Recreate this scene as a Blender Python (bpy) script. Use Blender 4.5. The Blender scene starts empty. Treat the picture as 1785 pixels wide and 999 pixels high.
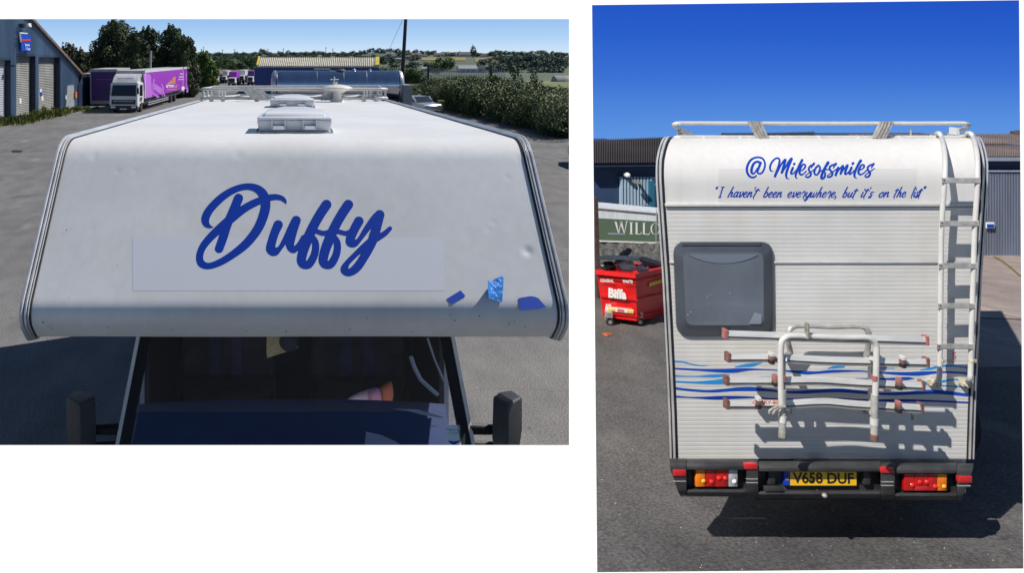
import bpy, bmesh, math, random
import numpy as np
from mathutils import Vector, Matrix
R = math.radians
random.seed(7)
rng = np.random.default_rng(7)
scene = bpy.context.scene

# ------------------------------------------------------------------ camera
F = 1367.0                      # focal length in photo pixels (photo 1785 x 999)
H = 3.25                        # eye height above the left yard
PX, PY = 513.0, 97.0            # where the level optical axis meets the photo
cam = bpy.data.cameras.new('camera')
cam.sensor_width = 36.0
cam.lens = 36.0 * F / 1785.0
cam.shift_x = (892.5 - PX) / 1785.0
cam.shift_y = -(499.5 - PY) / 1785.0
cam.clip_start = 0.05
cam.clip_end = 6000
camo = bpy.data.objects.new('camera', cam)
scene.collection.objects.link(camo)
camo.location = (0, 0, H)
camo.rotation_euler = (R(90), 0, 0)
scene.camera = camo

# ------------------------------------------------------------------ collections: the two yards
LEFT = bpy.data.collections.new('left_yard'); scene.collection.children.link(LEFT)
RIGHT = bpy.data.collections.new('right_yard'); scene.collection.children.link(RIGHT)
CUR = LEFT

# ------------------------------------------------------------------ world
SUN_L = Vector((0.60, 0.29, 0.745)).normalized()      # towards the sun, left yard
SUN_R = Vector((-0.575, -0.42, 0.70)).normalized()  # towards the sun, right yard
world = bpy.data.worlds.new('World'); scene.world = world
world.use_nodes = True
wn, wl = world.node_tree.nodes, world.node_tree.links
wn.clear()
out = wn.new('ShaderNodeOutputWorld'); bg = wn.new('ShaderNodeBackground')
sky = wn.new('ShaderNodeTexSky'); sky.sky_type = 'NISHITA'; sky.sun_disc = False
sky.sun_elevation = math.asin(SUN_L.z)
sky.sun_rotation = math.atan2(SUN_L.x, SUN_L.y)
sky.air_density = 1.0; sky.dust_density = 0.1; sky.ozone_density = 6.0
bg.inputs['Strength'].default_value = 0.052
tc = wn.new('ShaderNodeTexCoord'); sep = wn.new('ShaderNodeSeparateXYZ')
wl.new(tc.outputs['Generated'], sep.inputs[0])
# low band of pale blue that deepens quickly above the hills, easing into the physical sky
low = wn.new('ShaderNodeValToRGB')
cr = low.color_ramp
cr.elements[0].position = 0.0; cr.elements[0].color = (11.19, 13.48, 15.57, 1)
cr.elements[1].position = 0.06; cr.elements[1].color = (4.17, 7.78, 14.05, 1)
e = cr.elements.new(0.022); e.color = (7.22, 10.81, 15.19, 1)
wl.new(sep.outputs['Z'], low.inputs[0])
mr = wn.new('ShaderNodeMapRange'); mr.inputs['From Min'].default_value = 0.05; mr.inputs['From Max'].default_value = 0.14
wl.new(sep.outputs['Z'], mr.inputs['Value'])
mix = wn.new('ShaderNodeMix'); mix.data_type = 'RGBA'
wl.new(mr.outputs[0], mix.inputs[0]); wl.new(low.outputs[0], mix.inputs[6]); wl.new(sky.outputs[0], mix.inputs[7])
wl.new(mix.outputs[2], bg.inputs['Color']); wl.new(bg.outputs[0], out.inputs['Surface'])

def make_sun(name, d, strength, col, coll):
    l = bpy.data.lights.new(name, 'SUN'); l.energy = strength; l.angle = R(0.5); l.color = col
    o = bpy.data.objects.new(name, l); scene.collection.objects.link(o)
    o.rotation_euler = d.to_track_quat('Z', 'Y').to_euler(); o.location = d * 50
    o.light_linking.receiver_collection = coll
    o.light_linking.blocker_collection = coll
    return o
# the photograph is a sheet of two photographs taken with the sun on opposite sides
make_sun('sun_left_yard', SUN_L, 4.2, (1, .955, .90), LEFT)
make_sun('sun_right_yard', SUN_R, 4.7, (1, .94, .86), RIGHT)
vs = scene.view_settings
vs.view_transform = 'Standard'; vs.look = 'None'; vs.exposure = 0.22; vs.gamma = 1.0; vs.use_curve_mapping = False

# ------------------------------------------------------------------ materials
def mat(name, col, rough=0.5, metal=0.0, coat=0.0, var=0.0, vscale=3.0, bump=0.0, bscale=40.0, col2=None, detail=4.0, spec=0.5, coords='Object', stretch=(1,1,1), alpha=None, trans=0.0, lo=0.35, hi=0.65):
    m = bpy.data.materials.new(name); m.use_nodes = True
    n, l = m.node_tree.nodes, m.node_tree.links
    b = n['Principled BSDF']
    b.inputs['Base Color'].default_value = (*col, 1)
    b.inputs['Roughness'].default_value = rough
    b.inputs['Metallic'].default_value = metal
    b.inputs['Coat Weight'].default_value = coat
    b.inputs['Coat Roughness'].default_value = 0.08
    b.inputs['Specular IOR Level'].default_value = spec
    if trans: b.inputs['Transmission Weight'].default_value = trans
    if var or bump or col2:
        t = n.new('ShaderNodeTexCoord'); mp = n.new('ShaderNodeMapping'); mp.inputs['Scale'].default_value = stretch
        l.new(t.outputs[coords], mp.inputs[0])
    if var or col2:
        nz = n.new('ShaderNodeTexNoise'); nz.inputs['Scale'].default_value = vscale; nz.inputs['Detail'].default_value = detail
        l.new(mp.outputs[0], nz.inputs['Vector'])
        rp = n.new('ShaderNodeValToRGB')
        c2 = col2 if col2 else tuple(min(1, c * (1 + var)) for c in col)
        c1 = col if col2 else tuple(c * (1 - var) for c in col)
        rp.color_ramp.elements[0].position = lo; rp.color_ramp.elements[0].color = (*c1, 1)
        rp.color_ramp.elements[1].position = hi; rp.color_ramp.elements[1].color = (*c2, 1)
        l.new(nz.outputs['Fac'], rp.inputs[0]); l.new(rp.outputs[0], b.inputs['Base Color'])
    if bump:
        nb = n.new('ShaderNodeTexNoise'); nb.inputs['Scale'].default_value = bscale; nb.inputs['Detail'].default_value = 5
        l.new(mp.outputs[0], nb.inputs['Vector'])
        bp = n.new('ShaderNodeBump'); bp.inputs['Strength'].default_value = bump; bp.inputs['Distance'].default_value = 0.02
        l.new(nb.outputs['Fac'], bp.inputs['Height']); l.new(bp.outputs[0], b.inputs['Normal'])
    return m

def asphalt(name, c_dark, c_light, patch_a, patch_b, speck=55.0, crack=.80):
    """fine aggregate speckle over broad worn patches, cracks and pale scuffs"""
    m = bpy.data.materials.new(name); m.use_nodes = True
    n, l = m.node_tree.nodes, m.node_tree.links; b = n['Principled BSDF']
    t = n.new('ShaderNodeTexCoord')
    def noise(s, d, st=(1,1,1)):
        mp = n.new('ShaderNodeMapping'); mp.inputs['Scale'].default_value = st; l.new(t.outputs['Object'], mp.inputs[0])
        z = n.new('ShaderNodeTexNoise'); z.inputs['Scale'].default_value = s; z.inputs['Detail'].default_value = d
        l.new(mp.outputs[0], z.inputs['Vector']); return z
    def ramp(src, p0, c0, p1, c1):
        r = n.new('ShaderNodeValToRGB'); r.color_ramp.elements[0].position = p0; r.color_ramp.elements[0].color = (*c0, 1)
        r.color_ramp.elements[1].position = p1; r.color_ramp.elements[1].color = (*c1, 1)
        l.new(src, r.inputs[0]); return r
    def mul(a, bb, f=1.0, mode='MULTIPLY'):
        x = n.new('ShaderNodeMix'); x.data_type = 'RGBA'; x.blend_type = mode; x.inputs[0].default_value = f
        l.new(a, x.inputs[6]); l.new(bb, x.inputs[7]); return x.outputs[2]
    base = ramp(noise(0.35, 6).outputs['Fac'], .35, patch_a, .68, patch_b).outputs[0]
    sp = ramp(noise(speck, 2).outputs['Fac'], .34, (c_dark,)*3, .66, (c_light,)*3).outputs[0]
    mid = ramp(noise(2.6, 8, (1, .45, 1)).outputs['Fac'], .3, (.80,)*3, .7, (1.15,)*3).outputs[0]
    c = mul(base, sp); c = mul(c, mid)
    scf = ramp(noise(1.3, 10, (1, .35, 1)).outputs['Fac'], .62, (0, 0, 0), .78, (.10, .095, .085)).outputs[0]
    c = mul(c, scf, 1.0, 'ADD')
    stn = ramp(noise(.85, 7).outputs['Fac'], .60, (1, 1, 1), .70, (.72, .72, .73)).outputs[0]
    c = mul(c, stn)
    spots = ramp(noise(5.5, 3).outputs['Fac'], .70, (1, 1, 1), .76, (.62, .62, .62)).outputs[0]
    c = mul(c, spots)
    vo = n.new('ShaderNodeTexVoronoi'); vo.feature = 'DISTANCE_TO_EDGE'; vo.inputs['Scale'].default_value = 0.22; l.new(t.outputs['Object'], vo.inputs['Vector'])
    wp = n.new('ShaderNodeMix'); wp.data_type = 'RGBA'; wp.blend_type = 'ADD'; wp.inputs[0].default_value = .9; l.new(t.outputs['Object'], wp.inputs[6]); l.new(noise(.8, 6).outputs['Color'], wp.inputs[7]); l.new(wp.outputs[2], vo.inputs['Vector'])
    crk = ramp(vo.outputs['Distance'], .0, (crack,)*3, .004, (1, 1, 1)).outputs[0]
    c = mul(c, crk)
    l.new(c, b.inputs['Base Color']); b.inputs['Roughness'].default_value = 0.9; b.inputs['Specular IOR Level'].default_value = .3
    bp = n.new('ShaderNodeBump'); bp.inputs['Strength'].default_value = .5; bp.inputs['Distance'].default_value = .01
    l.new(noise(speck, 3).outputs['Fac'], bp.inputs['Height']); l.new(bp.outputs[0], b.inputs['Normal'])
    return m

def emit(name, col, s=1.0):
    m = bpy.data.materials.new(name); m.use_nodes = True
    n, l = m.node_tree.nodes, m.node_tree.links; n.clear()
    o = n.new('ShaderNodeOutputMaterial'); e = n.new('ShaderNodeEmission'); e.inputs[0].default_value = (*col, 1); e.inputs[1].default_value = s
    l.new(e.outputs[0], o.inputs[0]); return m

def glass(name, tint, fac=0.5, rough=0.03):
    """thin tinted pane: tinted see-through mixed with a fresnel mirror"""
    m = bpy.data.materials.new(name); m.use_nodes = True
    n, l = m.node_tree.nodes, m.node_tree.links; n.clear()
    o = n.new('ShaderNodeOutputMaterial'); tr = n.new('ShaderNodeBsdfTransparent'); tr.inputs[0].default_value = (*tint, 1)
    gl = n.new('ShaderNodeBsdfGlossy'); gl.inputs['Roughness'].default_value = rough
    fr = n.new('ShaderNodeFresnel'); fr.inputs['IOR'].default_value = 1.45
    ad = n.new('ShaderNodeMath'); ad.operation = 'MULTIPLY_ADD'; ad.inputs[1].default_value = 1.0; ad.inputs[2].default_value = fac
    mx = n.new('ShaderNodeMixShader')
    l.new(fr.outputs[0], ad.inputs[0]); l.new(ad.outputs[0], mx.inputs[0]); l.new(tr.outputs[0], mx.inputs[1]); l.new(gl.outputs[0], mx.inputs[2]); l.new(mx.outputs[0], o.inputs[0])
    return m

M = {}
M['gelcoat'] = mat('white_gelcoat', (.765, .765, .765), .42, spec=.35, var=.05, vscale=1.8, bump=.05, bscale=6, detail=8)
M['gelcoat_rear'] = mat('cream_white_gelcoat', (.69, .688, .69), .42, spec=.35, var=.03, vscale=1.2, detail=8)
M['ribbed'] = mat('ribbed_aluminium_paint', (.635, .635, .63), .5, var=.05, vscale=2.2, detail=9, stretch=(1, 1, 2.5))
M['alu'] = mat('brushed_trim', (.66, .66, .67), .30, metal=.35, var=.12, vscale=9, detail=6)
M['white_rail'] = mat('white_coated_tube', (.55, .55, .54), .42, coat=.1, var=.06, vscale=12)
M['grey_tube'] = mat('weathered_grey_tube', (.50, .50, .49), .38, metal=.35, var=.16, vscale=18, detail=8)
M['rail_alu'] = mat('weathered_aluminium_rail', (.68, .675, .66), .36, metal=.25, var=.10, vscale=14, detail=9, stretch=(.4, 1, 3))
M['alu_tread'] = mat('ribbed_tread_aluminium', (.50, .49, .47), .5, metal=.4, var=.2, vscale=25, detail=8)
M['rubber'] = mat('black_rubber', (.018, .018, .02), .55, var=.2, vscale=10)
M['black_plastic'] = mat('black_textured_plastic', (.035, .036, .040), .48, var=.15, vscale=9, bump=.25, bscale=220)
M['bumper'] = mat('faded_bumper_plastic', (.045, .046, .05), .5, var=.35, vscale=5, detail=9, stretch=(1, 1, 3), bump=.15, bscale=120)
M['vinyl_blue'] = mat('royal_blue_vinyl', (.006, .050, .40), .5, spec=.2)
M['vinyl_mid'] = mat('mid_blue_vinyl', (.006, .07, .46), .6, spec=.2)
M['vinyl_dark'] = mat('dark_blue_vinyl', (.004, .04, .34), .6, spec=.2)
M['vinyl_light'] = mat('bright_sky_blue_vinyl', (.02, .27, .68), .6, spec=.2)
M['patch'] = mat('pale_grey_overlay', (.745, .76, .80), .5)
M['patch_rear'] = mat('faint_grey_vinyl', (.61, .61, .61), .5)
M['tape'] = mat('blue_masking_tape', (.006, .065, .52), .5)
M['tape_light'] = mat('crinkled_light_blue_tape', (.05, .28, .78), .35, var=.25, vscale=14, detail=8, bump=.6, bscale=30)
M['hatch'] = mat('white_hatch_plastic', (.80, .81, .84), .25, coat=.3)
M['hatch_grey'] = mat('aged_hatch_plastic', (.55, .57, .60), .35, var=.06, vscale=8)
M['dish'] = mat('cream_aerial_plastic', (.74, .73, .66), .4, var=.05, vscale=7)
M['hatch_sunk'] = mat('hatch_bolt', (.12, .12, .13), .4, metal=.6)
M['rust'] = mat('rust_red_cap', (.17, .085, .07), .6, var=.35, vscale=30)
M['redcap'] = mat('faded_red_cap', (.36, .13, .13), .5, var=.15, vscale=30)
M['cap_grey'] = mat('weathered_clamp', (.33, .31, .28), .5, metal=.3, var=.35, vscale=40)
M['cream_foot'] = mat('yellowed_plastic_foot', (.48, .44, .33), .55, var=.3, vscale=40)
M['win_frame'] = mat('dark_grey_window_plastic', (.065, .075, .095), .32, coat=.3, var=.12, vscale=5)
M['win_pane'] = mat('smoked_acrylic_pane', (.13, .155, .20), .26, coat=.5, var=.10, vscale=2.2, detail=8)
M['win_curtain_dark'] = mat('hazy_blind_fold', (.155, .185, .24), .4)
M['win_curtain'] = mat('behind_pane_blind', (.22, .25, .32), .5)
M['white_paint'] = mat('white_vehicle_paint', (.78, .78, .78), .3, coat=.3, var=.03, vscale=3)
M['white_dirty'] = mat('grimy_white_paint', (.55, .56, .58), .45, var=.1, vscale=2)
M['purple'] = mat('bright_purple_print', (.34, .035, .50), .4, var=.04, vscale=1)
M['purple_lt'] = mat('lilac_print', (.52, .18, .70), .4)
M['purple_dk'] = mat('deep_purple_curtain', (.10, .035, .22), .5, var=.12, vscale=1.5)
M['gold'] = mat('gold_print', (.75, .36, .05), .45)
M['print_white'] = mat('white_print', (.8, .8, .8), .5)
M['print_black'] = mat('black_print', (.02, .02, .022), .5)
M['print_red'] = mat('red_print', (.62, .02, .02), .5)
M['print_orange'] = mat('orange_print', (.72, .16, .05), .5)
M['print_pink'] = mat('faded_red_print', (.55, .13, .13), .5)
M['print_yellow'] = mat('yellow_print', (.75, .58, .03), .5)
M['print_grey'] = mat('grey_print', (.3, .33, .42), .5)
M['dark_glass'] = mat('dark_cab_glass', (.012, .015, .02), .06, coat=1.0)
M['tyre'] = mat('tyre_rubber', (.025, .025, .027), .8, var=.2, vscale=12)
M['rim'] = mat('steel_rim', (.45, .45, .47), .35, metal=.7)
M['chassis'] = mat('dark_chassis_steel', (.03, .032, .038), .6, var=.25, vscale=4)
M['garage_blue'] = mat('faded_blue_cladding', (.15, .24, .36), .5, var=.22, vscale=.55, detail=9, stretch=(1, 1, .3))
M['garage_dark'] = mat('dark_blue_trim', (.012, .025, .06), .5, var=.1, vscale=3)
M['verge_trim'] = mat('brown_verge_trim', (.16, .12, .10), .6, var=.2, vscale=3)
M['shutter'] = mat('galvanised_roller_shutter', (.34, .34, .32), .5, metal=.15, var=.12, vscale=.7, detail=8)
M['shutter_white'] = mat('white_roller_shutter', (.40, .42, .45), .5, var=.10, vscale=.7)
M['concrete'] = mat('pale_concrete', (.34, .33, .30), .85, var=.18, vscale=1.5, detail=8)
M['shed_blue'] = mat('navy_cladding', (.03, .065, .25), .5, var=.08, vscale=.6)
M['shed_roof'] = mat('ribbed_fibre_cement_roof', (.44, .42, .35), .8, var=.14, vscale=.7, detail=8)
M['roof_dark'] = mat('weathered_fibre_cement', (.085, .075, .080), .85, var=.2, vscale=.8, detail=9)
M['roof_brown'] = mat('brown_grey_fibre_cement', (.30, .25, .245), .85, var=.22, vscale=1.3, detail=9)
M['yellow_trim'] = mat('yellow_verge', (.62, .50, .03), .5)
M['steel'] = mat('polished_tanker_steel', (.62, .66, .72), .13, metal=1.0, var=.06, vscale=2.5, detail=8, stretch=(1.2, 1, .25))
M['steel_end'] = mat('tanker_end_steel', (.6, .62, .66), .35, metal=.7)
M['grey_box'] = mat('grey_cabinet_paint', (.27, .29, .31), .5, var=.06, vscale=2)
M['brown_roof'] = mat('dull_brown_roof', (.17, .13, .11), .85, var=.15, vscale=1)
M['brick_wall'] = mat('weathered_brick', (.16, .10, .08), .85, var=.25, vscale=3)
M['pole'] = mat('tarred_timber', (.045, .04, .04), .8, var=.25, vscale=5, stretch=(1, 1, .15))
M['bark'] = mat('bark', (.08, .06, .045), .9, var=.3, vscale=6)
M['green_bin'] = mat('olive_green_bin', (.10, .15, .03), .5)
M['manhole'] = mat('cast_iron_cover', (.035, .035, .037), .6, metal=.4, var=.2, vscale=20)
M['cabin_blue'] = mat('dark_blue_trim_plastic', (.014, .036, .13), .55, var=.15, vscale=4)
M['cabin_black'] = mat('dark_trim_plastic', (.010, .012, .016), .6)
M['cabin_fabric'] = mat('dark_seat_fabric', (.08, .055, .06), .9, var=.3, vscale=8)
M['cabin_stripe'] = mat('blue_grey_seat_stripe', (.08, .07, .13), .9, var=.25, vscale=8)
M['pillow_pink'] = mat('pink_striped_fabric', (.95, .42, .60), .8, var=.1, vscale=20)
M['pillow_pale'] = mat('pale_pink_fabric', (.95, .68, .74), .8, var=.1, vscale=20)
M['seat_orange'] = mat('orange_red_fabric', (.95, .26, .13), .85, var=.08, vscale=14)
M['brass'] = mat('tan_board', (.95, .62, .26), .7, var=.18, vscale=60)
M['sticker'] = mat('pale_blue_sticker', (.66, .82, .90), .5)
M['cab_glass'] = glass('tinted_windscreen', (.74, .80, .92), .06)
M['fence_grey'] = mat('galvanised_palisade', (.33, .36, .38), .5, var=.1, vscale=3)
M['render_white'] = mat('white_house_render', (.62, .60, .58), .8)
M['house_roof'] = mat('slate_roof', (.13, .11, .12), .8)
M['house_roof_red'] = mat('terracotta_roof', (.24, .13, .10), .8)
M['barn_white'] = mat('pale_barn_sheet', (.60, .60, .60), .7)
M['field_yellow'] = mat('dry_hay_field', (.24, .20, .055), .95, var=.2, vscale=.06, detail=8)
M['field_green'] = mat('mown_grass_field', (.17, .185, .08), .95, var=.2, vscale=.15, detail=8)
M['hill'] = mat('hill_pasture', (.085, .115, .07), .95, var=.35, vscale=.03, detail=8)
M['car_dark'] = mat('dark_grey_car_paint', (.03, .035, .045), .25, coat=.8)
M['car_silver'] = mat('silver_car_paint', (.5, .54, .6), .25, metal=.5, coat=.8)
M['bin_red'] = mat('red_bin_plastic', (.72, .012, .014), .38, coat=.15, var=.07, vscale=3)
M['bin_lid'] = mat('dark_blue_bin_lid', (.014, .020, .038), .42, var=.15, vscale=6)
M['bag_black'] = mat('black_bin_bag', (.02, .02, .022), .22, coat=.4, bump=.8, bscale=22)
M['bag_white'] = mat('pale_blue_white_bag', (.62, .68, .80), .4, bump=.8, bscale=18)
M['galv'] = mat('galvanised_castor', (.5, .5, .5), .35, metal=.6)
M['lamp_amber'] = mat('amber_lens', (.85, .22, .01), .12, coat=.8, var=.2, vscale=30)
M['lamp_red'] = mat('red_lens', (.50, .008, .008), .12, coat=.8, var=.25, vscale=25)
M['lamp_red_hot'] = mat('bright_red_reflector', (.90, .02, .015), .15, coat=.8)
M['lamp_amber_hot'] = mat('bright_amber_reflector', (1.0, .42, .02), .15, coat=.8)
M['lamp_clear'] = mat('clear_lens', (.40, .41, .45), .12, coat=.8, var=.2, vscale=30)
M['lamp_clear_hot'] = mat('chrome_reflector', (.92, .92, .95), .15)
M['reflector'] = mat('red_reflector', (.55, .02, .025), .2, coat=.5)
M['plate_yellow'] = mat('yellow_number_plate', (.95, .56, .02), .4)
M['plate_blue'] = mat('blue_plate_band', (.01, .05, .45), .35)
M['lorry_green'] = mat('sage_green_livery', (.10, .155, .105), .45, var=.05, vscale=2)
M['lorry_white'] = mat('pale_lorry_panel', (.70, .76, .80), .4, var=.03, vscale=2)
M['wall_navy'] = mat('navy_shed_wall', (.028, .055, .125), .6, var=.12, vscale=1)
M['clad_light'] = mat('light_blue_cladding', (.34, .46, .58), .5, var=.08, vscale=2)
M['clad_grey'] = mat('blue_grey_cladding', (.32, .37, .50), .5, var=.10, vscale=1.2, detail=8, stretch=(1, 1, .4))
M['teal_door'] = mat('teal_door_paint', (.02, .13, .22), .5)
M['rusty_post'] = mat('rusty_brown_post', (.06, .035, .03), .8, var=.3, vscale=15)
M['rubble'] = mat('dull_grey_rubble_bank', (.085, .085, .085), .95, var=.5, vscale=16, detail=8, bump=1.0, bscale=10)
M['litter'] = mat('orange_brown_leaf', (.42, .11, .03), .9, var=.25, vscale=30)
M['moss'] = mat('mossy_joint', (.17, .15, .04), .95, var=.3, vscale=10)
M['joint'] = mat('dark_tar_joint', (.07, .062, .058), .95)
M['lamp_white'] = mat('white_bulkhead_lamp', (.7, .7, .75), .3, coat=.4)
M['board_dark'] = mat('matt_charcoal_backing', (.025, .025, .028), .9)

def grime(m, scale, lo, stretch=(1, 1, .03), p0=.30, p1=.62):
    """thin rain runs and chalky blotches worked into a paint colour"""
    n, l = m.node_tree.nodes, m.node_tree.links; b = n['Principled BSDF']; t = n.new('ShaderNodeTexCoord')
    src = b.inputs['Base Color'].links[0].from_socket
    for sc_, st_, lo_, a, z in ((scale, stretch, lo, p0, p1), (scale * .12, (1, 1, 1), .5 + lo / 2, .35, .55)):
        mp = n.new('ShaderNodeMapping'); mp.inputs['Scale'].default_value = st_; l.new(t.outputs['Object'], mp.inputs[0])
        z_ = n.new('ShaderNodeTexNoise'); z_.inputs['Scale'].default_value = sc_; z_.inputs['Detail'].default_value = 9; l.new(mp.outputs[0], z_.inputs['Vector'])
        r = n.new('ShaderNodeValToRGB'); r.color_ramp.elements[0].position = a; r.color_ramp.elements[0].color = (lo_, lo_ * .995, lo_ * .975, 1); r.color_ramp.elements[1].position = z; r.color_ramp.elements[1].color = (1, 1, 1, 1)
        l.new(z_.outputs['Fac'], r.inputs[0])
        x = n.new('ShaderNodeMix'); x.data_type = 'RGBA'; x.blend_type = 'MULTIPLY'; x.inputs[0].default_value = 1; l.new(src, x.inputs[6]); l.new(r.outputs[0], x.inputs[7]); src = x.outputs[2]
    l.new(src, b.inputs['Base Color'])
grime(M['gelcoat'], 26, .955); grime(M['gelcoat_rear'], 24, .955); grime(M['ribbed'], 8, .945, (1, 1, .06)); grime(M['bin_red'], 22, .82); grime(M['lorry_white'], 14, .86); grime(M['shutter'], 3, .8, (1, 1, .2)); grime(M['garage_blue'], 3, .8, (1, 1, .1)); grime(M['bumper'], 20, .75)
grime(M['clad_grey'], 5, .85, (1, 1, .1)); grime(M['purple_dk'], 3, .85); grime(M['white_dirty'], 5, .85); grime(M['win_pane'], 18, .93, (1, .3, .25))

def foliage(name, a, b, c, s):
    m = bpy.data.materials.new(name); m.use_nodes = True
    n, l = m.node_tree.nodes, m.node_tree.links; p = n['Principled BSDF']
    p.inputs['Roughness'].default_value = .6; p.inputs['Specular IOR Level'].default_value = .25
    t = n.new('ShaderNodeTexCoord')
    z = n.new('ShaderNodeTexNoise'); z.inputs['Scale'].default_value = s; z.inputs['Detail'].default_value = 6
    l.new(t.outputs['Object'], z.inputs['Vector'])
    r = n.new('ShaderNodeValToRGB'); r.color_ramp.elements[0].position = .32; r.color_ramp.elements[0].color = (*a, 1)
    r.color_ramp.elements[1].position = .7; r.color_ramp.elements[1].color = (*c, 1)
    e = r.color_ramp.elements.new(.5); e.color = (*b, 1)
    l.new(z.outputs['Fac'], r.inputs[0]); l.new(r.outputs[0], p.inputs['Base Color'])
    return m
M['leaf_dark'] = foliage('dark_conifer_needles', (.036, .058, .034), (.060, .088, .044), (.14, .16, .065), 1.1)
M['leaf_mid'] = foliage('mid_green_leaves', (.035, .080, .028), (.065, .125, .038), (.13, .19, .055), .5)
M['leaf_bright'] = foliage('yellow_green_leaves', (.05, .09, .02), (.11, .17, .035), (.20, .26, .06), 1.0)
M['leaf_far'] = foliage('far_tree_leaves', (.048, .085, .080), (.075, .12, .09), (.13, .175, .10), .12)  # slight distance haze put into the leaf colour as blue
M['leaf_hedge'] = foliage('bramble_leaves', (.035, .065, .028), (.085, .12, .045), (.21, .24, .11), .5)
M['leaf_brown'] = foliage('brown_green_leaves', (.035, .035, .018), (.06, .065, .028), (.10, .10, .045), 1.5)
M['weeds'] = foliage('rough_grass', (.05, .08, .015), (.13, .16, .035), (.28, .27, .08), 3.0)

# ------------------------------------------------------------------ helpers
def P(px, py, d):
    """the point seen at photo pixel (px, py) when it stands d metres into the scene"""
    return Vector(((px - PX) / F * d, d, H - (py - PY) / F * d))

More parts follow.
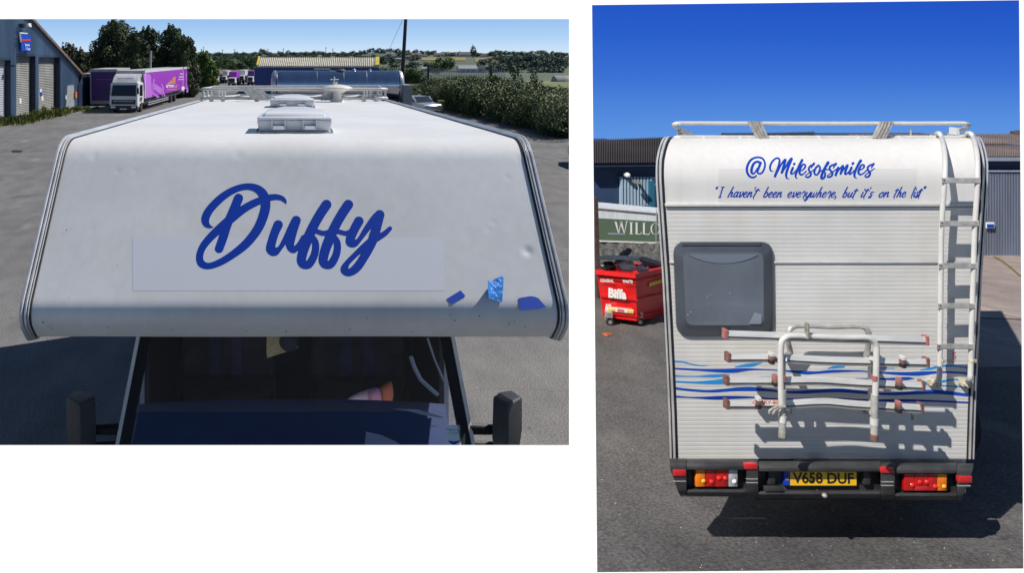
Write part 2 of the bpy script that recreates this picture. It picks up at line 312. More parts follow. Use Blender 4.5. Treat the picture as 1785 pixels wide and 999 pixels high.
class MB:
    def __init__(s): s.v = []; s.f = []; s.mi = []; s.m = 0
    def quad(s, *pts):
        n = len(s.v); s.v += [tuple(p) for p in pts]; s.f.append(tuple(range(n, n + len(pts)))); s.mi.append(s.m)
    def mesh(s, vs, fs):
        n = len(s.v); s.v += [tuple(p) for p in vs]; s.f += [tuple(i + n for i in f) for f in fs]; s.mi += [s.m] * len(fs)
    def hexa(s, b, t):
        """b: four bottom corners (counter-clockwise from above), t: four top corners"""
        s.mesh(list(b) + list(t), [(3, 2, 1, 0), (4, 5, 6, 7), (0, 1, 5, 4), (1, 2, 6, 5), (2, 3, 7, 6), (3, 0, 4, 7)])
    def box(s, x0, x1, y0, y1, z0, z1, T=None):
        b = [(x0, y0, z0), (x1, y0, z0), (x1, y1, z0), (x0, y1, z0)]; t = [(x, y, z1) for x, y, _ in b]
        if T: b = [T(*p) for p in b]; t = [T(*p) for p in t]
        s.hexa(b, t)
    def prism(s, poly, off):
        """flat polygon (list of 3D points) pushed along vector off"""
        n = len(poly); a = [Vector(p) for p in poly]; b = [p + Vector(off) for p in a]
        s.mesh(a + b, [tuple(range(n)), tuple(range(2 * n - 1, n - 1, -1))] + [(i, i + n, (i + 1) % n + n, (i + 1) % n) for i in range(n)])
    def tube(s, path, r, seg=10, caps=True, closed=False):
        pts = [Vector(p) for p in path]; n = len(pts)
        rs = r if isinstance(r, (list, tuple)) else [r] * n
        tang = []
        for i in range(n):
            a = pts[i - 1] if i else pts[0]; b = pts[i + 1] if i < n - 1 else pts[-1]
            tang.append((b - a).normalized())
        up = Vector((0, 0, 1)) if abs(tang[0].z) < .9 else Vector((0, 1, 0))
        u = (up - tang[0] * up.dot(tang[0])).normalized(); vs = []
        for i in range(n):
            u = (u - tang[i] * u.dot(tang[i])).normalized(); w = tang[i].cross(u)
            for k in range(seg):
                a = 2 * math.pi * k / seg
                vs.append(pts[i] + (u * math.cos(a) + w * math.sin(a)) * rs[i])
        fs = [(i * seg + k, i * seg + (k + 1) % seg, (i + 1) * seg + (k + 1) % seg, (i + 1) * seg + k) for i in range(n - 1) for k in range(seg)]
        if caps: fs += [tuple(range(seg - 1, -1, -1)), tuple(range((n - 1) * seg, n * seg))]
        s.mesh(vs, fs)
    def bar(s, a, b, w, h, up=(0, 0, 1)):
        a, b = Vector(a), Vector(b); t = (b - a).normalized(); u = Vector(up); x = t.cross(u).normalized() * w / 2; z = x.cross(t).normalized() * h / 2
        s.hexa([a - x - z, b - x - z, b + x - z, a + x - z], [a - x + z, b - x + z, b + x + z, a + x + z])
    def lathe(s, prof, c, seg=20, axis='z', T=None):
        """prof: (radius, height) pairs round the axis through c"""
        vs = []; c = Vector(c)
        for r, h in prof:
            for k in range(seg):
                a = 2 * math.pi * k / seg; q = (r * math.cos(a), r * math.sin(a), h)
                if axis == 'x': q = (q[2], q[0], q[1])
                if axis == 'y': q = (q[0], q[2], q[1])
                p = c + Vector(q); vs.append(T(*p) if T else p)
        n = len(prof)
        fs = [(i * seg + k, i * seg + (k + 1) % seg, (i + 1) * seg + (k + 1) % seg, (i + 1) * seg + k) for i in range(n - 1) for k in range(seg)]
        fs += [tuple(range(seg - 1, -1, -1)), tuple(range((n - 1) * seg, n * seg))]
        s.mesh(vs, fs)
    def grid(s, fn, nu, nv):
        vs = [fn(i / nu, j / nv) for j in range(nv + 1) for i in range(nu + 1)]
        s.mesh(vs, [(j * (nu + 1) + i, j * (nu + 1) + i + 1, (j + 1) * (nu + 1) + i + 1, (j + 1) * (nu + 1) + i) for j in range(nv) for i in range(nu)])
    def build(s, name, mats, parent=None, smooth=False, bevel=0, seg=2, local=False, fix=True):
        me = bpy.data.meshes.new(name)
        off = Vector((0, 0, 0))
        if parent is not None and not local: off = WORLD.get(parent, Vector((0, 0, 0)))
        me.from_pydata([tuple(Vector(p) - off) for p in s.v], [], s.f)
        if not isinstance(mats, (list, tuple)): mats = [mats]
        for m in mats: me.materials.append(M[m] if isinstance(m, str) else m)
        me.polygons.foreach_set('material_index', s.mi)
        if bevel or fix:
            bm = bmesh.new(); bm.from_mesh(me)
            if bevel:
                bmesh.ops.remove_doubles(bm, verts=bm.verts, dist=1e-5)
                bmesh.ops.bevel(bm, geom=[e for e in bm.edges if e.is_manifold and e.calc_face_angle(0) > .5], offset=bevel, segments=seg, affect='EDGES', profile=.5)
            if fix: bmesh.ops.recalc_face_normals(bm, faces=bm.faces)
            bm.to_mesh(me); bm.free()
        if smooth:
            me.polygons.foreach_set('use_smooth', [True] * len(me.polygons))
            if smooth != 'all': me.set_sharp_from_angle(angle=R(38))
        me.update()
        o = bpy.data.objects.new(name, me); CUR.objects.link(o)
        if parent is not None:
            o.parent = parent; WORLD[o] = off
        return o
WORLD = {}
def thing(name, label, cat, loc=(0, 0, 0), rz=0, group=None):
    o = bpy.data.objects.new(name, None); CUR.objects.link(o); o.location = loc; o.rotation_euler = (0, 0, rz)
    o.empty_display_size = .2
    WORLD[o] = Vector(loc); o['label'] = label; o['category'] = cat
    if group: o['group'] = group
    return o
def tag(o, label, cat, group=None, kind=None):
    if label: o['label'] = label
    if cat: o['category'] = cat
    if group: o['group'] = group
    if kind: o['kind'] = kind
    return o
def structure(o, label=None):
    o['kind'] = 'structure'
    if label: o['label'] = label
    return o
def copy_tree(o, parent=None):
    c = o.copy(); CUR.objects.link(c); c.parent = parent
    if parent is None: WORLD[c] = WORLD.get(o, Vector())
    for ch in list(o.children): copy_tree(ch, c)
    return c

def catmull(pts, n=8):
    a = np.array(pts, float)
    if len(a) < 3: return np.array([a[0] + (a[-1] - a[0]) * t for t in np.linspace(0, 1, n + 1)])
    p = np.vstack([2 * a[0] - a[1], a, 2 * a[-1] - a[-2]]); o = []
    for i in range(1, len(p) - 2):
        for k in range(n):
            t = k / n
            o.append(.5 * (2 * p[i] + (p[i + 1] - p[i - 1]) * t + (2 * p[i - 1] - 5 * p[i] + 4 * p[i + 1] - p[i + 2]) * t * t + (-p[i - 1] + 3 * p[i] - 3 * p[i + 1] + p[i + 2]) * t ** 3))
    o.append(a[-1]); return np.array(o)

def strokes_mesh(strokes, step, n=8):
    """brush strokes [(x, y, r), ...] merged into one clean flat outline: (2D verts, faces)"""
    segs = []
    for s in strokes:
        c = catmull(s, n); c[:, 2] = np.maximum(c[:, 2], 1e-3); segs.append(c)
    allp = np.vstack(segs); mr = allp[:, 2].max() + step * 2
    x0, y0 = allp[:, 0].min() - mr, allp[:, 1].min() - mr; x1, y1 = allp[:, 0].max() + mr, allp[:, 1].max() + mr
    nx, ny = int((x1 - x0) / step) + 2, int((y1 - y0) / step) + 2
    D = np.full((ny, nx), 1e3)
    for c in segs:
        for a, b in zip(c[:-1], c[1:]):
            m = max(a[2], b[2]) + 2.5 * step
            i0 = max(0, int((min(a[0], b[0]) - m - x0) / step)); i1 = min(nx, int((max(a[0], b[0]) + m - x0) / step) + 2)
            j0 = max(0, int((min(a[1], b[1]) - m - y0) / step)); j1 = min(ny, int((max(a[1], b[1]) + m - y0) / step) + 2)
            X, Y = np.meshgrid(x0 + np.arange(i0, i1) * step, y0 + np.arange(j0, j1) * step)
            dx, dy = b[0] - a[0], b[1] - a[1]; L = dx * dx + dy * dy + 1e-12
            t = np.clip(((X - a[0]) * dx + (Y - a[1]) * dy) / L, 0, 1)
            d = np.hypot(X - a[0] - t * dx, Y - a[1] - t * dy) - (a[2] + t * (b[2] - a[2]))
            D[j0:j1, i0:i1] = np.minimum(D[j0:j1, i0:i1], d)
    I = D < 0; V = []; Fc = []; cache = {}
    def vid(key, x, y):
        if key not in cache: cache[key] = len(V); V.append((x, y))
        return cache[key]
    cnt = I[:-1, :-1].astype(int) + I[1:, :-1] + I[:-1, 1:] + I[1:, 1:]
    for j in range(ny - 1):
        row = cnt[j]; nz = np.nonzero(row)[0]; i = 0; L = len(nz)
        while i < L:
            c = nz[i]
            if row[c] == 4:
                k = i
                while k + 1 < L and nz[k + 1] == nz[k] + 1 and row[nz[k + 1]] == 4 and k - i < 5: k += 1
                a, b = nz[i], nz[k] + 1
                Fc.append([vid((q, w), x0 + q * step, y0 + w * step) for q, w in ((a, j), (b, j), (b, j + 1), (a, j + 1))])
                i = k + 1; continue
            cs = [(c, j), (c + 1, j), (c + 1, j + 1), (c, j + 1)]; poly = []
            for q in range(4):
                p0, p1 = cs[q], cs[(q + 1) % 4]; d0, d1 = D[p0[1], p0[0]], D[p1[1], p1[0]]
                if d0 < 0: poly.append(vid(p0, x0 + p0[0] * step, y0 + p0[1] * step))
                if (d0 < 0) != (d1 < 0):
                    t = d0 / (d0 - d1); pa, pb = (p0, p1) if p0 < p1 else (p1, p0)
                    poly.append(vid((pa, pb), x0 + (p0[0] + t * (p1[0] - p0[0])) * step, y0 + (p0[1] + t * (p1[1] - p0[1])) * step))
            if len(poly) >= 3: Fc.append(poly)
            i += 1
    return V, Fc

def text2d(body, size=1.0, bold=0.0, align='CENTER', shear=0.0, space=1.0):
    """built-in lettering as flat 2D verts and faces, y up"""
    c = bpy.data.curves.new('lettering', 'FONT'); c.body = body; c.size = size; c.offset = bold; c.align_x = align; c.align_y = 'CENTER'
    c.shear = shear; c.space_character = space; c.resolution_u = 3
    o = bpy.data.objects.new('lettering', c); scene.collection.objects.link(o)
    dg = bpy.context.evaluated_depsgraph_get(); me = bpy.data.meshes.new_from_object(o.evaluated_get(dg))
    v = [(p.co.x, p.co.y) for p in me.vertices]; f = [tuple(p.vertices) for p in me.polygons]
    scene.collection.objects.unlink(o); bpy.data.objects.remove(o); bpy.data.curves.remove(c); bpy.data.meshes.remove(me)
    return v, f

def fit(v, x0, x1, y0, y1):
    """stretch 2D verts into the box x0..x1, y0 (bottom) .. y1 (top)"""
    a = np.array(v); lo = a.min(0); hi = a.max(0); s = (hi - lo); s[s == 0] = 1
    return [(x0 + (p[0] - lo[0]) / s[0] * (x1 - x0), y0 + (p[1] - lo[1]) / s[1] * (y1 - y0)) for p in a]

def leaf_cloud(n, lobes, size, seed=0, up=0.3, squash=1.0):
    """n small leaf faces scattered through the shells of several lobes (cx, cy, cz, rx, ry, rz)"""
    r = np.random.default_rng(seed); w = np.array([l[3] * l[5] for l in lobes]); w = w / w.sum()
    k = r.choice(len(lobes), n, p=w); L = np.array(lobes)[k]
    d = r.normal(size=(n, 3)); d /= np.linalg.norm(d, axis=1)[:, None]
    rad = r.uniform(.55, 1.08, n) ** .6
    c = L[:, :3] + d * L[:, 3:6] * rad[:, None]
    nrm = d * .6 + r.normal(size=(n, 3)) * .6; nrm[:, 2] += up; nrm /= np.linalg.norm(nrm, axis=1)[:, None]
    a = np.cross(nrm, r.normal(size=(n, 3))); a /= np.linalg.norm(a, axis=1)[:, None]; b = np.cross(nrm, a)
    s = size * r.uniform(.6, 1.4, n)[:, None]
    V = np.stack([c - a * s, c + b * s * .55, c + a * s, c - b * s * .55], 1).reshape(-1, 3)
    return V, np.arange(4 * n).reshape(-1, 4)
def np_mesh(name, V, Fq, m):
    me = bpy.data.meshes.new(name); n = len(Fq); me.vertices.add(len(V)); me.vertices.foreach_set('co', np.asarray(V, float).ravel())
    me.loops.add(n * 4); me.loops.foreach_set('vertex_index', np.asarray(Fq).ravel().astype(np.int32))
    me.polygons.add(n); me.polygons.foreach_set('loop_start', np.arange(n, dtype=np.int32) * 4)
    me.materials.append(M[m]); me.update(calc_edges=True); return me
def link_mesh(name, me, parent=None, loc=(0, 0, 0), scale=(1, 1, 1), rz=0):
    o = bpy.data.objects.new(name, me); CUR.objects.link(o); o.location = loc; o.scale = scale; o.rotation_euler = (0, 0, rz)
    if parent is not None: o.parent = parent
    return o

# ------------------------------------------------------------------ the white sheet the two photographs are laid out on
BD = 1.5                        # metres from the eye
def Pb(px, py, d=BD): return P(px, py, d)
board = thing('page_board', 'large plain white page board glowing by itself, with two cut out openings onto the yards', 'board', (Pb(900, 500).x, BD, 0))
CUR = scene.collection
L0, L1, T0, T1 = -14, 992, 32.5, 776.5           # left opening
Q = [(1032, 8), (1776.5, -.5), (1784, 992), (1041, 998.5)]   # right opening: a slightly turned rectangle
X0, X1, Y0, Y1 = -170, 1960, -160, 1170
pieces = [
    [(X0, Y0), (L0, Y0), (L0, T0), (L0, T1), (L0, Y1), (X0, Y1)],
    [(L0, Y0), (L1, Y0), (L1, T0), (L0, T0)],
    [(L0, T1), (L1, T1), (L1, Y1), (L0, Y1)],
    [(L1, Y0), (Q[0][0], Y0), Q[0], Q[3], (Q[3][0], Y1), (L1, Y1)],
    [(Q[0][0], Y0), (Q[1][0], Y0), Q[1], Q[0]],
    [Q[3], Q[2], (Q[2][0], Y1), (Q[3][0], Y1)],
    [(Q[1][0], Y0), (X1, Y0), (X1, Y1), (Q[2][0], Y1), Q[2], Q[1]],
]
M['page_white'] = emit('white_glowing_page', (1, 1, 1), 1.0)  # page white put in as a glow, no lamp behind it
a = MB()
for p in pieces: a.quad(*[Pb(x, y) for x, y in p])
sheet = a.build('white_sheet', 'page_white', board, fix=False)
b = MB()
for p in pieces:
    n = len(p); b.mesh([Pb(x, y, BD + .003) for x, y in p] + [Pb(x, y, BD + .010) for x, y in p], [tuple(range(n)), tuple(range(2 * n - 1, n - 1, -1))] + [(i, i + n, (i + 1) % n + n, (i + 1) % n) for i in range(n)])
b.build('backing', 'board_dark', board)
for px in (X0 + 30, X1 - 30):
    l = MB(); q = Pb(px, Y1 - 10); l.box(q.x - .02, q.x + .02, BD + .012, BD + .05, 0.0 if px < 500 else .38, q.z + .5)
    l.build('leg', 'board_dark', board)
scene.collection.objects.link(board); LEFT.objects.unlink(board)

# =================================================================== LEFT YARD
CUR = LEFT
BX = .365                       # the two yards meet along x = .365 * depth, behind the pier of the board
g = MB()
g.quad((-2500, -20, 0), (.5475, -20, 0), (.5475, 1.5, 0), (BX * 150, 150, 0), (-2500, 150, 0))
M['asphalt_left'] = asphalt('worn_pale_tarmac', .62, 1.38, (.150, .146, .144), (.192, .186, .182), 60)
structure(g.build('yard_ground', 'asphalt_left'), 'worn grey tarmac yard with pale scuffs and repaired patches')
def edge_wall():
    m = MB()
    for (d0, d1, lo0, lo1, hi0, hi1) in ((-3, 1.5, 0, 0, .88, .37), (1.5, 4.8, 0, 0, .37, .0), (4.8, 60, 0, -6.3, .0, .0)):
        x0 = .5475 if d0 < 1.5 else BX * d0; x1 = BX * d1 if d1 > 1.5 else .5475
        m.hexa([(x0 - .02, d0, lo0 - .3), (x0 + .005, d0, lo0 - .3), (x1 + .005, d1, lo1 - .3), (x1 - .02, d1, lo1 - .3)],
               [(x0 - .02, d0, hi0 + .01), (x0 + .005, d0, hi0 + .01), (x1 + .005, d1, hi1 + .01), (x1 - .02, d1, hi1 + .01)])
    return m
structure(edge_wall().build('retaining_kerb', 'concrete'), 'low concrete retaining kerb between the level yard and the ramp')

# ---------------------------------------------------------------- the motorhome seen over its front
van = thing('motorhome', 'white coachbuilt motorhome seen over its front with the big blue name lettering', 'motorhome', (0, 3.2, 0))
W = 1.075
def sm(pts, n=10):
    """round a profile polyline (d, z, radius)"""
    o = []
    for i, p in enumerate(pts):
        if i in (0, len(pts) - 1) or p[2] == 0: o.append((p[0], p[1])); continue
        a = Vector(p[:2]); b = Vector(pts[i - 1][:2]); c = Vector(pts[i + 1][:2])
        u = (b - a).normalized(); w_ = (c - a).normalized(); h = math.acos(max(-1, min(1, u.dot(w_)))) / 2
        t = min(p[2] / math.tan(h), (b - a).length * .49, (c - a).length * .49)
        for k in range(n + 1):
            s = k / n; q = (a + u * t) * (1 - s) ** 2 + a * 2 * s * (1 - s) + (a + w_ * t) * s * s; o.append((q.x, q.y))
    return o
prof = sm([(9.8, 2.715, 0), (3.60, 2.862, .22), (3.055, 2.225, .085), (3.17, 2.108, .07), (3.9, 2.09, 0)])
# resample the profile finely for dents
def resample(pts, step):
    o = [pts[0]]
    for a, b in zip(pts[:-1], pts[1:]):
        L = math.hypot(b[0] - a[0], b[1] - a[1]); n = max(1, int(L / step(a, b)))
        for k in range(1, n + 1): o.append((a[0] + (b[0] - a[0]) * k / n, a[1] + (b[1] - a[1]) * k / n))
    return o
profR = resample(prof, lambda a, b: .012 if a[0] < 3.75 else .25)
PN = []
for i, p in enumerate(profR):
    a = profR[max(0, i - 1)]; b = profR[min(len(profR) - 1, i + 1)]
    t = Vector((b[0] - a[0], b[1] - a[1])).normalized(); PN.append(Vector((t.y, -t.x)))
def face_d(px, py, off=0.0):
    """depth of the sloping front panel along the ray through a photo pixel"""
    s = (py - PY) / F; A = Vector(F_A); B = Vector(F_B)
    k = (B.x - A.x) / (B.y - A.y)            # dd/dz
    return (A.x + k * (H - A.y)) / (1 + k * s)
# straight part of the front panel between the two roundings
F_A, F_B = (prof[11][0], prof[11][1]), (prof[12][0], prof[12][1])
FN = Vector((0, -(F_A[1] - F_B[1]), (F_A[0] - F_B[0]))).normalized()
def FP(px, py, off=.003, skin=True):
    d = face_d(px, py); p = P(px, py, d)
    return p + FN * (off + (disp(p) if skin else 0))
DENTS = [(412, 268, 6, .004), (421, 273, 5, .0035), (525, 283, 5, .002), (139, 272, 5, .003), (164, 272, 6, .004), (206, 299, 5, .003), (235, 297, 5, .002),
         (920, 438, 8, .007), (860, 388, 4, .0025), (852, 400, 4, .002), (903, 277, 5, .003), (885, 310, 5, .002), (160, 400, 4, .002), (155, 385, 3, .001), (700, 340, 30, .003), (300, 360, 40, .003), (640, 285, 25, .002)]
body = MB()
NU = 190
uu = np.linspace(-1.036, 1.036, NU + 1)
vs = []
dw = [(FP(a, b, 0, False), r * .0021, h * (.75 if r < 20 else .4)) for a, b, r, h in DENTS]
def disp(p):
    o = .0008 * math.sin(p.x * 5.1 + p.y * 2.0) * math.sin(p.y * 3.3 + .7)
    for c, r, h in dw:
        q = (p - c).length
        if q < 3 * r: o -= h * math.exp(-(q / r) ** 2)
    return o
for i, (d, z) in enumerate(profR):
    n = PN[i]
    for u in uu:
        p = Vector((u, d, z))
        vs.append(p + Vector((0, n.x, n.y)) * disp(p))
body.mesh(vs, [(j * (NU + 1) + i, j * (NU + 1) + i + 1, (j + 1) * (NU + 1) + i + 1, (j + 1) * (NU + 1) + i) for j in range(len(profR) - 1) for i in range(NU)])
shell = body.build('roof_and_luton_panel', 'gelcoat', van, smooth='all')
# side walls, rear wall and floor of the living box
sd = MB()
for s in (-1, 1):
    x = s * (W - .012)
    poly = [(x, d, z - .004) for d, z in prof] + [(x, 5.4, 2.06), (x, 5.4, .55), (x, 9.8, .50)]
    sd.prism(poly, (-s * .03, 0, 0))
sd.box(-W + .05, W - .05, 9.77, 9.8, .5, 2.70); sd.box(-W + .05, W - .05, 5.45, 9.76, .5, .54)
sd.box(-W + .05, W - .05, 5.4, 5.44, .5, 2.06)
sd.build('side_wall', 'gelcoat', van)
# edge trims following the profile: rail, groove, rail, rubber seal
def strip(u0, u1, h, m, name):
    for s in (-1, 1):
        mb = MB(); a = []; n_ = len(prof)
        prn = []
        for i in range(n_):
            p0 = prof[max(0, i - 1)]; p1 = prof[min(n_ - 1, i + 1)]
            t = Vector((p1[0] - p0[0], p1[1] - p0[1])).normalized(); prn.append(Vector((t.y, -t.x)))
        for i, (d, z) in enumerate(prof):
            nn = prn[i]
            for (uq, hh) in ((u0, -.006), (u0, h * .7), ((u0 * .75 + u1 * .25), h), ((u0 * .25 + u1 * .75), h), (u1, h * .7), (u1, -.006)):
                a.append((s * uq, d + nn.x * hh, z + nn.y * hh))
        k = 6
        mb.mesh(a, [(i * k + j, i * k + j + 1, (i + 1) * k + j + 1, (i + 1) * k + j) for i in range(n_ - 1) for j in range(k - 1)])
        mb.build(name, m, van, smooth=True)
strip(1.0640, 1.078, .016, 'alu', 'edge_trim')
strip(1.0610, 1.0640, .006, 'rubber', 'trim_groove')
strip(1.0490, 1.0610, .013, 'alu', 'edge_trim')
strip(1.0465, 1.0490, .007, 'rubber', 'trim_groove')
strip(1.0410, 1.0465, .010, 'alu', 'edge_trim')
strip(1.0335, 1.0410, .006, 'rubber', 'rubber_seal')

# ---------------------------------------------------------------- name lettering, patch and tape on the front
def zz(pts, k=4.697, ox=320, oy=300, rk=None):
    rk = rk or k
    return [(ox + x / k, oy + y / k, r / rk) for x, y, r in pts]
DUFFY = [
    [(243,452,3),(215,447,12),(185,420,26),(182,370,33),(225,295,33),(320,202,31),(420,142,27),(515,118,26),(595,132,31),(650,180,38),(672,260,39),(655,355,39),(605,470,38),(515,585,36),(405,675,31),(295,742,28),(205,770,26),(150,752,30),(132,705,29),(145,640,29),(185,575,31),(250,505,33),(325,437,36),(400,372,36),(495,300,32),(590,248,30),(680,215,27),(750,203,24),(800,212,20),(828,232,14),(840,257,3)],
    [(450,215,38),(428,270,37),(395,345,36),(355,440,36),(325,535,36),(292,628,35)],
    [(775,432,38),(742,510,35),(714,610,37),(722,640,40),(750,652,33),(790,622,20),(838,545,24),(880,465,30),(922,396,38)],
    [(922,396,38),(896,480,36),(876,560,36),(874,610,32),(905,636,27),(945,595,20),(985,540,26)],
    [(1170,267,41),(1118,345,40),(1062,445,40),(1018,545,42),(985,630,40),(965,715,38),(980,755,34),(1025,755,34),(1062,700,32),(1080,640,30),(1080,580,28),(1066,535,16),(1050,520,8)],
    [(1050,478,14),(1090,485,18),(1150,500,20),(1215,485,20),(1270,487,18),(1330,500,19),(1390,480,24)],
    [(1348,267,41),(1296,345,40),(1240,445,40),(1196,545,42),(1163,630,40),(1143,715,38),(1158,755,34),(1203,755,34),(1240,700,32),(1258,640,30),(1258,580,28),(1244,535,16),(1228,520,8)],
    [(1435,402,39),(1398,470,37),(1366,545,37),(1370,575,38),(1400,583,30),(1440,552,20),(1500,465,26),(1560,390,34),(1605,350,40)],
    [(1605,350,40),(1588,430,36),(1565,505,40),(1535,590,38),(1478,695,36),(1420,780,36),(1358,822,31),(1318,800,33),(1335,752,24),(1390,692,22),(1470,618,26),(1545,560,32),(1600,532,26),(1650,500,22),(1690,462,18)],
]
def decal(name, strokes, step, mapf, m, parent):
    V, Fc = strokes_mesh(strokes, step); mb = MB(); mb.mesh([mapf(x, y) for x, y in V], Fc)
    return mb.build(name, m, parent, fix=False)
decal('name_lettering', [zz(s) for s in DUFFY], 0.9, lambda x, y: FP(x, y, .0010), 'vinyl_blue', van)
def face_grid(x0, x1, y0, y1, off, n=8):
    mb = MB(); mb.grid(lambda u, v: FP(x0 + (x1 - x0) * u, y0 + (y1 - y0) * v, off), n, n); return mb
face_grid(231, 775, 413.5, 507, .0004, 48).build('grey_patch', 'patch', van, fix=False)  # grey rectangle added for a digital overlay, not real vinyl
tp = MB(); tp.quad(*[FP(760 + x / 6.246, 460 + y / 6.246, .0014) for x, y in ((112,385),(268,290),(318,350),(305,368),(182,432),(165,430))])
tp = tp.build('tape_strip', 'tape', van, fix=False)
tp = MB(); pts = [FP(760 + x / 6.246, 460 + y / 6.246, .0014) for x, y in ((892,382),(925,370),(1030,354),(1080,362),(1115,378),(1160,430),(1200,478),(925,513))]
tp.quad(*pts); tp.build('tape_strip', 'tape', van, fix=False)
tp = MB(); fl = lambda x, y, o: FP(760 + x / 6.246, 460 + y / 6.246, o)
top = [(738,128,.004),(660,160,.007),(600,205,.012),(575,235,.022),(540,222,.045)]; bot = [(718,424,.004),(650,410,.006),(590,395,.010),(565,392,.016),(548,345,.040)]
for i in range(4): tp.quad(fl(*top[i]), fl(*top[i + 1]), fl(*bot[i + 1]), fl(*bot[i]))
tp.build('crinkled_tape', 'tape_light', van, fix=False)
# small black specks of dirt on the nose
def nose_pt(px, py):
    # march along the ray to the outer skin
    s = (py - PY) / F; best = None
    for (a, b) in zip(prof[:-1], prof[1:]):
        k0 = a[1] - (H - s * a[0]); k1 = b[1] - (H - s * b[0])
        if k0 * k1 <= 0 and k0 != k1:
            t = k0 / (k0 - k1); d = a[0] + t * (b[0] - a[0])
            if best is None or d < best: best = d
    return P(px, py, (best or 3.1) - .004)
sp = MB()
for px, py, r in ((75,562,1.3),(89,568,1.0),(92,573,.9),(84,570,.8),(188,571,.9),(300,575,.9),(430,577,.9),(499,578,1.2),(610,574,.9),(719,578,1.0),(793,559,1.1),(836,551,1.2),(888,563,1.0),(897,561,.9),(887,567,.8),(915,570,.9),(973,579,1.2),(785,549,.9),(116,401,1),(120,520,.7),(205,462,.7),(640,555,.9),(260,560,.7),(380,550,.6)):
    c = nose_pt(px, py); k = r * c.y / F
    sp.mesh([c + Vector((math.cos(a) * k, -.001, math.sin(a) * k * 1.2)) for a in [i * math.pi / 3 for i in range(6)]], [tuple(range(6))])
sp.build('dirt_speck', 'rubber', van, fix=False)

# ---------------------------------------------------------------- cab under the overhang
def ws(px, py):                 # windscreen plane
    k = .882; s = (py - PY) / F
    d = (3.3 + k * (H - 1.61)) / (1 + k * s); return P(px, py, d)
WN = Vector((0, -.75, .66)).normalized()
def pil(y):                     # pillar lines in the photo
    t = (y - 590) / 186.0; return 241 - 36 * t, 789 + 35.5 * t
gl = MB(); ys = [560, 640, 720, 776, 830, 900]
rows = [(ws(pil(y)[0] + 4, y), ws(pil(y)[1] - 4, y)) for y in ys]
for a, b in zip(rows[:-1], rows[1:]): gl.quad(a[0], a[1], b[1], b[0])
gl.build('windscreen', 'cab_glass', van, fix=False)
for s, k in ((0, -1), (1, 1)):
    mb = MB()
    for y0, y1 in zip(ys[:-1], ys[1:]):
        a0, a1 = pil(y0)[s], pil(y1)[s]
        q = [ws(a0 - 3, y0) + WN * .012, ws(a0 + 3.2, y0) + WN * .012, ws(a1 + 3.2, y1) + WN * .012, ws(a1 - 3, y1) + WN * .012]
        mb.prism(q, Vector((0, .05, -.02)))
    mb.build('windscreen_pillar', 'white_paint', van)
    mb = MB()
    for y0, y1 in zip(ys[:-1], ys[1:]):
        a0, a1 = pil(y0)[s], pil(y1)[s]; i = -k
        xs0 = sorted((a0 + i * 3.4, a0 + i * 21)); xs1 = sorted((a1 + i * 3.4, a1 + i * 21))
        mb.prism([ws(xs0[0], y0) + WN * .004, ws(xs0[1], y0) + WN * .004, ws(xs1[1], y1) + WN * .004, ws(xs1[0], y1) + WN * .004], Vector((0, .02, -.01)))
    mb.build('windscreen_seal', 'cabin_black', van)
# cab body: scuttle, bonnet, wings, doors, roof (mostly out of the picture)
cb = MB(); wL, wR = ws(pil(900)[0], 900), ws(pil(900)[1], 900)
z0 = wL.z; dd = wL.y; xw = .80
cb.hexa([(-xw, 2.62, .45), (xw, 2.62, .45), (xw, 4.24, .45), (-xw, 4.24, .45)], [(-xw, 2.66, .95), (xw, 2.66, .95), (xw, 4.24, 1.02), (-xw, 4.24, 1.02)])
cb.hexa([(-xw, 2.66, .955), (xw, 2.66, .955), (xw, dd - .004, .955), (-xw, dd - .004, .955)], [(-xw + .08, 2.72, 1.0), (xw - .08, 2.72, 1.0), (xw - .05, dd - .004, z0 - .01), (-xw + .05, dd - .004, z0 - .01)])
cb.build('cab_body', 'white_paint', van, bevel=.03)
for s in (-1, 1):               # door skins behind the pillars, open above for the side glass
    mb = MB(); mb.hexa([(s * .62 - .02, dd, 1.03), (s * .62 + .02, dd, 1.03), (s * .80 + .02, 4.22, 1.03), (s * .80 - .02, 4.22, 1.03)], [(s * .62 - .02, dd + .12, 1.14), (s * .62 + .02, dd + .12, 1.14), (s * .80 + .02, 4.22, 1.10), (s * .80 - .02, 4.22, 1.10)])
    mb.build('cab_door', 'white_paint', van)
    for yy in (3.2, 8.0):
        t = MB(); t.lathe([(.20, -.1), (.32, -.1), (.33, -.06), (.33, .06), (.32, .1), (.20, .1)], (s * .84, yy, .33), 22, 'x'); t.build('tyre', 'tyre', van, smooth=True)
bp = MB(); bp.box(-.88, .88, 2.5, 2.66, .38, .68); bp.build('front_bumper', 'bumper', van, bevel=.03)
for s in (-1, 1):
    mb = MB(); mb.box(s * .62 - .16, s * .62 + .16, 2.595, 2.64, .72, .88); mb.build('headlight', 'lamp_clear', van, bevel=.01)

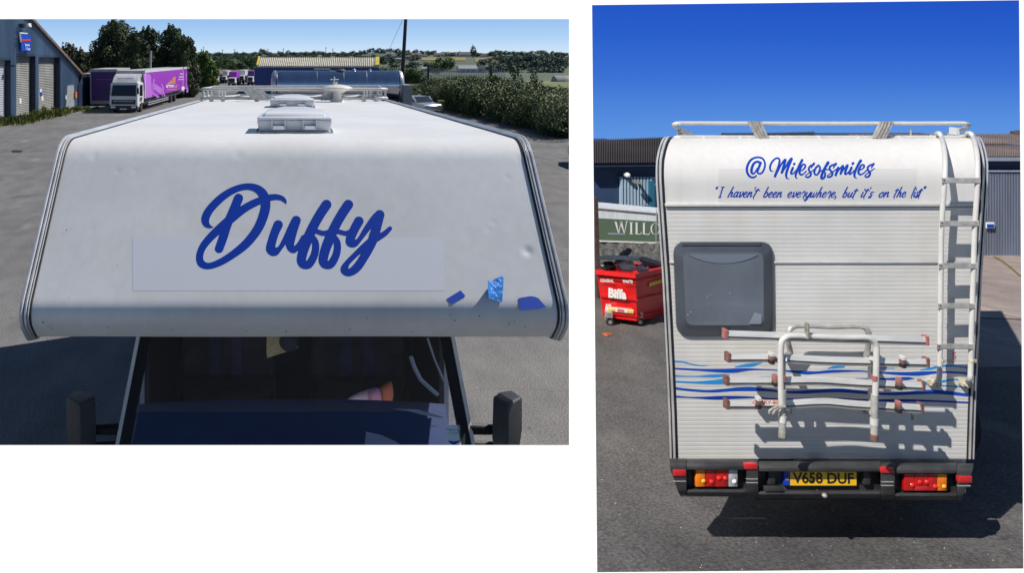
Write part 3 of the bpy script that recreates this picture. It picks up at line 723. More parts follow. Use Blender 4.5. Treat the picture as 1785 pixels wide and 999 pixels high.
# interior: everything stands behind the glass
def ib(name, quad_px, d_near, depth, m, up=0.0, bevel=.02):
    """upholstered block whose front outline is seen at quad_px, pushed back by depth"""
    mb = MB(); q = [P(x, y, d_near + up * i) for (x, y), i in zip(quad_px, (1, 1, 0, 0))]
    mb.prism(q, (0, depth, 0)); return mb.build(name, m, van, bevel=bevel)
back = MB(); back.box(-.80, .80, 5.3, 5.34, .6, 2.1); back.box(-.85, .85, 4.2, 5.3, .57, .60); back.build('cabin_bulkhead', 'cabin_black', van)
for s in (-1, 1):
    mb = MB(); mb.box(s * .80 - .012, s * .80 + .012, 4.26, 5.3, .57, 2.02); mb.build('cabin_side_lining', 'cabin_black', van)
dash = MB()
dash.grid(lambda u, v: (lambda yy: P((pil(yy)[0] + 24) * (1 - u) + (pil(yy)[1] - 34) * u, yy + 9 * (abs(u - .5) * 2) ** 2.5, 3.78 - .42 * v))(696 + 126 * v), 24, 6)
dash.build('dashboard', 'cabin_blue', van, smooth='all', fix=False)
for s, cx in ((0, 395), (1, 625)):
    ib('seat_back', [(cx - 78, 560), (cx + 78, 560), (cx + 84, 668), (cx - 84, 668)], 4.7, .14, 'cabin_fabric', .14, .03)
    for k in (-22, 18):
        ib('seat_stripe', [(cx + k - 9, 560), (cx + k + 9, 560), (cx + k + 10, 668), (cx + k - 10, 668)], 4.685, .01, 'cabin_stripe', .14, 0)
    ib('seat_base', [(cx - 80, 664), (cx + 80, 664), (cx + 84, 706), (cx - 84, 706)], 4.35, .3, 'cabin_fabric', .28, .03)
# seat corner and striped cushion on the passenger side, sunlight put into their colours
def blob(name, px_poly, d, bulge, m):
    mb = MB(); c = np.mean(np.array(px_poly, float), 0); n = len(px_poly); rings = 5; vs_ = []
    for r in range(rings + 1):
        t = r / rings
        for x, y in px_poly: vs_.append(P(c[0] + (x - c[0]) * t, c[1] + (y - c[1]) * t, d - bulge * math.sqrt(max(0, 1 - t * t))))
    fs = [(r * n + i, r * n + (i + 1) % n, (r + 1) * n + (i + 1) % n, (r + 1) * n + i) for r in range(rings) for i in range(n)]
    mb.mesh(vs_, fs); return mb.build(name, m, van, smooth='all', fix=False)
zi = lambda pts: [(500 + x / 4.85, 570 + y / 4.85) for x, y in pts]
blob('seat_side_bolster', zi([(785,515),(830,485),(885,460),(898,520),(902,580),(890,634),(840,636),(798,628),(798,560)]), 4.22, .03, 'seat_orange')
blob('cushion', zi([(500,618),(560,578),(620,550),(690,528),(692,622),(640,624),(560,620)]), 4.18, .03, 'pillow_pale')
blob('cushion', zi([(692,527),(740,515),(780,516),(796,560),(800,626),(740,630),(692,624)]), 4.175, .04, 'pillow_pink')
gp = MB(); zg = lambda pts: [(180 + x / 4.85, 570 + y / 4.85) for x, y in pts]
gp.prism([P(x, y, 4.1) for x, y in zg([(1383,20),(1570,20),(1620,120),(1650,178),(1385,264),(1380,215)])], (0, .01, 0)); gp.build('tan_board_in_cab', 'brass', van)  # sunlight put into the raised tan colour
kb = MB(); kb.lathe([(.01, -.05), (.035, -.045), (.052, 0), (.04, .045), (.01, .05)], P(504, 596, 4.05), 14, 'y'); kb.build('mirror_stalk_ball', 'black_plastic', van, smooth=True)
for path, nm in (([(716,622),(722,640),(733,662),(748,676),(763,689)], 'grab_handle'), ([(745,590),(758,628),(774,665)], 'belt_strap')):
    mb = MB(); mb.tube([P(x, y, 3.75) for x, y in path], [.010 if nm == 'grab_handle' else .005] * len(path), 8); mb.build(nm, 'hatch_grey', van, smooth=True)
sh = MB(); sh.quad(*[P(x, y, 3.66) for x, y in [(684,713),(728,714),(752,721),(775,728),(768,729),(738,724),(712,717)]]); sh.build('dashboard_paper', 'hatch_grey', van, fix=False)
sh = MB(); sh.quad(*[P(x, y, 3.42) for x, y in [(636,776),(638,753),(665,759),(690,770),(702,779),(700,792),(636,792)]]); sh.build('dashboard_paper', 'print_grey', van, fix=False)
# sticker on the glass
st = MB(); st.quad(*[ws(x, y) + WN * .004 for x, y in [(775,743),(776,742),(800,742),(801.5,743),(806,790),(779,790)]]); st = st.build('windscreen_sticker', 'sticker', van, fix=False)
def wtext(body, x0, x1, y0, y1, m, sk=.12):
    v, f = text2d(body, bold=.01); v = fit(v, x0, x1, y1, y0); mb = MB(); mb.mesh([ws(x + (y - 742) * sk, y) + WN * .006 for x, y in v], f); return mb.build('sticker_print', m, st, fix=False)
wtext('The Motorhome Co.', 778, 797, 749, 751.5, 'vinyl_dark'); wtext('Tel 01900', 780, 797, 755, 757.5, 'print_grey')
mb = MB(); mb.quad(*[ws(x, y) + WN * .006 for x, y in [(780,769),(791,771),(803,769),(796,774),(791,777),(786,775)]]); mb.build('sticker_print', 'vinyl_mid', st, fix=False)

# mirrors on corrugated arms
def mirror(side):
    sx = lambda x: x if side > 0 else 1026 - x
    m1 = MB()
    dn, df = 3.12, 3.34
    front = [(859,692),(862,687),(886,706),(886,790),(880,815),(866,800),(858,770)]
    out_ = [(886,706),(907,688),(911,694),(910,745),(905,765),(893,785),(886,790)]
    f3 = [P(sx(x), y, dn + (886 - x) * .0042) for x, y in front]; o3 = [P(sx(x), y, dn + (x - 886) * .003) for x, y in out_]
    top = [P(sx(x), y, d) for x, y, d in ((862,687,3.22),(869,684,3.32),(893,680,3.36),(907,688,3.20),(886,706,3.12))]
    # closed housing from three skins and a back
    hb = [(859,690,3.24),(886,706,3.12),(911,691,3.22),(893,679.5,3.37),(868,684,3.33)]
    hm = [(857,765,3.24),(886,782,3.13),(911,748,3.22),(894,735,3.37),(868,740,3.33)]
    hl = [(866,815,3.24),(888,830,3.14),(902,810,3.22),(892,800,3.34),(870,800,3.30)]
    V = [P(sx(x), y, d) for x, y, d in hb + hm + hl]
    m1.mesh(V, [(0, 1, 2, 3, 4), (0, 5, 6, 1), (1, 6, 7, 2), (2, 7, 8, 3), (3, 8, 9, 4), (4, 9, 5, 0), (5, 10, 11, 6), (6, 11, 12, 7), (7, 12, 13, 8), (8, 13, 14, 9), (9, 14, 10, 5), (14, 13, 12, 11, 10)])
    h = m1.build('mirror_housing', 'black_plastic', van, bevel=.013, seg=3, smooth=True)
    for y in (748, 778):
        a, b = P(sx(822), y, 3.35), P(sx(872), y + 2, 3.28); n = 34; pts = []; rr = []
        for i in range(n + 1):
            t = i / n; pts.append(a.lerp(b, t)); rr.append(.020 + (.004 if i % 2 else 0) - .004 * t)
        q = MB(); q.tube(pts, rr, 14); q.build('mirror_arm', 'rubber', van, smooth=True)
mirror(1); mirror(-1)

# ---------------------------------------------------------------- things standing on the motorhome roof
def roof_z(d):
    a, b = prof[0], prof[1]; return a[1] + (b[1] - a[1]) * (a[0] - d) / (a[0] - b[0])
def on_roof(px, py, h=0.0):
    s = (py - PY) / F; k = (prof[1][1] - prof[0][1]) / (prof[1][0] - prof[0][0])
    d = (H - h - prof[0][1] + k * prof[0][0]) / (s + k); return P(px, py, d)
def hatch(x0, x1, ypx, ytop_px, hgt, label):
    """roof light: x0..x1 front edge of the base in the photo, ypx its base line"""
    a = on_roof(x0, ypx); b = on_roof(x1, ypx); d0 = a.y; w_ = b.x - a.x; cx = (a.x + b.x) / 2; L = w_ * .98
    t = thing('roof_hatch', label, 'roof hatch', (cx, d0, roof_z(d0)), 0)
    T = lambda x, y, z: Vector((cx + x * w_ / 2, d0 + y * L, roof_z(d0 + y * L) + z))
    m = MB(); m.hexa([T(-1.02, 0, .001), T(1.02, 0, .001), T(1.02, 1, .001), T(-1.02, 1, .001)], [T(-1.02, 0, .009), T(1.02, 0, .009), T(1.02, 1, .009), T(-1.02, 1, .009)]); m.build('base_flange', 'hatch_grey', t)
    m = MB(); m.hexa([T(-.93, .02, .009), T(.93, .02, .009), T(.93, .97, .009), T(-.93, .97, .009)], [T(-1.0, -.02, hgt * .6), T(1.0, -.02, hgt * .6), T(1.0, .99, hgt * .6), T(-1.0, .99, hgt * .6)]); m.build('hatch_frame', 'hatch_grey', t, bevel=.012, smooth=True)
    m = MB(); m.hexa([T(-1.0, -.02, hgt * .6), T(1.0, -.02, hgt * .6), T(1.0, .99, hgt * .6), T(-1.0, .99, hgt * .6)], [T(-.97, 0, hgt * .74), T(.97, 0, hgt * .74), T(.97, .97, hgt * .74), T(-.97, .97, hgt * .74)]); m.build('lid_rim', 'hatch', t, bevel=.008, smooth=True)
    m = MB(); m.hexa([T(-.82, .08, hgt * .72), T(.82, .08, hgt * .72), T(.82, .9, hgt * .72), T(-.82, .9, hgt * .72)], [T(-.78, .13, hgt * .93), T(.78, .13, hgt * .93), T(.78, .86, hgt * .93), T(-.78, .86, hgt * .93)])
    m.hexa([T(-.78, .13, hgt * .93), T(.78, .13, hgt * .93), T(.78, .86, hgt * .93), T(-.78, .86, hgt * .93)], [T(-.30, .42, hgt * 1.12), T(.30, .42, hgt * 1.12), T(.30, .6, hgt * 1.12), T(-.30, .6, hgt * 1.12)]); m.build('raised_lid', 'hatch', t, bevel=.004, smooth=True)
    for x in (-.42, .40):
        m = MB(); m.box(x - .14, x + .14, -.07, .0, hgt * .18, hgt * .34, T); m.build('hinge', 'hatch', t)
        for q in (-.17, .17):
            m = MB(); m.box(x + q - .018, x + q + .018, -.06, .01, hgt * .18, hgt * .6, T); m.build('hinge_rib', 'hatch_grey', t)
    for k, (x, y) in enumerate([(sx * .985, y) for sx in (-1, 1) for y in (.03, .25, .5, .75, .97)]):
        m = MB(); m.lathe([(.005, 0), (.005, .004), (.003, .006)], T(x, y, .009), 8); m.build('screw', 'hatch_sunk', t)
    return t
hatch(447, 580, 232, 195, .115, 'larger white domed roof hatch at the front of the motorhome roof')
hatch(470, 549, 187.5, 168, .105, 'smaller low white roof hatch behind the larger one, before the rack')
# television aerial dish
ac = on_roof(588, 177); t = thing('television_aerial', 'cream disc shaped television aerial with a small mast on top, right of the hatches', 'aerial', tuple(ac))
k = ac.y / F
m = MB(); m.lathe([(13 * k, 0), (12 * k, 2 * k), (8.5 * k, 4 * k), (7.0 * k, 8 * k), (7.0 * k, 17 * k), (9 * k, 19 * k)], ac, 24); m.build('mast_foot', 'dish', t, smooth=True)
m = MB(); m.lathe([(8 * k, 16 * k), (16 * k, 19 * k), (25 * k, 22 * k), (26.5 * k, 24 * k), (25 * k, 25.5 * k), (16 * k, 28.5 * k), (6 * k, 30 * k), (.5 * k, 30.3 * k)], ac, 40); m.build('dish_shell', 'dish', t, smooth='all')
m = MB(); m.lathe([(3.4 * k, 28 * k), (3.4 * k, 33 * k), (3.0 * k, 34 * k)], ac + Vector((-5 * k, 0, 0)), 14); m.tube([ac + Vector((-5 * k, 0, 30 * k)), ac + Vector((-5 * k, 0, 44 * k))], .9 * k, 8); m.tube([ac + Vector((-12 * k, 0, 39 * k)), ac + Vector((2.5 * k, 0, 39 * k))], .8 * k, 8); m.tube([ac + Vector((-1 * k, 0, 28 * k)), ac + Vector((-1 * k, 0, 35 * k))], 1.2 * k, 8); m.build('mast_tip', 'dish', t, smooth=True)

# roof rack at the back of the roof
RK = thing('roof_rack', 'low white tubular roof rack with tread boards at the back of the motorhome roof', 'roof rack', (0, 8.85, roof_z(8.85)))
def rp(px, py, d): return P(px, py, d)
def rtube(pts, r, nm='rail', m='white_rail'):
    q = MB(); q.tube(pts, r, 10); return q.build(nm, m, RK, smooth=True)
ZR = lambda h, d: roof_z(d) + h
def loop_rail(h, d0, d1, x0, x1, r):
    c = .10; pts = [(x0, d0 + .75 * (d1 - d0), h), (x0, d0 + c, h), (x0 + c * .3, d0 + c * .3, h), (x0 + c, d0, h), ((x0 + x1) / 2, d0, h), (x1 - c, d0, h), (x1 - c * .3, d0 + c * .3, h), (x1, d0 + c, h), (x1, d0 + .75 * (d1 - d0), h)]
    return [Vector((x, d, roof_z(d) + hh)) for x, d, hh in pts]
XA, XB = -1.05, 1.05
rtube(loop_rail(.035, 8.80, 10.1, XA, XB, .016), .016)
rtube(loop_rail(.135, 8.83, 10.1, XA, XB, .017), .017)
for hh, dq in ((.035, 9.72), (.135, 9.75)):
    rtube([Vector((XA, 9.4, roof_z(9.4) + hh)), Vector((XA, dq, roof_z(dq) + hh)), Vector((XA + .05, dq + .04, roof_z(9.2) + hh)), Vector((XB - .05, dq + .04, roof_z(9.2) + hh)), Vector((XB, dq, roof_z(9.2) + hh)), Vector((XB, 9.4, roof_z(9.4) + hh))], .016)
for x in (XA + .02, -.86, .86, XB - .02):
    for d in (8.88, 9.3, 9.7): rtube([Vector((x, d, roof_z(d) + .03)), Vector((x, d, roof_z(d) + .14))], .013, 'upright')
for x in (-.93, -.80, -.42, 0.0, .43, .78, .92):
    q = MB(); d = 8.80; q.box(x - .022, x + .022, d - .024, d + .024, roof_z(d) + .001, roof_z(d) + .058); q.build('rail_clamp', 'grey_tube', RK, bevel=.004)
for x0, x1 in ((-.62, -.30), (.12, .34), (-.28, -.02), (-.88, -.52), (.55, .80)):
    rtube([Vector((x0, 8.83, roof_z(8.8) + .04)), Vector((x1 if x1 > 0 else x0 + .2, 9.7, roof_z(9.7) + .045))], .011, 'cross_bar')
for x, sgn_, dk in ((-.42, -1, 8.22), (.43, 1, 8.22)):
    for d, off in ((8.765, 0), (9.65, 0)):
        q = MB(); hw = .085
        a0 = Vector((x + sgn_ * .11, d, roof_z(d) + .155)); b0 = Vector((x - sgn_ * .055, d, roof_z(d) + .012))
        q.prism([a0 + Vector((-hw, 0, 0)), a0 + Vector((hw, 0, 0)), b0 + Vector((hw, 0, 0)), b0 + Vector((-hw, 0, 0))], (0, .012, 0)); q.build('tread_board', 'alu_tread', RK)
        for kx in (-.03, .03):
            q = MB(); q.prism([a0 + Vector((kx - .004, -.001, 0)), a0 + Vector((kx + .004, -.001, 0)), b0 + Vector((kx + .004, -.001, 0)), b0 + Vector((kx - .004, -.001, 0))], (0, -.004, 0)); q.build('tread_ridge', 'grey_tube', RK)

# ---------------------------------------------------------------- background of the left yard
GD = lambda py: H * F / (py - PY)          # depth of the yard at a photo row
def G(px, py): return P(px, py, GD(py))
def on_line(px, A, B):
    """point above line A-B (plan) on the vertical plane seen at photo column px"""
    s = (px - PX) / F; t = (A.x - s * A.y) / ((s * (B.y - A.y)) - (B.x - A.x)); return A + (B - A) * t
# garage with three shutters
A, B = G(-60, 224), G(136, 186.5); A.z = B.z = 0
def GW(px, py, out=0.0):
    q = on_line(px, A, B); n = Vector((B.y - A.y, -(B.x - A.x), 0)).normalized(); p = P(px, py, q.y); p.z = max(p.z, 0); return p + n * out
GN = Vector((B.y - A.y, -(B.x - A.x), 0)).normalized()
if GN.y > 0: GN = -GN
gar = thing('garage_workshop', 'blue corrugated workshop with roller shutters and a sloping gable at the left edge', 'building', tuple(B))
ridge = lambda px: 33 + (px - 50) * (100 / 93.0)        # verge line rows
tan_pt = lambda px, py: GW(px, py)
# corrugated wall split round the openings
OPEN = [(-38, 18, 104, 213), (26, 61, 97, 208), (66, 103, 99, 198)]
def zof(px, py): return GW(px, py).z
wall = MB()
L_ = (B - A).length; dirv = (B - A).normalized()
def param(px): return (on_line(px, A, B) - A).length
cuts = [(param(a), param(b), zof((a + b) / 2, y0)) for a, b, y0, y1 in OPEN]
import bisect
n = 132; zt = lambda s: (lambda q: q)(None)
s143 = param(136)
# roof line in wall coordinates
pA, pB = (param(50), zof(50, 33)), (param(136), zof(136, 127))
slope = (pB[1] - pA[1]) / (pB[0] - pA[0]); top_z = lambda s: pA[1] + slope * (s - pA[0])
for i in range(n):
    s0, s1 = L_ * i / n, L_ * (i + 1) / n; o0 = .05 if i % 2 else -.05; o1 = -o0
    zb0 = zb1 = 0
    for c in cuts:
        if c[0] <= (s0 + s1) / 2 <= c[1]: zb0 = zb1 = c[2]
    a0 = A + dirv * s0 + GN * (.07 if i % 2 else -.07); a1 = A + dirv * s1 + GN * (.07 if not i % 2 else -.07)
    wall.quad(a0 + Vector((0, 0, zb0)), a1 + Vector((0, 0, zb1)), a1 + Vector((0, 0, top_z(s1))), a0 + Vector((0, 0, top_z(s0))))
wall.build('corrugated_wall', 'garage_blue', gar, fix=False)
for k, ((a, b, z), mt) in enumerate(zip(cuts, ('shutter_white', 'shutter', 'shutter'))):
    mb = MB(); ns = 34
    p0, p1 = A + dirv * a - GN * .28, A + dirv * b - GN * .28
    for i in range(ns):
        za, zb = z * i / ns, z * (i + 1) / ns; zm = (za + zb) / 2
        mb.quad(p0 + Vector((0, 0, za)), p1 + Vector((0, 0, za)), p1 + GN * .03 + Vector((0, 0, zm)), p0 + GN * .03 + Vector((0, 0, zm)))
        mb.quad(p0 + GN * .03 + Vector((0, 0, zm)), p1 + GN * .03 + Vector((0, 0, zm)), p1 + Vector((0, 0, zb)), p0 + Vector((0, 0, zb)))
    mb.build('roller_shutter', mt, gar, fix=False)
    mb = MB()
    for q, w_ in ((a, .12), (b, -.12)):
        c0 = A + dirv * q; mb.prism([c0 - GN * .5, c0 + GN * .03, c0 + dirv * w_ * .3 + GN * .03, c0 + dirv * w_ * .3 - GN * .5], (0, 0, z))
    c0, c1 = A + dirv * a, A + dirv * b
    mb.prism([c0 - GN * .5 + Vector((0, 0, z - .02)), c1 - GN * .5 + Vector((0, 0, z - .02)), c1 + GN * .03 + Vector((0, 0, z - .02)), c0 + GN * .03 + Vector((0, 0, z - .02))], (0, 0, .12))
    mb.build('shutter_frame', 'garage_dark', gar)
mb = MB(); vb = [A + Vector((0, 0, top_z(0))), B + dirv * .25 + Vector((0, 0, top_z(L_ + .25)))]
mb.bar(vb[0] + GN * .1 + Vector((0, 0, .03)), vb[1] + GN * .1 + Vector((0, 0, .03)), .3, .16); mb.build('verge', 'verge_trim', gar)
# roof sheet and the dark flank going back
back = Vector((-.50, .87, 0)).normalized() * 26
mb = MB(); mb.quad(vb[0] + Vector((0, 0, .1)), vb[1] + Vector((0, 0, .1)), vb[1] + back + Vector((0, 0, .1)), vb[0] + back + Vector((0, 0, .1))); mb.build('roof', 'roof_dark', gar, fix=False)
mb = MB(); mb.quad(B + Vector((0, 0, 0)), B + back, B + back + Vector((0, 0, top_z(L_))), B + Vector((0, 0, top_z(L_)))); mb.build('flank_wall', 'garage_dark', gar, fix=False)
fk = MB(); f0 = G(137, 187); f1 = G(148, 184); f0.z = f1.z = 0
fk.hexa([f0, f1, f1 + Vector((.2, 2, 0)), f0 + Vector((-.2, 2, 0))], [P(137, 147, f0.y), P(143, 134, f1.y), P(143, 134, f1.y) + Vector((.2, 2, 0)), P(137, 145, f0.y) + Vector((-.2, 2, 0))]); fk.build('side_porch', 'garage_dark', gar)
mb = MB(); a0, a1 = GW(112, 193, .1), GW(127, 188, .1); mb.prism([a0, a1, GW(126, 148, .1), GW(115, 149, .1)], GN * -.35); mb.build('meter_cabinet', 'fence_grey', gar)
mb = MB(); mb.prism([GW(126, 170, .2), GW(129, 170, .2), GW(129, 160, .2), GW(126, 160, .2)], GN * -.1); mb.build('orange_box', 'print_orange', gar)
for (x0, x1, y0, y1, m_) in ((31, 34.5, 171, 180, 'print_white'), (67, 70, 154, 160, 'print_white'), (67.5, 71, 160, 167, 'vinyl_mid'), (69.5, 73, 167, 175, 'print_white'), (112, 116, 166, 173, 'print_white'), (29, 31, 164, 168, 'print_grey')):
    mb = MB(); mb.prism([GW(x0, y1, .06), GW(x1, y1, .06), GW(x1, y0, .06), GW(x0, y0, .06)], GN * .03); mb.build('notice', m_, gar)
mb = MB(); mb.prism([GW(16, 113, .1), GW(19, 113, .1), GW(19, 116, .1), GW(16, 116, .1)], GN * .15); mb.build('camera_housing', 'print_black', gar)
# floodlight and the hanging blue sign
fl_ = thing('floodlight', 'white floodlight under the garage gable above the blue sign', 'floodlight', tuple(GW(33, 42, .3)))
mb = MB(); mb.prism([GW(33, 40, .15), GW(38, 40, .15), GW(39, 47, .15), GW(34, 45, .15)], GN * .35); mb.build('lamp_body', 'hatch', fl_)
mb = MB(); mb.prism([GW(28, 41, .12), GW(32, 40, .12), GW(33, 48, .12), GW(29, 46, .12)], GN * .25); mb.build('bracket', 'print_black', fl_)
sg = thing('garage_sign', 'blue hanging sign with a red stripe and white words on the garage gable', 'sign', tuple(GW(37, 88, .2)))
mb = MB(); mb.prism([GW(29, 88, .2), GW(46, 88, .2), GW(45, 60, .2), GW(28, 59, .2)], GN * .06); mb.build('sign_panel', 'vinyl_mid', sg)
mb = MB(); mb.prism([GW(29, 72, .28), GW(44, 71.5, .28), GW(44, 67.5, .28), GW(28.5, 68, .28)], GN * .01); mb.build('red_stripe', 'print_red', sg)
mb = MB(); mb.tube([GW(26, 57, .25), GW(39, 58, .25)], .04, 6); mb.tube([GW(26, 57, .25), GW(28, 73, .25)], .04, 6); mb.build('hanger', 'white_paint', sg)
def gtext(body, x0, x1, y0, y1, m, par, wf, nm='lettering'):
    v, f = text2d(body, bold=.02); v = fit(v, x0, x1, y1, y0); mb = MB(); mb.mesh([wf(x, y) for x, y in v], f); return mb.build(nm, m, par, fix=False)
gtext('Service', 34, 42, 75, 80, 'print_white', sg, lambda x, y: GW(x, y, .30)); gtext('V Tests', 35, 43, 82, 87, 'print_white', sg, lambda x, y: GW(x, y, .30))
# rough grass along the garage
V, Fq = [], []
r = np.random.default_rng(5); n = 9000
px_ = r.uniform(-60, 175, n); base = np.interp(px_, [-60, 0, 40, 66, 104, 130, 175], [226, 216, 212.5, 205, 199, 192, 188]); hw = np.interp(px_, [-60, 30, 60, 75, 110, 150, 175], [4, 4, 7, 6, 5, 2, .6])
py_ = base + r.normal(0, .5, n) * hw * .8; gd = H * F / (py_ - PY); X = (px_ - PX) / F * gd
clump = .5 + .5 * np.sin(px_ * .55) * np.sin(px_ * .21 + 1)
hh = r.uniform(.05, .28, n) * (.4 + clump) * np.interp(px_, [-60, 60, 80, 110, 150, 175], [.7, 1.3, 1.5, 1.0, .5, .3]); aa = r.uniform(0, 6.28, n); wd = r.uniform(.02, .07, n); lx, ly = r.normal(0, .08, n), r.normal(0, .08, n)
b0 = np.stack([X - np.cos(aa) * wd, gd - np.sin(aa) * wd, np.zeros(n)], 1); b1 = np.stack([X + np.cos(aa) * wd, gd + np.sin(aa) * wd, np.zeros(n)], 1)
t1 = np.stack([X + lx + .01, gd + ly, hh], 1); t0 = np.stack([X + lx - .01, gd + ly, hh], 1)
me = np_mesh('rough_grass', np.stack([b0, b1, t1, t0], 1).reshape(-1, 3), np.arange(4 * n).reshape(-1, 4), 'weeds')
tag(link_mesh('rough_grass', me), 'strip of rough grass and weeds along the foot of the blue garage', 'grass', kind='stuff')
mh = MB(); q = [G(20, 263), G(24, 261.5), G(40, 262.3), G(36, 265.5), G(21, 265.5)]; mh.prism([p + Vector((0, 0, .004)) for p in q], (0, 0, .004)); tag(mh.build('manhole_cover', 'manhole'), 'small dark drain cover set in the yard left of the motorhome', 'drain cover')

# ---- lorries
def wheel(c, r_, w_, T, par):
    t = MB(); t.lathe([(r_ * .55, -w_), (r_ * .96, -w_), (r_, -w_ * .6), (r_, w_ * .6), (r_ * .96, w_), (r_ * .55, w_)], c, 18, 'x', T); o = t.build('wheel', 'tyre', par, smooth=True)
    t = MB(); t.lathe([(r_ * .12, w_ * 1.02), (r_ * .2, w_ * .9), (r_ * .5, w_ * .8), (r_ * .56, w_ * .98)], c, 16, 'x', T); t.build('wheel_rim', 'rim', o, smooth=True)
    t = MB(); t.lathe([(r_ * .12, -w_ * 1.02), (r_ * .2, -w_ * .9), (r_ * .5, -w_ * .8), (r_ * .56, -w_ * .98)], c, 16, 'x', T); t.build('wheel_rim', 'rim', o, smooth=True)
# the purple lorry: its near front corner stands at the photo column 241, its flank runs back to 322
S = 1.0
lc = G(240, 196.5); lc.z = 0; le = G(318, 172.5); le.z = 0
ly_ = (le - lc); ly_.z = 0; Llen = ly_.length; ly_.normalize(); lx_ = Vector((-ly_.y, ly_.x, 0))   # towards the left of the lorry as seen
if lx_.x > 0: lx_ = -lx_
def LT(x, y, z): return lc + lx_ * x + ly_ * y + Vector((0, 0, z * .79))
def WT(x, y):
    b = LT(x, y, 0); b.z = .29
    return b, (lambda p, q, r_: b + lx_ * (p - b.x) + ly_ * (q - b.y) + Vector((0, 0, r_ - b.z)))
lor = thing('box_lorry', 'white cabbed lorry with a bright purple curtain side printed with delivery figures', 'lorry', tuple(lc))
CW = 1.62; k0 = lc.y / F
def hz(py, d=None): return (196.5 - py) * k0
fr = hz(160); # cab
cab = MB()
def cabprof(x0, x1, pr): cab.prism([LT(x0, y, z) for y, z in pr], lx_ * (x1 - x0))
cabprof(0, CW, [(.0, .35), (-.02, .95), (.04, 1.30), (.24, 2.35 * .92), (1.45, 2.35 * .92), (1.5, 1.2), (1.5, .62), (.5, .60), (.42, .35)])
cab.build('cab', 'white_paint', lor, bevel=.04)
mb = MB(); mb.prism([LT(.10, .012, 1.22), LT(CW - .10, .012, 1.22), LT(CW - .14, .19, 2.0), LT(.14, .19, 2.0)], ly_ * -.02); mb.build('windscreen', 'dark_glass', lor)
mb = MB(); mb.prism([LT(-.012, .42, 1.22), LT(-.012, 1.2, 1.15), LT(-.012, 1.2, 1.98), LT(-.012, .5, 1.98)], lx_ * .03); mb.build('side_window', 'dark_glass', lor)
mb = MB(); mb.prism([LT(-.014, .48, .78), LT(-.014, 1.0, .78), LT(-.014, 1.1, 1.08), LT(-.014, .48, 1.08)], lx_ * .03); mb.build('lower_window', 'dark_glass', lor)
mb = MB(); mb.box(.12, CW - .12, -.035, .02, .62, .95, LT); mb.build('grille', 'chassis', lor)
mb = MB(); mb.box(.22, CW - .22, -.045, -.03, .80, .88, LT); mb.build('grille_badge', 'fence_grey', lor)
mb = MB(); mb.box(.0, CW, -.07, .3, .18, .52, LT); mb.build('bumper', 'chassis', lor, bevel=.03)
mb = MB(); mb.box(CW / 2 - .2, CW / 2 + .2, -.085, -.07, .24, .33, LT); mb.build('number_plate', 'print_white', lor)
for x in (.08, CW - .35):
    mb = MB(); mb.box(x, x + .27, -.085, -.05, .36, .48, LT); mb.build('headlight', 'lamp_clear_hot', lor)
    mb = MB(); mb.box(x - .14 if x < 1 else x + .34, x - .04 if x < 1 else x + .44, .0, .06, 1.35, 1.8, LT); mb.build('mirror', 'print_black', lor)
df = MB(); n = 8; rows_ = []
for i in range(n + 1):
    t = i / n; y = .22 + 1.2 * t; z = 2.17 + .62 * math.sin(min(1, t * 1.25) * math.pi / 2) ** .8; rows_.append((y, z))
for x0, x1 in ((.1, CW - .1),):
    poly = [LT(x0, y, z) for y, z in rows_] + [LT(x0, rows_[-1][0], 2.16), LT(x0, .22, 2.16)]; df.prism(poly, lx_ * (x1 - x0))
df.build('wind_deflector', 'white_dirty', lor, smooth=True)
def ltext(body, x0, x1, z0, z1, m, par, fn, nm='lettering', bold=.02):
    v, f = text2d(body, bold=bold); v = fit(v, x0, x1, z0, z1); mb = MB(); mb.mesh([fn(x, y) for x, y in v], f); return mb.build(nm, m, par, fix=False)
ltext('arrowxl', CW - .35, .35, 2.44, 2.56, 'vinyl_dark', lor, lambda x, z: LT(x, .30 + (z - 2.17) * .55 - .06, z))
# box body
BZ0, BZ1, BY0, BY1 = .92, 3.02, 1.62, Llen
mb = MB(); mb.box(-.02, CW + .04, BY0, BY1, BZ0, BZ1, LT); mb.build('box_body', 'white_dirty', lor)
mb = MB(); mb.box(-.05, -.02, BY0 + .1, BY1 - .12, BZ0 + .05, BZ1 - .17, LT); mb.build('curtain_side', 'purple', lor)
mb = MB(); mb.box(-.06, .0, BY0, BY1, BZ1 - .16, BZ1 + .03, LT); mb.build('top_rail', 'white_paint', lor)
for y in (BY0, BY1 - .12):
    mb = MB(); mb.box(-.06, .0, y, y + .1, BZ0, BZ1 - .165, LT); mb.build('corner_post', 'white_paint', lor)
def side(px, py, out_=.056):
    """point on the purple flank seen at a photo pixel"""
    s = (px - PX) / F; o = lc - lx_ * out_
    t = (s * o.y - o.x) / (ly_.x - s * ly_.y); q = o + ly_ * t; return P(px, py, q.y)
def sidep(name, pts, m, o=.056, par=lor):
    mb = MB(); mb.quad(*[side(x, y, o) for x, y in pts]); return mb.build(name, m, par, fix=False)
zl = lambda pts: [(150 + x / 7.14, 90 + y / 7.14) for x, y in pts]
sidep('printed_van', zl([(715,270),(780,268),(808,300),(818,480),(820,560),(745,580)]), 'purple_lt')
sidep('printed_crate', zl([(850,390),(945,455),(935,535),(842,462)]), 'purple_lt', .058)
sidep('printed_ramp', zl([(800,480),(915,560),(900,575),(790,500)]), 'purple_lt', .058)
for px, py in ((845, 345), (945, 408)):
    sidep('printed_figure', zl([(px - 12, py), (px, py - 14), (px + 12, py), (px + 8, py + 14), (px - 8, py + 14)]), 'purple_lt', .06)
sidep('printed_figure', zl([(832,362),(850,358),(846,400),(838,440),(842,500),(826,500),(824,420)]), 'purple_lt', .06)
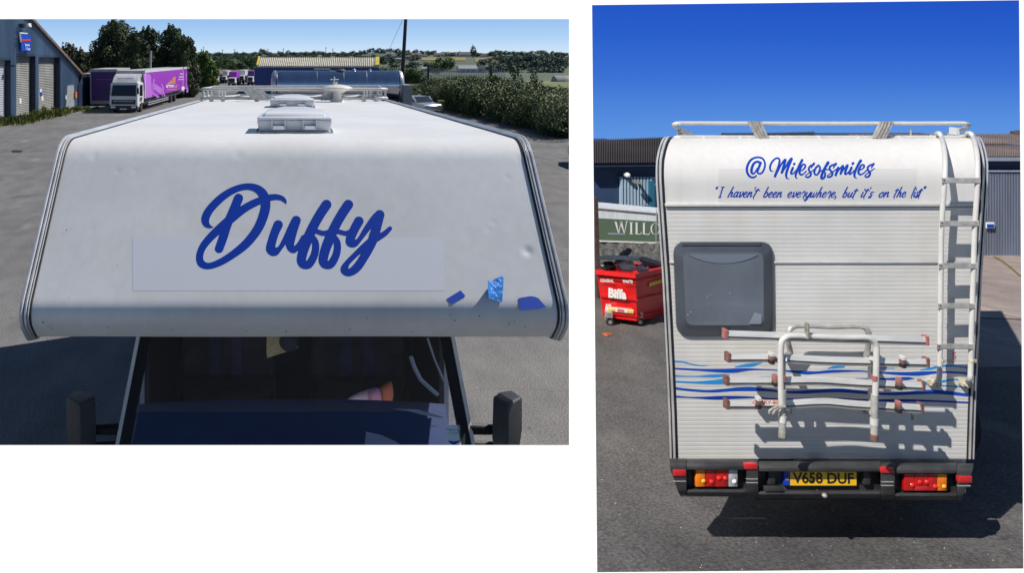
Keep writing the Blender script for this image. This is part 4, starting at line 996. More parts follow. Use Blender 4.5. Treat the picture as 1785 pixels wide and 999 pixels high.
sidep('printed_figure', zl([(945,425),(965,430),(968,500),(990,550),(975,555),(955,510),(952,555),(942,552),(946,480)]), 'purple_lt', .06)
mb = MB(); c = zl([(778, 533)])[0]
ring = [(c[0] + 3.4 * math.cos(a), c[1] + 4.6 * math.sin(a)) for a in np.linspace(0, 2 * math.pi, 19)[:-1]]; ring2 = [(c[0] + 2.4 * math.cos(a), c[1] + 3.4 * math.sin(a)) for a in np.linspace(0, 2 * math.pi, 19)[:-1]]
for i in range(18): mb.quad(side(*ring[i], .062), side(*ring[(i + 1) % 18], .062), side(*ring2[(i + 1) % 18], .062), side(*ring2[i], .062))
mb.build('printed_wheel', 'purple_lt', lor, fix=False)
def arrow_logo(x0, y0, k, par, o=.06):
    # fan of gold strokes sweeping to a point
    for i in range(6):
        xa, ya = x0 + i * 20 * k, y0 + 100 * k; xb, yb = x0 + 52 * k + i * 10 * k, y0 + (62 - i * 10) * k
        sidep('logo_stroke', zl([(xa, ya), (xa + 10 * k, ya), (xb + 10 * k, yb), (xb, yb)]), 'gold', o, par)
    sidep('logo_stroke', zl([(x0 + 60 * k, y0 + 55 * k), (x0 + 108 * k, y0), (x0 + 100 * k, y0 + 40 * k), (x0 + 78 * k, y0 + 62 * k)]), 'gold', o, par)
arrow_logo(1000, 300, 1.0, lor)
zlx = lambda x: 150 + x / 7.14
zly = lambda y: 90 + y / 7.14
def stext(body, x0, x1, y0, y1, m, par=None, bold=.03):
    v, f = text2d(body, bold=bold); v = fit(v, zlx(x0), zlx(x1), zly(y1), zly(y0)); mb = MB(); mb.mesh([side(x, y, .062) for x, y in v], f); return mb.build('lettering', m, par or lor, fix=False)
stext('arrow', 998, 1095, 408, 445, 'print_white'); stext('xl', 1098, 1132, 405, 445, 'gold')
stext('Making', 1170, 1212, 265, 285, 'print_white'); stext('customers', 1155, 1214, 300, 318, 'print_white'); stext('feel special', 1150, 1218, 334, 352, 'print_white')
sidep('tag_line', zl([(1005,464),(1130,464),(1130,471),(1005,471)]), 'gold')
sidep('printed_panel', zl([(1190,432),(1224,430),(1224,478),(1190,480)]), 'print_white'); sidep('printed_panel', zl([(1160,490),(1225,487),(1225,494),(1160,497)]), 'purple_lt')
mb = MB(); mb.box(.1, CW - .1, 1.3, BY1 - .3, .52, .9, LT); mb.build('chassis', 'chassis', lor)
for z in (.34, .50):
    mb = MB(); mb.box(-.03, .02, 2.6, BY1 * .62, z, z + .07, LT); mb.build('side_guard', 'fence_grey', lor)
for y in (.95, Llen * .70, Llen * .8):
    for x in (.12, CW - .12): wheel(WT(x, y)[0], .29, .12, WT(x, y)[1], lor)
# second box behind, same livery
tr = thing('box_trailer', 'further purple sided box trailer standing in line behind the purple lorry', 'trailer', tuple(LT(0, Llen, 0)))
TY0, TY1 = Llen + .35, Llen + 7.2
mb = MB(); mb.box(-.02, CW + .04, TY0, TY1, BZ0 + .02, BZ1, LT); mb.build('box_body', 'white_dirty', tr)
mb = MB(); mb.box(-.05, -.02, TY0 + .1, TY1 - .12, BZ0 + .15, BZ1 - .17, LT); mb.build('curtain_side', 'purple', tr)
mb = MB(); mb.box(-.06, 0, TY0, TY1, BZ1 - .16, BZ1 + .03, LT); mb.build('top_rail', 'white_paint', tr)
mb = MB(); mb.box(.1, CW - .1, TY0 + .5, TY1, .45, .9, LT); mb.build('chassis', 'chassis', tr)
sidep('printed_van', zl([(1240,270),(1262,268),(1300,400),(1300,500),(1250,505)]), 'purple_lt', .056, tr)
arrow_logo(1315, 330, .35, tr); stext('arrow', 1313, 1340, 385, 412, 'print_white', tr); stext('xl', 1341, 1352, 385, 412, 'gold', tr)
for y in (TY1 - 1.6, TY1 - .8):
    for x in (.12, CW - .12): wheel(WT(x, y)[0], .29, .12, WT(x, y)[1], tr)
# lorry parked further back on the left: seen from behind, purple doors
b0 = G(158, 189); d = b0.y + 3
rl = thing('box_lorry', 'white framed lorry backed in with dark purple rear doors, left of the cab', 'lorry', (b0.x, d, 0))
k = d / F
mb = MB(); mb.prism([P(157, 181, d), P(204, 181, d), P(204, 120, d), P(157, 120, d)], (-.4, 6, 0)); mb.build('box_body', 'white_dirty', rl)
mb = MB(); mb.prism([P(160, 175, d - .02), P(201, 175, d - .02), P(202, 125, d - .02), P(159, 125, d - .02)], (0, -.02, 0)); mb.build('rear_doors', 'purple_dk', rl)
mb = MB(); mb.prism([P(167, 139, d - .05), P(196, 139, d - .05), P(196, 137, d - .05), P(167, 137, d - .05)], (0, .01, 0)); mb.build('tag_line', 'purple', rl)
mb = MB(); mb.prism([P(163, 187, d + .3), P(200, 187, d + .3), P(200, 176, d + .3), P(163, 176, d + .3)], (0, 4.5, 0)); mb.build('chassis', 'chassis', rl)
for x in (167, 197):
    c = P(x, 184, d + .8); t = MB(); t.lathe([(.2, -.12), (.36, -.12), (.38, 0), (.36, .12), (.2, .12)], (c.x, c.y, .38), 16, 'x'); t.build('wheel', 'tyre', rl, smooth=True)
ct = thing('site_container', 'small white and grey cabin between the garage and the backed in lorry', 'cabin', (P(150, 170, 56).x, 56, 0))
mb = MB(); mb.prism([P(143, 143, 56), P(157, 143, 56), P(157, 128, 56), P(143, 128, 56)], (-.3, 4, 0)); mb.build('upper_panel', 'white_dirty', ct)
q0 = P(143, 178, 56); mb = MB(); mb.prism([P(143, 178, 56), P(157, 178, 56), P(157, 143.2, 56), P(143, 143.2, 56)], (-.3, 4, 0)); mb.build('lower_wall', 'grey_box', ct)
mb = MB(); mb.prism([P(152, 178, 55.9), P(154, 178, 55.9), P(154, 128, 55.9), P(152, 128, 55.9)], (0, .08, 0)); mb.build('corner_post', 'chassis', ct)

# ---- row of small parked lorries
def small_lorry(px, w_, y0, y1, d, label, boxm='purple', right=True):
    x0, x1 = px, px + w_; k = d / F
    t = thing('parked_lorry', label, 'lorry', (P(px, 150, d).x, d, 0), 0, 'lorries parked in a row at the back of the yard')
    zb = H - (y1 - PY) * k; zt = H - (y0 - PY) * k; wx = w_ * k; X = P(x0, 0, d).x
    mb = MB(); mb.hexa([(X, d, .45), (X + wx, d, .45), (X + wx, d + 1.5, .45), (X, d + 1.5, .45)], [(X + .06, d + .3, zt), (X + wx - .06, d + .3, zt), (X + wx - .06, d + 1.5, zt), (X + .06, d + 1.5, zt)]); mb.build('cab', 'white_paint', t, bevel=.05)
    h = zt - .45; mb = MB(); mb.prism([(X + .1, d + .125, .45 + h * .42), (X + wx - .1, d + .125, .45 + h * .42), (X + wx - .14, d + .24, .45 + h * .83), (X + .14, d + .24, .45 + h * .83)], (0, -.05, 0)); mb.build('windscreen', 'dark_glass', t)
    mb = MB(); mb.box(X + .15, X + wx - .15, d - .04, d + .02, .5, .5 + h * .26); mb.build('grille', 'chassis', t)
    mb = MB(); mb.box(X + .05, X + wx - .05, d + 1.7, d + 7, .9, zt + .55 if boxm else .95); mb.build('box_body', boxm or 'chassis', t)
    for xx in (X + .15, X + wx - .15):
        for yy in (d + .8, d + 5.6):
            q = MB(); q.lathe([(.2, -.12), (.42, -.12), (.44, 0), (.42, .12), (.2, .12)], (xx, yy, .44), 14, 'x'); q.build('wheel', 'tyre', t, smooth=True)
small_lorry(365, 15, 133, 152, 88, 'leftmost of the row of small white lorries behind the roof rack', None)
small_lorry(386, 9, 132, 150, 92, 'narrow second lorry of the back row, half hidden by its neighbours', 'white_dirty')
small_lorry(396, 15, 135, 153, 80, 'third white lorry of the back row with a purple body behind its cab', 'purple')
small_lorry(415, 11, 131, 148, 90, 'fourth lorry of the back row with a tall white body', 'white_paint')
small_lorry(430, 12, 133, 150, 84, 'rightmost lorry of the back row beside the navy shed', 'purple_dk')

# ---- long low roof, navy shed, tanker
def bld_box(t, name, x0, x1, y0, y1, d, depth, m, z0=None):
    mb = MB(); a = P(x0, y1, d); b = P(x1, y0, d); mb.box(a.x, b.x, d, d + depth, 0 if z0 is None else a.z, b.z); return mb.build(name, m, t)
t = thing('low_store', 'long low brown roofed store behind the parked lorries', 'building', (P(410, 0, 105).x, 105, 0))
bld_box(t, 'wall', 384, 446, 129, 140, 105, 6, 'brick_wall')
mb = MB(); mb.quad(P(380, 129, 104.5), P(448, 129, 104.5), P(448, 121.5, 112), P(384, 121.5, 112)); mb.prism([P(380, 130, 104.4), P(448, 130, 104.4), P(448, 129, 104.4), P(380, 129, 104.4)], (0, .2, 0)); mb.build('roof', 'brown_roof', t, fix=False)
t = thing('navy_shed', 'navy clad shed with a ribbed pale roof and yellow verges behind the tanker', 'building', (P(552, 0, 62).x, 62, 0))
bld_box(t, 'wall', 443.5, 660, 115.6, 200, 62, 11, 'shed_blue')
mb = MB(); nR = 64
for i in range(nR):
    for j, (f0, f1) in enumerate(((0, .5), (.5, 1.))):
        u0, u1 = (i + f0) / nR, (i + f1) / nR; e0 = .08 if j == 0 else -.02; e1 = -.02 if j == 0 else .08
        bot = lambda u: P(448.5 + u * (661 - 448.5), 115.2, 61.6); top_ = lambda u: P(452 + u * (661.5 - 452), 100.4, 67)
        up = lambda e: Vector((0, -.02, e))
        mb.quad(bot(u0) + up(e0), bot(u1) + up(e1), top_(u1) + up(e1), top_(u0) + up(e0))
mb.build('roof', 'shed_roof', t, fix=False)
for a, b in (((448.5, 115.2), (452, 100.2)), ((657.5, 115.2), (658, 101))):
    mb = MB(); p, q = P(a[0], a[1], 61.5), P(b[0], b[1], 67); w_ = .08 if a[0] < 500 else .16
    mb.bar(p + Vector((0, 0, .1)), q + Vector((0, 0, .1)), w_ * 2, .08); mb.build('verge', 'yellow_trim', t)
mb = MB(); mb.prism([P(441, 117.5, 61.5), P(661, 117.5, 61.5), P(661, 115.3, 61.5), P(441, 115.3, 61.5)], (0, .25, 0)); mb.build('gutter', 'fence_grey', t)
mb = MB(); mb.prism([P(442, 103, 67.1), P(661, 103, 67.1), P(661, 99.6, 67.1), P(444, 99.6, 67.1)], (0, .3, 0)); mb.build('ridge', 'brown_roof', t)
# steel tanker lying across the yard
d = 42; k = d / F
tk = thing('tanker_trailer', 'polished steel tanker trailer reflecting the blue sky behind the motorhome roof', 'tanker', (P(590, 0, d).x, d, 0))
c0, c1 = P(481, 149.5, d), P(698, 150, d); r0 = 26.5 * k
prf = [(r0 * .86, 0), (r0 * .985, .06)] + [(r0 * (1 + .004 * math.sin(i * 1.7)), .08 + (c1.x - c0.x - .16) * i / 24) for i in range(25)] + [(r0 * .99, c1.x - c0.x - .04), (r0 * .90, c1.x - c0.x)]
mb = MB(); mb.lathe(prf, (c0.x, d + r0, (c0.z + c1.z) / 2), 56, 'x'); mb.build('barrel', 'steel', tk, smooth=True)
for x, s in ((c0.x, -1), (c1.x, 1)):
    mb = MB(); mb.lathe([(r0 * 1.02, 0), (r0 * 1.02, s * .10), (r0 * .97, s * .17), (r0 * .80, s * .24), (r0 * .4, s * .29), (.02, s * .30)], (x, d + r0, (c0.z + c1.z) / 2), 40, 'x'); mb.build('dished_end', 'steel_end', tk, smooth=True)
for x in (553, 600, 640):
    mb = MB(); mb.lathe([(r0 * 1.004, -.012), (r0 * 1.009, 0), (r0 * 1.004, .012)], (P(x, 0, d).x, d + r0, (c0.z + c1.z) / 2), 48, 'x'); mb.build('weld_band', 'steel_end', tk, smooth=True)
mb = MB(); a, b = P(548, 124, d + r0), P(690, 124.5, d + r0)
mb.tube([a, b], .05, 6); mb.tube([P(548, 120, d + r0), P(575, 120, d + r0)], .03, 6)
for x in (548, 575, 606, 643, 690): mb.tube([P(x, 126, d + r0), P(x, 119.5 if x < 600 else 122, d + r0)], .03, 6)
mb.build('walkway_rail', 'fence_grey', tk, smooth=True)
for x, w_ in ((594, 10), (617, 4), (645, 3)):
    mb = MB(); p = P(x, 124.5, d + r0); mb.lathe([(w_ * k, -.1), (w_ * k, .06), (w_ * k * .6, .14), (w_ * k * .5, .16)], p, 16); mb.build('manlid', 'chassis' if w_ > 5 else 'steel_end', tk, smooth=True)
bld = MB(); bld.box(P(702, 0, d).x, P(717.5, 0, d).x, d - .2, d + 1.2, .3, P(0, 147.5, d).z); bld.build('end_cabinet', 'grey_box', tk, bevel=.03)
bld = MB(); bld.box(c0.x, c1.x, d + .4, d + 1.2, .55, .95); bld.build('chassis', 'chassis', tk)
for x in (505, 525, 640, 662, 684):
    q = MB(); q.lathe([(.2, -.12), (.42, -.12), (.44, 0), (.42, .12), (.2, .12)], (P(x, 0, d).x, d + .35, .44), 16, 'y'); q.build('wheel', 'tyre', tk, smooth=True)
# car with blue trim glimpsed behind the trailer end
t = thing('parked_car', 'silver car tucked between the grey tanker cabinet and the hedge', 'car', (P(728, 0, 43).x, 43, 0))
def car(t, X, Y, s, m, rz=0):
    T = lambda x, y, z: Vector((X + s * (x * math.cos(rz) - y * math.sin(rz)), Y + s * (x * math.sin(rz) + y * math.cos(rz)), s * z))
    mb = MB(); pr = [(-2.0, .35), (-2.05, .7), (-1.9, .85), (-1.0, .95), (-.5, 1.38), (.9, 1.42), (1.6, .98), (2.0, .9), (2.05, .5), (1.95, .32)]
    mb.prism([T(-.85, y, z) for y, z in pr], T(.85, 0, 0) - T(-.85, 0, 0)); mb.build('body', m, t, bevel=.06 * s, smooth=True)
    for sx in (-1, 1):
        mb = MB(); mb.prism([T(sx * .856, y, z) for y, z in ((-.85, .98), (-.45, 1.32), (.85, 1.36), (1.35, 1.0))], (T(sx * .01, 0, 0) - T(0, 0, 0))); mb.build('side_window', 'dark_glass', t)
    mb = MB(); mb.prism([T(-.75, -1.02, .965), T(.75, -1.02, .965), T(.68, -.54, 1.36), T(-.68, -.54, 1.36)], T(0, -.02, .02) - T(0, 0, 0)); mb.build('windscreen', 'dark_glass', t)
    for x in (-.8, .8):
        for y in (-1.3, 1.3):
            q = MB(); q.lathe([(.2 * s, -.1 * s), (.31 * s, -.1 * s), (.32 * s, 0), (.31 * s, .1 * s), (.2 * s, .1 * s)], T(x, y, .32), 16, 'x'); q.build('wheel', 'tyre', t, smooth=True)
    for x in (-.6, .6):
        mb = MB(); mb.box(x - .16, x + .16, -2.07, -2.0, .62, .76, T); mb.build('headlight', 'lamp_clear', t)
car(t, P(727, 0, 44).x, 44, .72, 'car_silver', .5)
t = thing('parked_car', 'dark car just entering the picture at its right edge, behind the motorhome shoulder', 'car', (P(1000, 0, 22).x, 22, 0))
car(t, P(1064, 0, 22).x, 23, .55, 'car_dark', 0)
t = thing('wheelie_bin', 'small olive green wheelie bin at the foot of the hedge', 'bin', (P(769, 0, 50).x, 44.2, 0))
mb = MB(); a = P(766, 190, 44.2); b = P(774, 176, 44.2); mb.hexa([(a.x + .04, 44.2, .08), (b.x - .04, 44.2, .08), (b.x - .04, 44.7, .08), (a.x + .04, 44.7, .08)], [(a.x, 44.1, b.z - .05), (b.x, 44.1, b.z - .05), (b.x, 44.75, b.z - .05), (a.x, 44.75, b.z - .05)]); mb.build('bin_body', 'green_bin', t)
mb = MB(); mb.box(a.x - .03, b.x + .03, 44.05, 44.8, b.z - .05, b.z + .03); mb.build('bin_lid', 'green_bin', t, bevel=.02)
for x in (a.x + .06, b.x - .06):
    q = MB(); q.lathe([(.03, -.02), (.09, -.02), (.09, .02), (.03, .02)], (x, 44.72, .09), 12, 'x'); q.build('wheel', 'tyre', t)
# leaning timber pole with its stay wire
t = thing('utility_pole', 'dark timber pole leaning slightly behind the tanker, with a thin stay wire', 'pole', tuple(P(699, 175, 58)))
pb, pt = P(699.5, 168, 58), P(708, 20, 58); pb.z = 0; pb.x = P(699.0, 0, 58).x
mb = MB(); mb.tube([pb, pb.lerp(pt, .5), pt, pt + (pt - pb) * .15], [.17, .14, .12, .11], 10); mb.build('pole_shaft', 'pole', t, smooth=True)
mb = MB(); mb.tube([pt, P(680, 82, 66), P(668, 110, 70)], .015, 5); mb.build('stay_wire', 'print_grey', t)
mb = MB(); mb.tube([P(262, 178, 56), P(262.8, 88, 56)], .07, 8); t = mb.build('lighting_column', 'fence_grey', None, smooth=True); tag(t, 'slim grey lighting column against the dark conifers', 'lighting column')

# ---- palisade fence on the bank
t = thing('palisade_fence', 'pale galvanised palisade fence running along the top of the hedge', 'fence', (P(740, 0, 62).x, 62, 0))
fa, fb = P(742, 140, 60), P(880, 142, 56)
for z, zz_ in ((1.2, 0), (2.1, 0)):
    mb = MB(); mb.bar(Vector((fa.x, fa.y, z)), Vector((fb.x, fb.y, z)), .05, .06); mb.build('rail', 'fence_grey', t)
n = 48; proto = None
for i in range(n):
    q = fa.lerp(fb, i / (n - 1)); mb = MB()
    if proto is None:
        mb.box(q.x - .018, q.x + .018, q.y - .02, q.y + .0, .0, 2.35); proto = mb.build('pale', 'fence_grey', t); p0_ = Vector((q.x, q.y, 0))
    else:
        o = proto.copy(); CUR.objects.link(o); o.parent = t; o.location = (q.x - p0_.x, q.y - p0_.y, 0)
for px in (746, 855):
    s_ = (px - PX) / F; mb = MB(); q = on_line(px, fa, fb); mb.box(q.x - .06, q.x + .06, q.y - .20, q.y - .05, 0, 2.6); mb.build('gate_post', 'pole', t)

# ---- hill behind
g = MB(); hillz = lambda x, d: -3 + 9.0 * min(1, max(0, (d - 110) / 640.0)) ** .9 + .5 * math.sin(x * .012 + 1) * min(1, max(0, (d - 150) / 300)) 
nx, ny = 50, 40
def hp(u, v):
    d = 110 + 2200 * v ** 2; x = (-1.05 + 2.3 * u) * d * .55; return Vector((x, d, hillz(x, d)))
g.grid(hp, nx, ny); structure(g.build('far_hill', 'hill', None, smooth='all', fix=False), 'low green hillside of fields and woods on the horizon')
def hill_at(px, py):
    """where the ray through a photo pixel meets the hillside"""
    lo = 115.0
    for i in range(600):
        d = 115 + i * 2.5; p = P(px, py, d)
        if p.z <= hillz(p.x, d): return Vector((p.x, d, hillz(p.x, d)))
    return P(px, py, 900)
def field(name, pts, m, label):
    mb = MB(); q = [hill_at(*p) for p in pts]; mb.quad(*[p + Vector((0, 0, .25)) for p in q]); structure(mb.build(name, m, None, fix=False), label)
field('hay_field', [(735, 105.5), (812, 106), (812, 100.5), (735, 100)], 'field_yellow', 'narrow yellow hay field on the hillside')
field('hay_field', [(828, 108), (925, 106), (915, 101.5), (828, 101.5)], 'field_yellow', 'second yellow field right of the hillside houses')
g = MB(); g.quad(*[G(px, py) + Vector((0, 0, .02)) for px, py in ((730, 172), (1006, 178), (1006, 127.2), (730, 127.2))]); structure(g.build('rough_pasture', 'hill', None, fix=False), 'rough pasture beyond the bramble hedge')
g = MB(); g.quad(*[G(px, py) + Vector((0, 0, .05)) for px, py in ((880, 160), (1006, 166), (1006, 140.5), (900, 141))]); structure(g.build('grass_field', 'field_green', None, fix=False), 'mown green field beyond the hedge')
tk2 = P(982, 149, 98); t = thing('storage_tank', 'weathered cylindrical tank lying in the green field at the right edge', 'tank', (tk2.x, 98, 0))
mb = MB(); mb.lathe([(.3, 0), (1.3, .04), (1.35, .2), (1.35, 2.9), (1.3, 3.1), (.3, 3.15)], (P(965, 0, 98).x, 98, H - (150 - PY) / F * 98), 26, 'x'); mb.build('tank_shell', 'concrete', t, smooth=True)
def house(px0, px1, ybase, ytop, yr, m, rm, label, nw=2, kind='house', hip=0):
    b = hill_at((px0 + px1) / 2, ybase); d = b.y; a_, c_ = P(px0, 0, d).x, P(px1, 0, d).x; zt = P(0, ytop, d).z; zr = P(0, yr, d).z; dp = (c_ - a_) * .5
    t = thing(kind, label, 'house' if kind == 'house' else 'barn', (b.x, d, b.z))
    mb = MB(); mb.box(a_, c_, d, d + dp, b.z - 1, zt); mb.build('wall', m, t)
    mb = MB(); ov = .15; mb.mesh([(a_ - ov, d - ov, zt), (c_ + ov, d - ov, zt), (c_ + ov, d + dp + ov, zt), (a_ - ov, d + dp + ov, zt), (a_ + hip, d + dp / 2, zr), (c_ - hip, d + dp / 2, zr)], [(0, 1, 5, 4), (2, 3, 4, 5), (1, 2, 5), (3, 0, 4)]); r_ = mb.build('roof', rm, t)
    w_ = (c_ - a_) / (nw * 2 + 1)
    for i in range(nw):
        x = a_ + w_ * (1 + 2 * i); mb = MB(); mb.box(x, x + w_, d - .05, d, b.z + (zt - b.z) * .35, b.z + (zt - b.z) * .75); mb.build('window', 'dark_glass', t)
    return t
house(676, 698, 101.5, 96.5, 93.5, 'render_white', 'house_roof', 'grey gabled house among the trees just left of the pole', 3)
house(718, 735, 99, 95, 92, 'render_white', 'house_roof_red', 'pale house with a terracotta roof just right of the pole', 3)
house(757, 775, 98.5, 94.5, 91.5, 'render_white', 'house_roof', 'white house with grey roof above the yellow field, leftmost of the terrace', 3)
house(777, 797, 98, 94, 90.5, 'render_white', 'house_roof_red', 'long pale house with a red brown roof in the middle of the hill terrace', 4)
house(800, 824, 98.5, 94.5, 89.8, 'render_white', 'house_roof', 'tallest pale house at the right end of the hill terrace beside the tall tree', 4)
house(735, 745, 99, 96, 94, 'render_white', 'house_roof', 'tiny white cottage between the pole and the terrace', 2)
house(838, 847, 99, 96, 93.5, 'render_white', 'house_roof', 'tiny grey roofed house right of the tall tree', 2)
house(800, 832, 129, 119.5, 113.5, 'barn_white', 'fence_grey', 'pale sheeted farm barn above the palisade fence', 3, 'barn')
house(830, 846, 127, 118.5, 114, 'barn_white', 'roof_dark', 'small dark roofed barn beside the pale barn', 1, 'barn')
house(735, 752, 126, 119, 116, 'barn_white', 'fence_grey', 'small grey outbuilding behind the fence near the tanker end', 1, 'barn')
house(688, 700, 106, 102, 100, 'barn_white', 'fence_grey', 'low grey shed on the slope left of the pole', 1, 'barn')
house(126, 152, 130, 105, 100, 'brick_wall', 'roof_dark', 'brick shed half hidden between garage and conifers', 2, 'barn')
# pylons on the skyline
for px, y0 in ((355, 80.5), (409, 84.5), (467, 84), (494, 83), (568, 81), (580, 84), (388, 85)):
    d = 700; mb = MB(); k = d / F; x = P(px, 0, d).x; zt = P(0, y0, d).z
    mb.tube([Vector((x, d, 4)), Vector((x, d, zt))], [.35, .2], 5); mb.bar((x - 1.2, d, zt - 1.0), (x + 1.2, d, zt - 1.0), .2, .2)
    tag(mb.build('telegraph_pole', 'print_grey'), 'thin telegraph pole standing on the wooded skyline', 'telegraph pole', 'telegraph poles along the skyline')

# ---- trees
def crown_mesh(name, seed, n, size, m, tall=1.0, lob=9):
    r = random.Random(seed); L = [(0, 0, .5 * tall, .38, .38, .40 * tall)]
    for i in range(lob):
        a = r.uniform(0, 6.28); q = r.uniform(.18, .42); z = r.uniform(.15, .85) * tall; s = r.uniform(.14, .26) * (1.15 - abs(z / tall - .45))
        L.append((math.cos(a) * q, math.sin(a) * q, z, s, s, s * r.uniform(.8, 1.2)))
    V, Fq = leaf_cloud(n, L, size, seed); return np_mesh(name, V, Fq, m)
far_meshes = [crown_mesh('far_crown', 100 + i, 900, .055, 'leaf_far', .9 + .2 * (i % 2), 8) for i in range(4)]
mid_meshes = [crown_mesh('mid_crown', 200 + i, 2600, .034, 'leaf_mid', 1.0, 12) for i in range(3)]
tree_i = [0]
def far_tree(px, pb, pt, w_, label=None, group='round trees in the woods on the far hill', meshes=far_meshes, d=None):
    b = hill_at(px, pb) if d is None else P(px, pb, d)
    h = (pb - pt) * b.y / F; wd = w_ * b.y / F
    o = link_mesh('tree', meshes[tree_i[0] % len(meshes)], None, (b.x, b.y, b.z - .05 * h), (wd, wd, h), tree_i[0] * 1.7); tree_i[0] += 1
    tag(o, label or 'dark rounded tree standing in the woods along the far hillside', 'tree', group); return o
r = random.Random(3)
sky_y = lambda px: np.interp(px, [340, 365, 430, 455, 480, 500, 560, 620, 640, 700, 760, 850, 870, 992], [91, 91, 90, 84.5, 91, 88, 88, 89.5, 84, 83.5, 87.5, 92, 86, 88])
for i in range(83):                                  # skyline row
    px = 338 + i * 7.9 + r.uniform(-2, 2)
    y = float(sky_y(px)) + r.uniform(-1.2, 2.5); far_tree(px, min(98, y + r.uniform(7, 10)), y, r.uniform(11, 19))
for i in range(52):                                  # second row, lower
    px = 340 + i * 12.8 + r.uniform(-4, 4); y = 94.5 + r.uniform(-1.5, 2.5)
    if 735 < px < 860 : continue
    far_tree(px, y + r.uniform(8, 12), y, r.uniform(14, 24))
for px, pb, pt, w_ in ((700, 104, 90, 22), (670, 112, 94, 26), (690, 118, 101, 30), (722, 118, 104, 30), (745, 118, 108, 20), (900, 112, 99, 34), (925, 116, 96, 34), (950, 120, 97, 36), (975, 124, 98, 40), (985, 118, 92, 32), (905, 126, 108, 40), (880, 124, 106, 36), (862, 128, 107, 34), (935, 134, 112, 42), (965, 138, 116, 44), (850, 110, 98, 20), (880, 110, 99, 24), (840, 114, 100, 20)):
    far_tree(px, pb, pt, w_)
for i in range(26):
    px = 885 + r.uniform(-12, 100); far_tree(px, r.uniform(104, 134), r.uniform(95, 112), r.uniform(18, 30))
far_tree(826, 101, 78.5, 12, 'tall slim dark tree beside the hill houses, standing above the skyline', None)
far_tree(860, 98, 86.5, 18, 'broad lone tree on the skyline right of the hill houses', None)
for i, (px, pb, pt, w_) in enumerate(((395, 122, 95, 34), (428, 122, 94, 38), (445, 121, 99, 30), (372, 124, 100, 28), (410, 124, 106, 30))):
    far_tree(px, pb, pt, w_, 'leafy mid green tree in the group above the long low store', 'mid green trees above the low store', mid_meshes, 120)
far_tree(775, 125, 92, 48, 'large bright mid green tree standing behind the palisade fence', None, mid_meshes, 70)
far_tree(758, 127, 104, 24, 'smaller bushy tree left of the large one behind the palisade fence', None, mid_meshes, 68)
for px, pt in ((668, 112), (690, 110), (705, 114), (722, 112), (735, 116), (712, 120)):
    far_tree(px, 148, pt, 34, 'pale green shrub growing in the thicket behind the tanker', 'shrubs in the thicket behind the tanker', mid_meshes, 64)
# big dark conifers: many pointed leaders
def conifer(px, w_, ytop, d, seed, label, m='leaf_dark', n=9000, size=.095, tiers=7, group=None):
    x = P(px, 0, d).x; h = P(0, ytop, d).z; W_ = w_ * d / F; rr = random.Random(seed)
    t = thing('conifer_tree', label, 'tree', (x, d, 0), 0, group); L = []
    for i in range(tiers * 14):
        z = rr.uniform(.05, .93); a = rr.uniform(0, 6.28); env = W_ * .5 * (1 - z ** 3.2) ** .55; q = env * rr.uniform(.15, .92)
        s = (.55 + .35 * (1 - z)) * W_ * .19 * rr.uniform(.6, 1.2)
        L.append((math.cos(a) * q, math.sin(a) * q, z * h, s, s, s * rr.uniform(.8, 1.5)))
    for i in range(6):          # leaders poking above
        a = rr.uniform(0, 6.28); q = W_ * rr.uniform(.02, .22); L.append((math.cos(a) * q, math.sin(a) * q, h * rr.uniform(.88, .98), W_ * .04, W_ * .04, h * .07))
    V, Fq = leaf_cloud(n, L, size, seed); link_mesh('crown', np_mesh('crown', V, Fq, m), t)
    mb = MB(); mb.tube([Vector((x, d, 0)), Vector((x, d, h * .5)), Vector((x, d, h * .92))], [W_ * .04, W_ * .03, .02], 8); mb.build('trunk', 'bark', t, smooth=True)
    core = MB(); core.lathe([(W_ * .20, .3), (W_ * .26, h * .25), (W_ * .22, h * .5), (W_ * .10, h * .68), (.05, h * .75)], (x, d, 0), 12); core.build('inner_branches', 'leaf_dark', t)
    return t
conifer(202, 96, 34, 64, 11, 'largest dark conifer, rising behind the backed in lorry', n=34000)
conifer(262, 66, 48, 66, 12, 'middle dark conifer behind the lighting column', n=24000)
conifer(304, 72, 44, 64, 13, 'right hand dark conifer above the purple curtain side', n=26000)
conifer(238, 60, 56, 60, 14, 'shorter dark conifer filling the gap above the lorry cab', n=18000)
conifer(322, 60, 62, 62, 17, 'low spreading conifer at the right end of the dark row', n=18000)
conifer(118, 44, 76, 62, 15, 'thin brownish tree with ragged twigs above the garage eave', 'leaf_brown', 5200, .10)
conifer(140, 36, 84, 66, 18, 'small ragged tree between the garage and the big conifers', 'leaf_brown', 4000, .10)
conifer(356, 40, 88, 74, 16, 'yellow green tree at the right end of the conifers above the trailer', 'leaf_bright', 8000, .09)
conifer(366, 34, 106, 72, 19, 'small olive bush beside the back row of lorries', 'leaf_bright', 5000, .09)
far_tree(100 + 52, 104, 86, 60, 'distant wooded hill crown seen between garage and conifers', None, far_meshes, 200)
far_tree(140, 106, 88, 50, 'distant rounded tree behind the small ragged tree', None, far_meshes, 190)
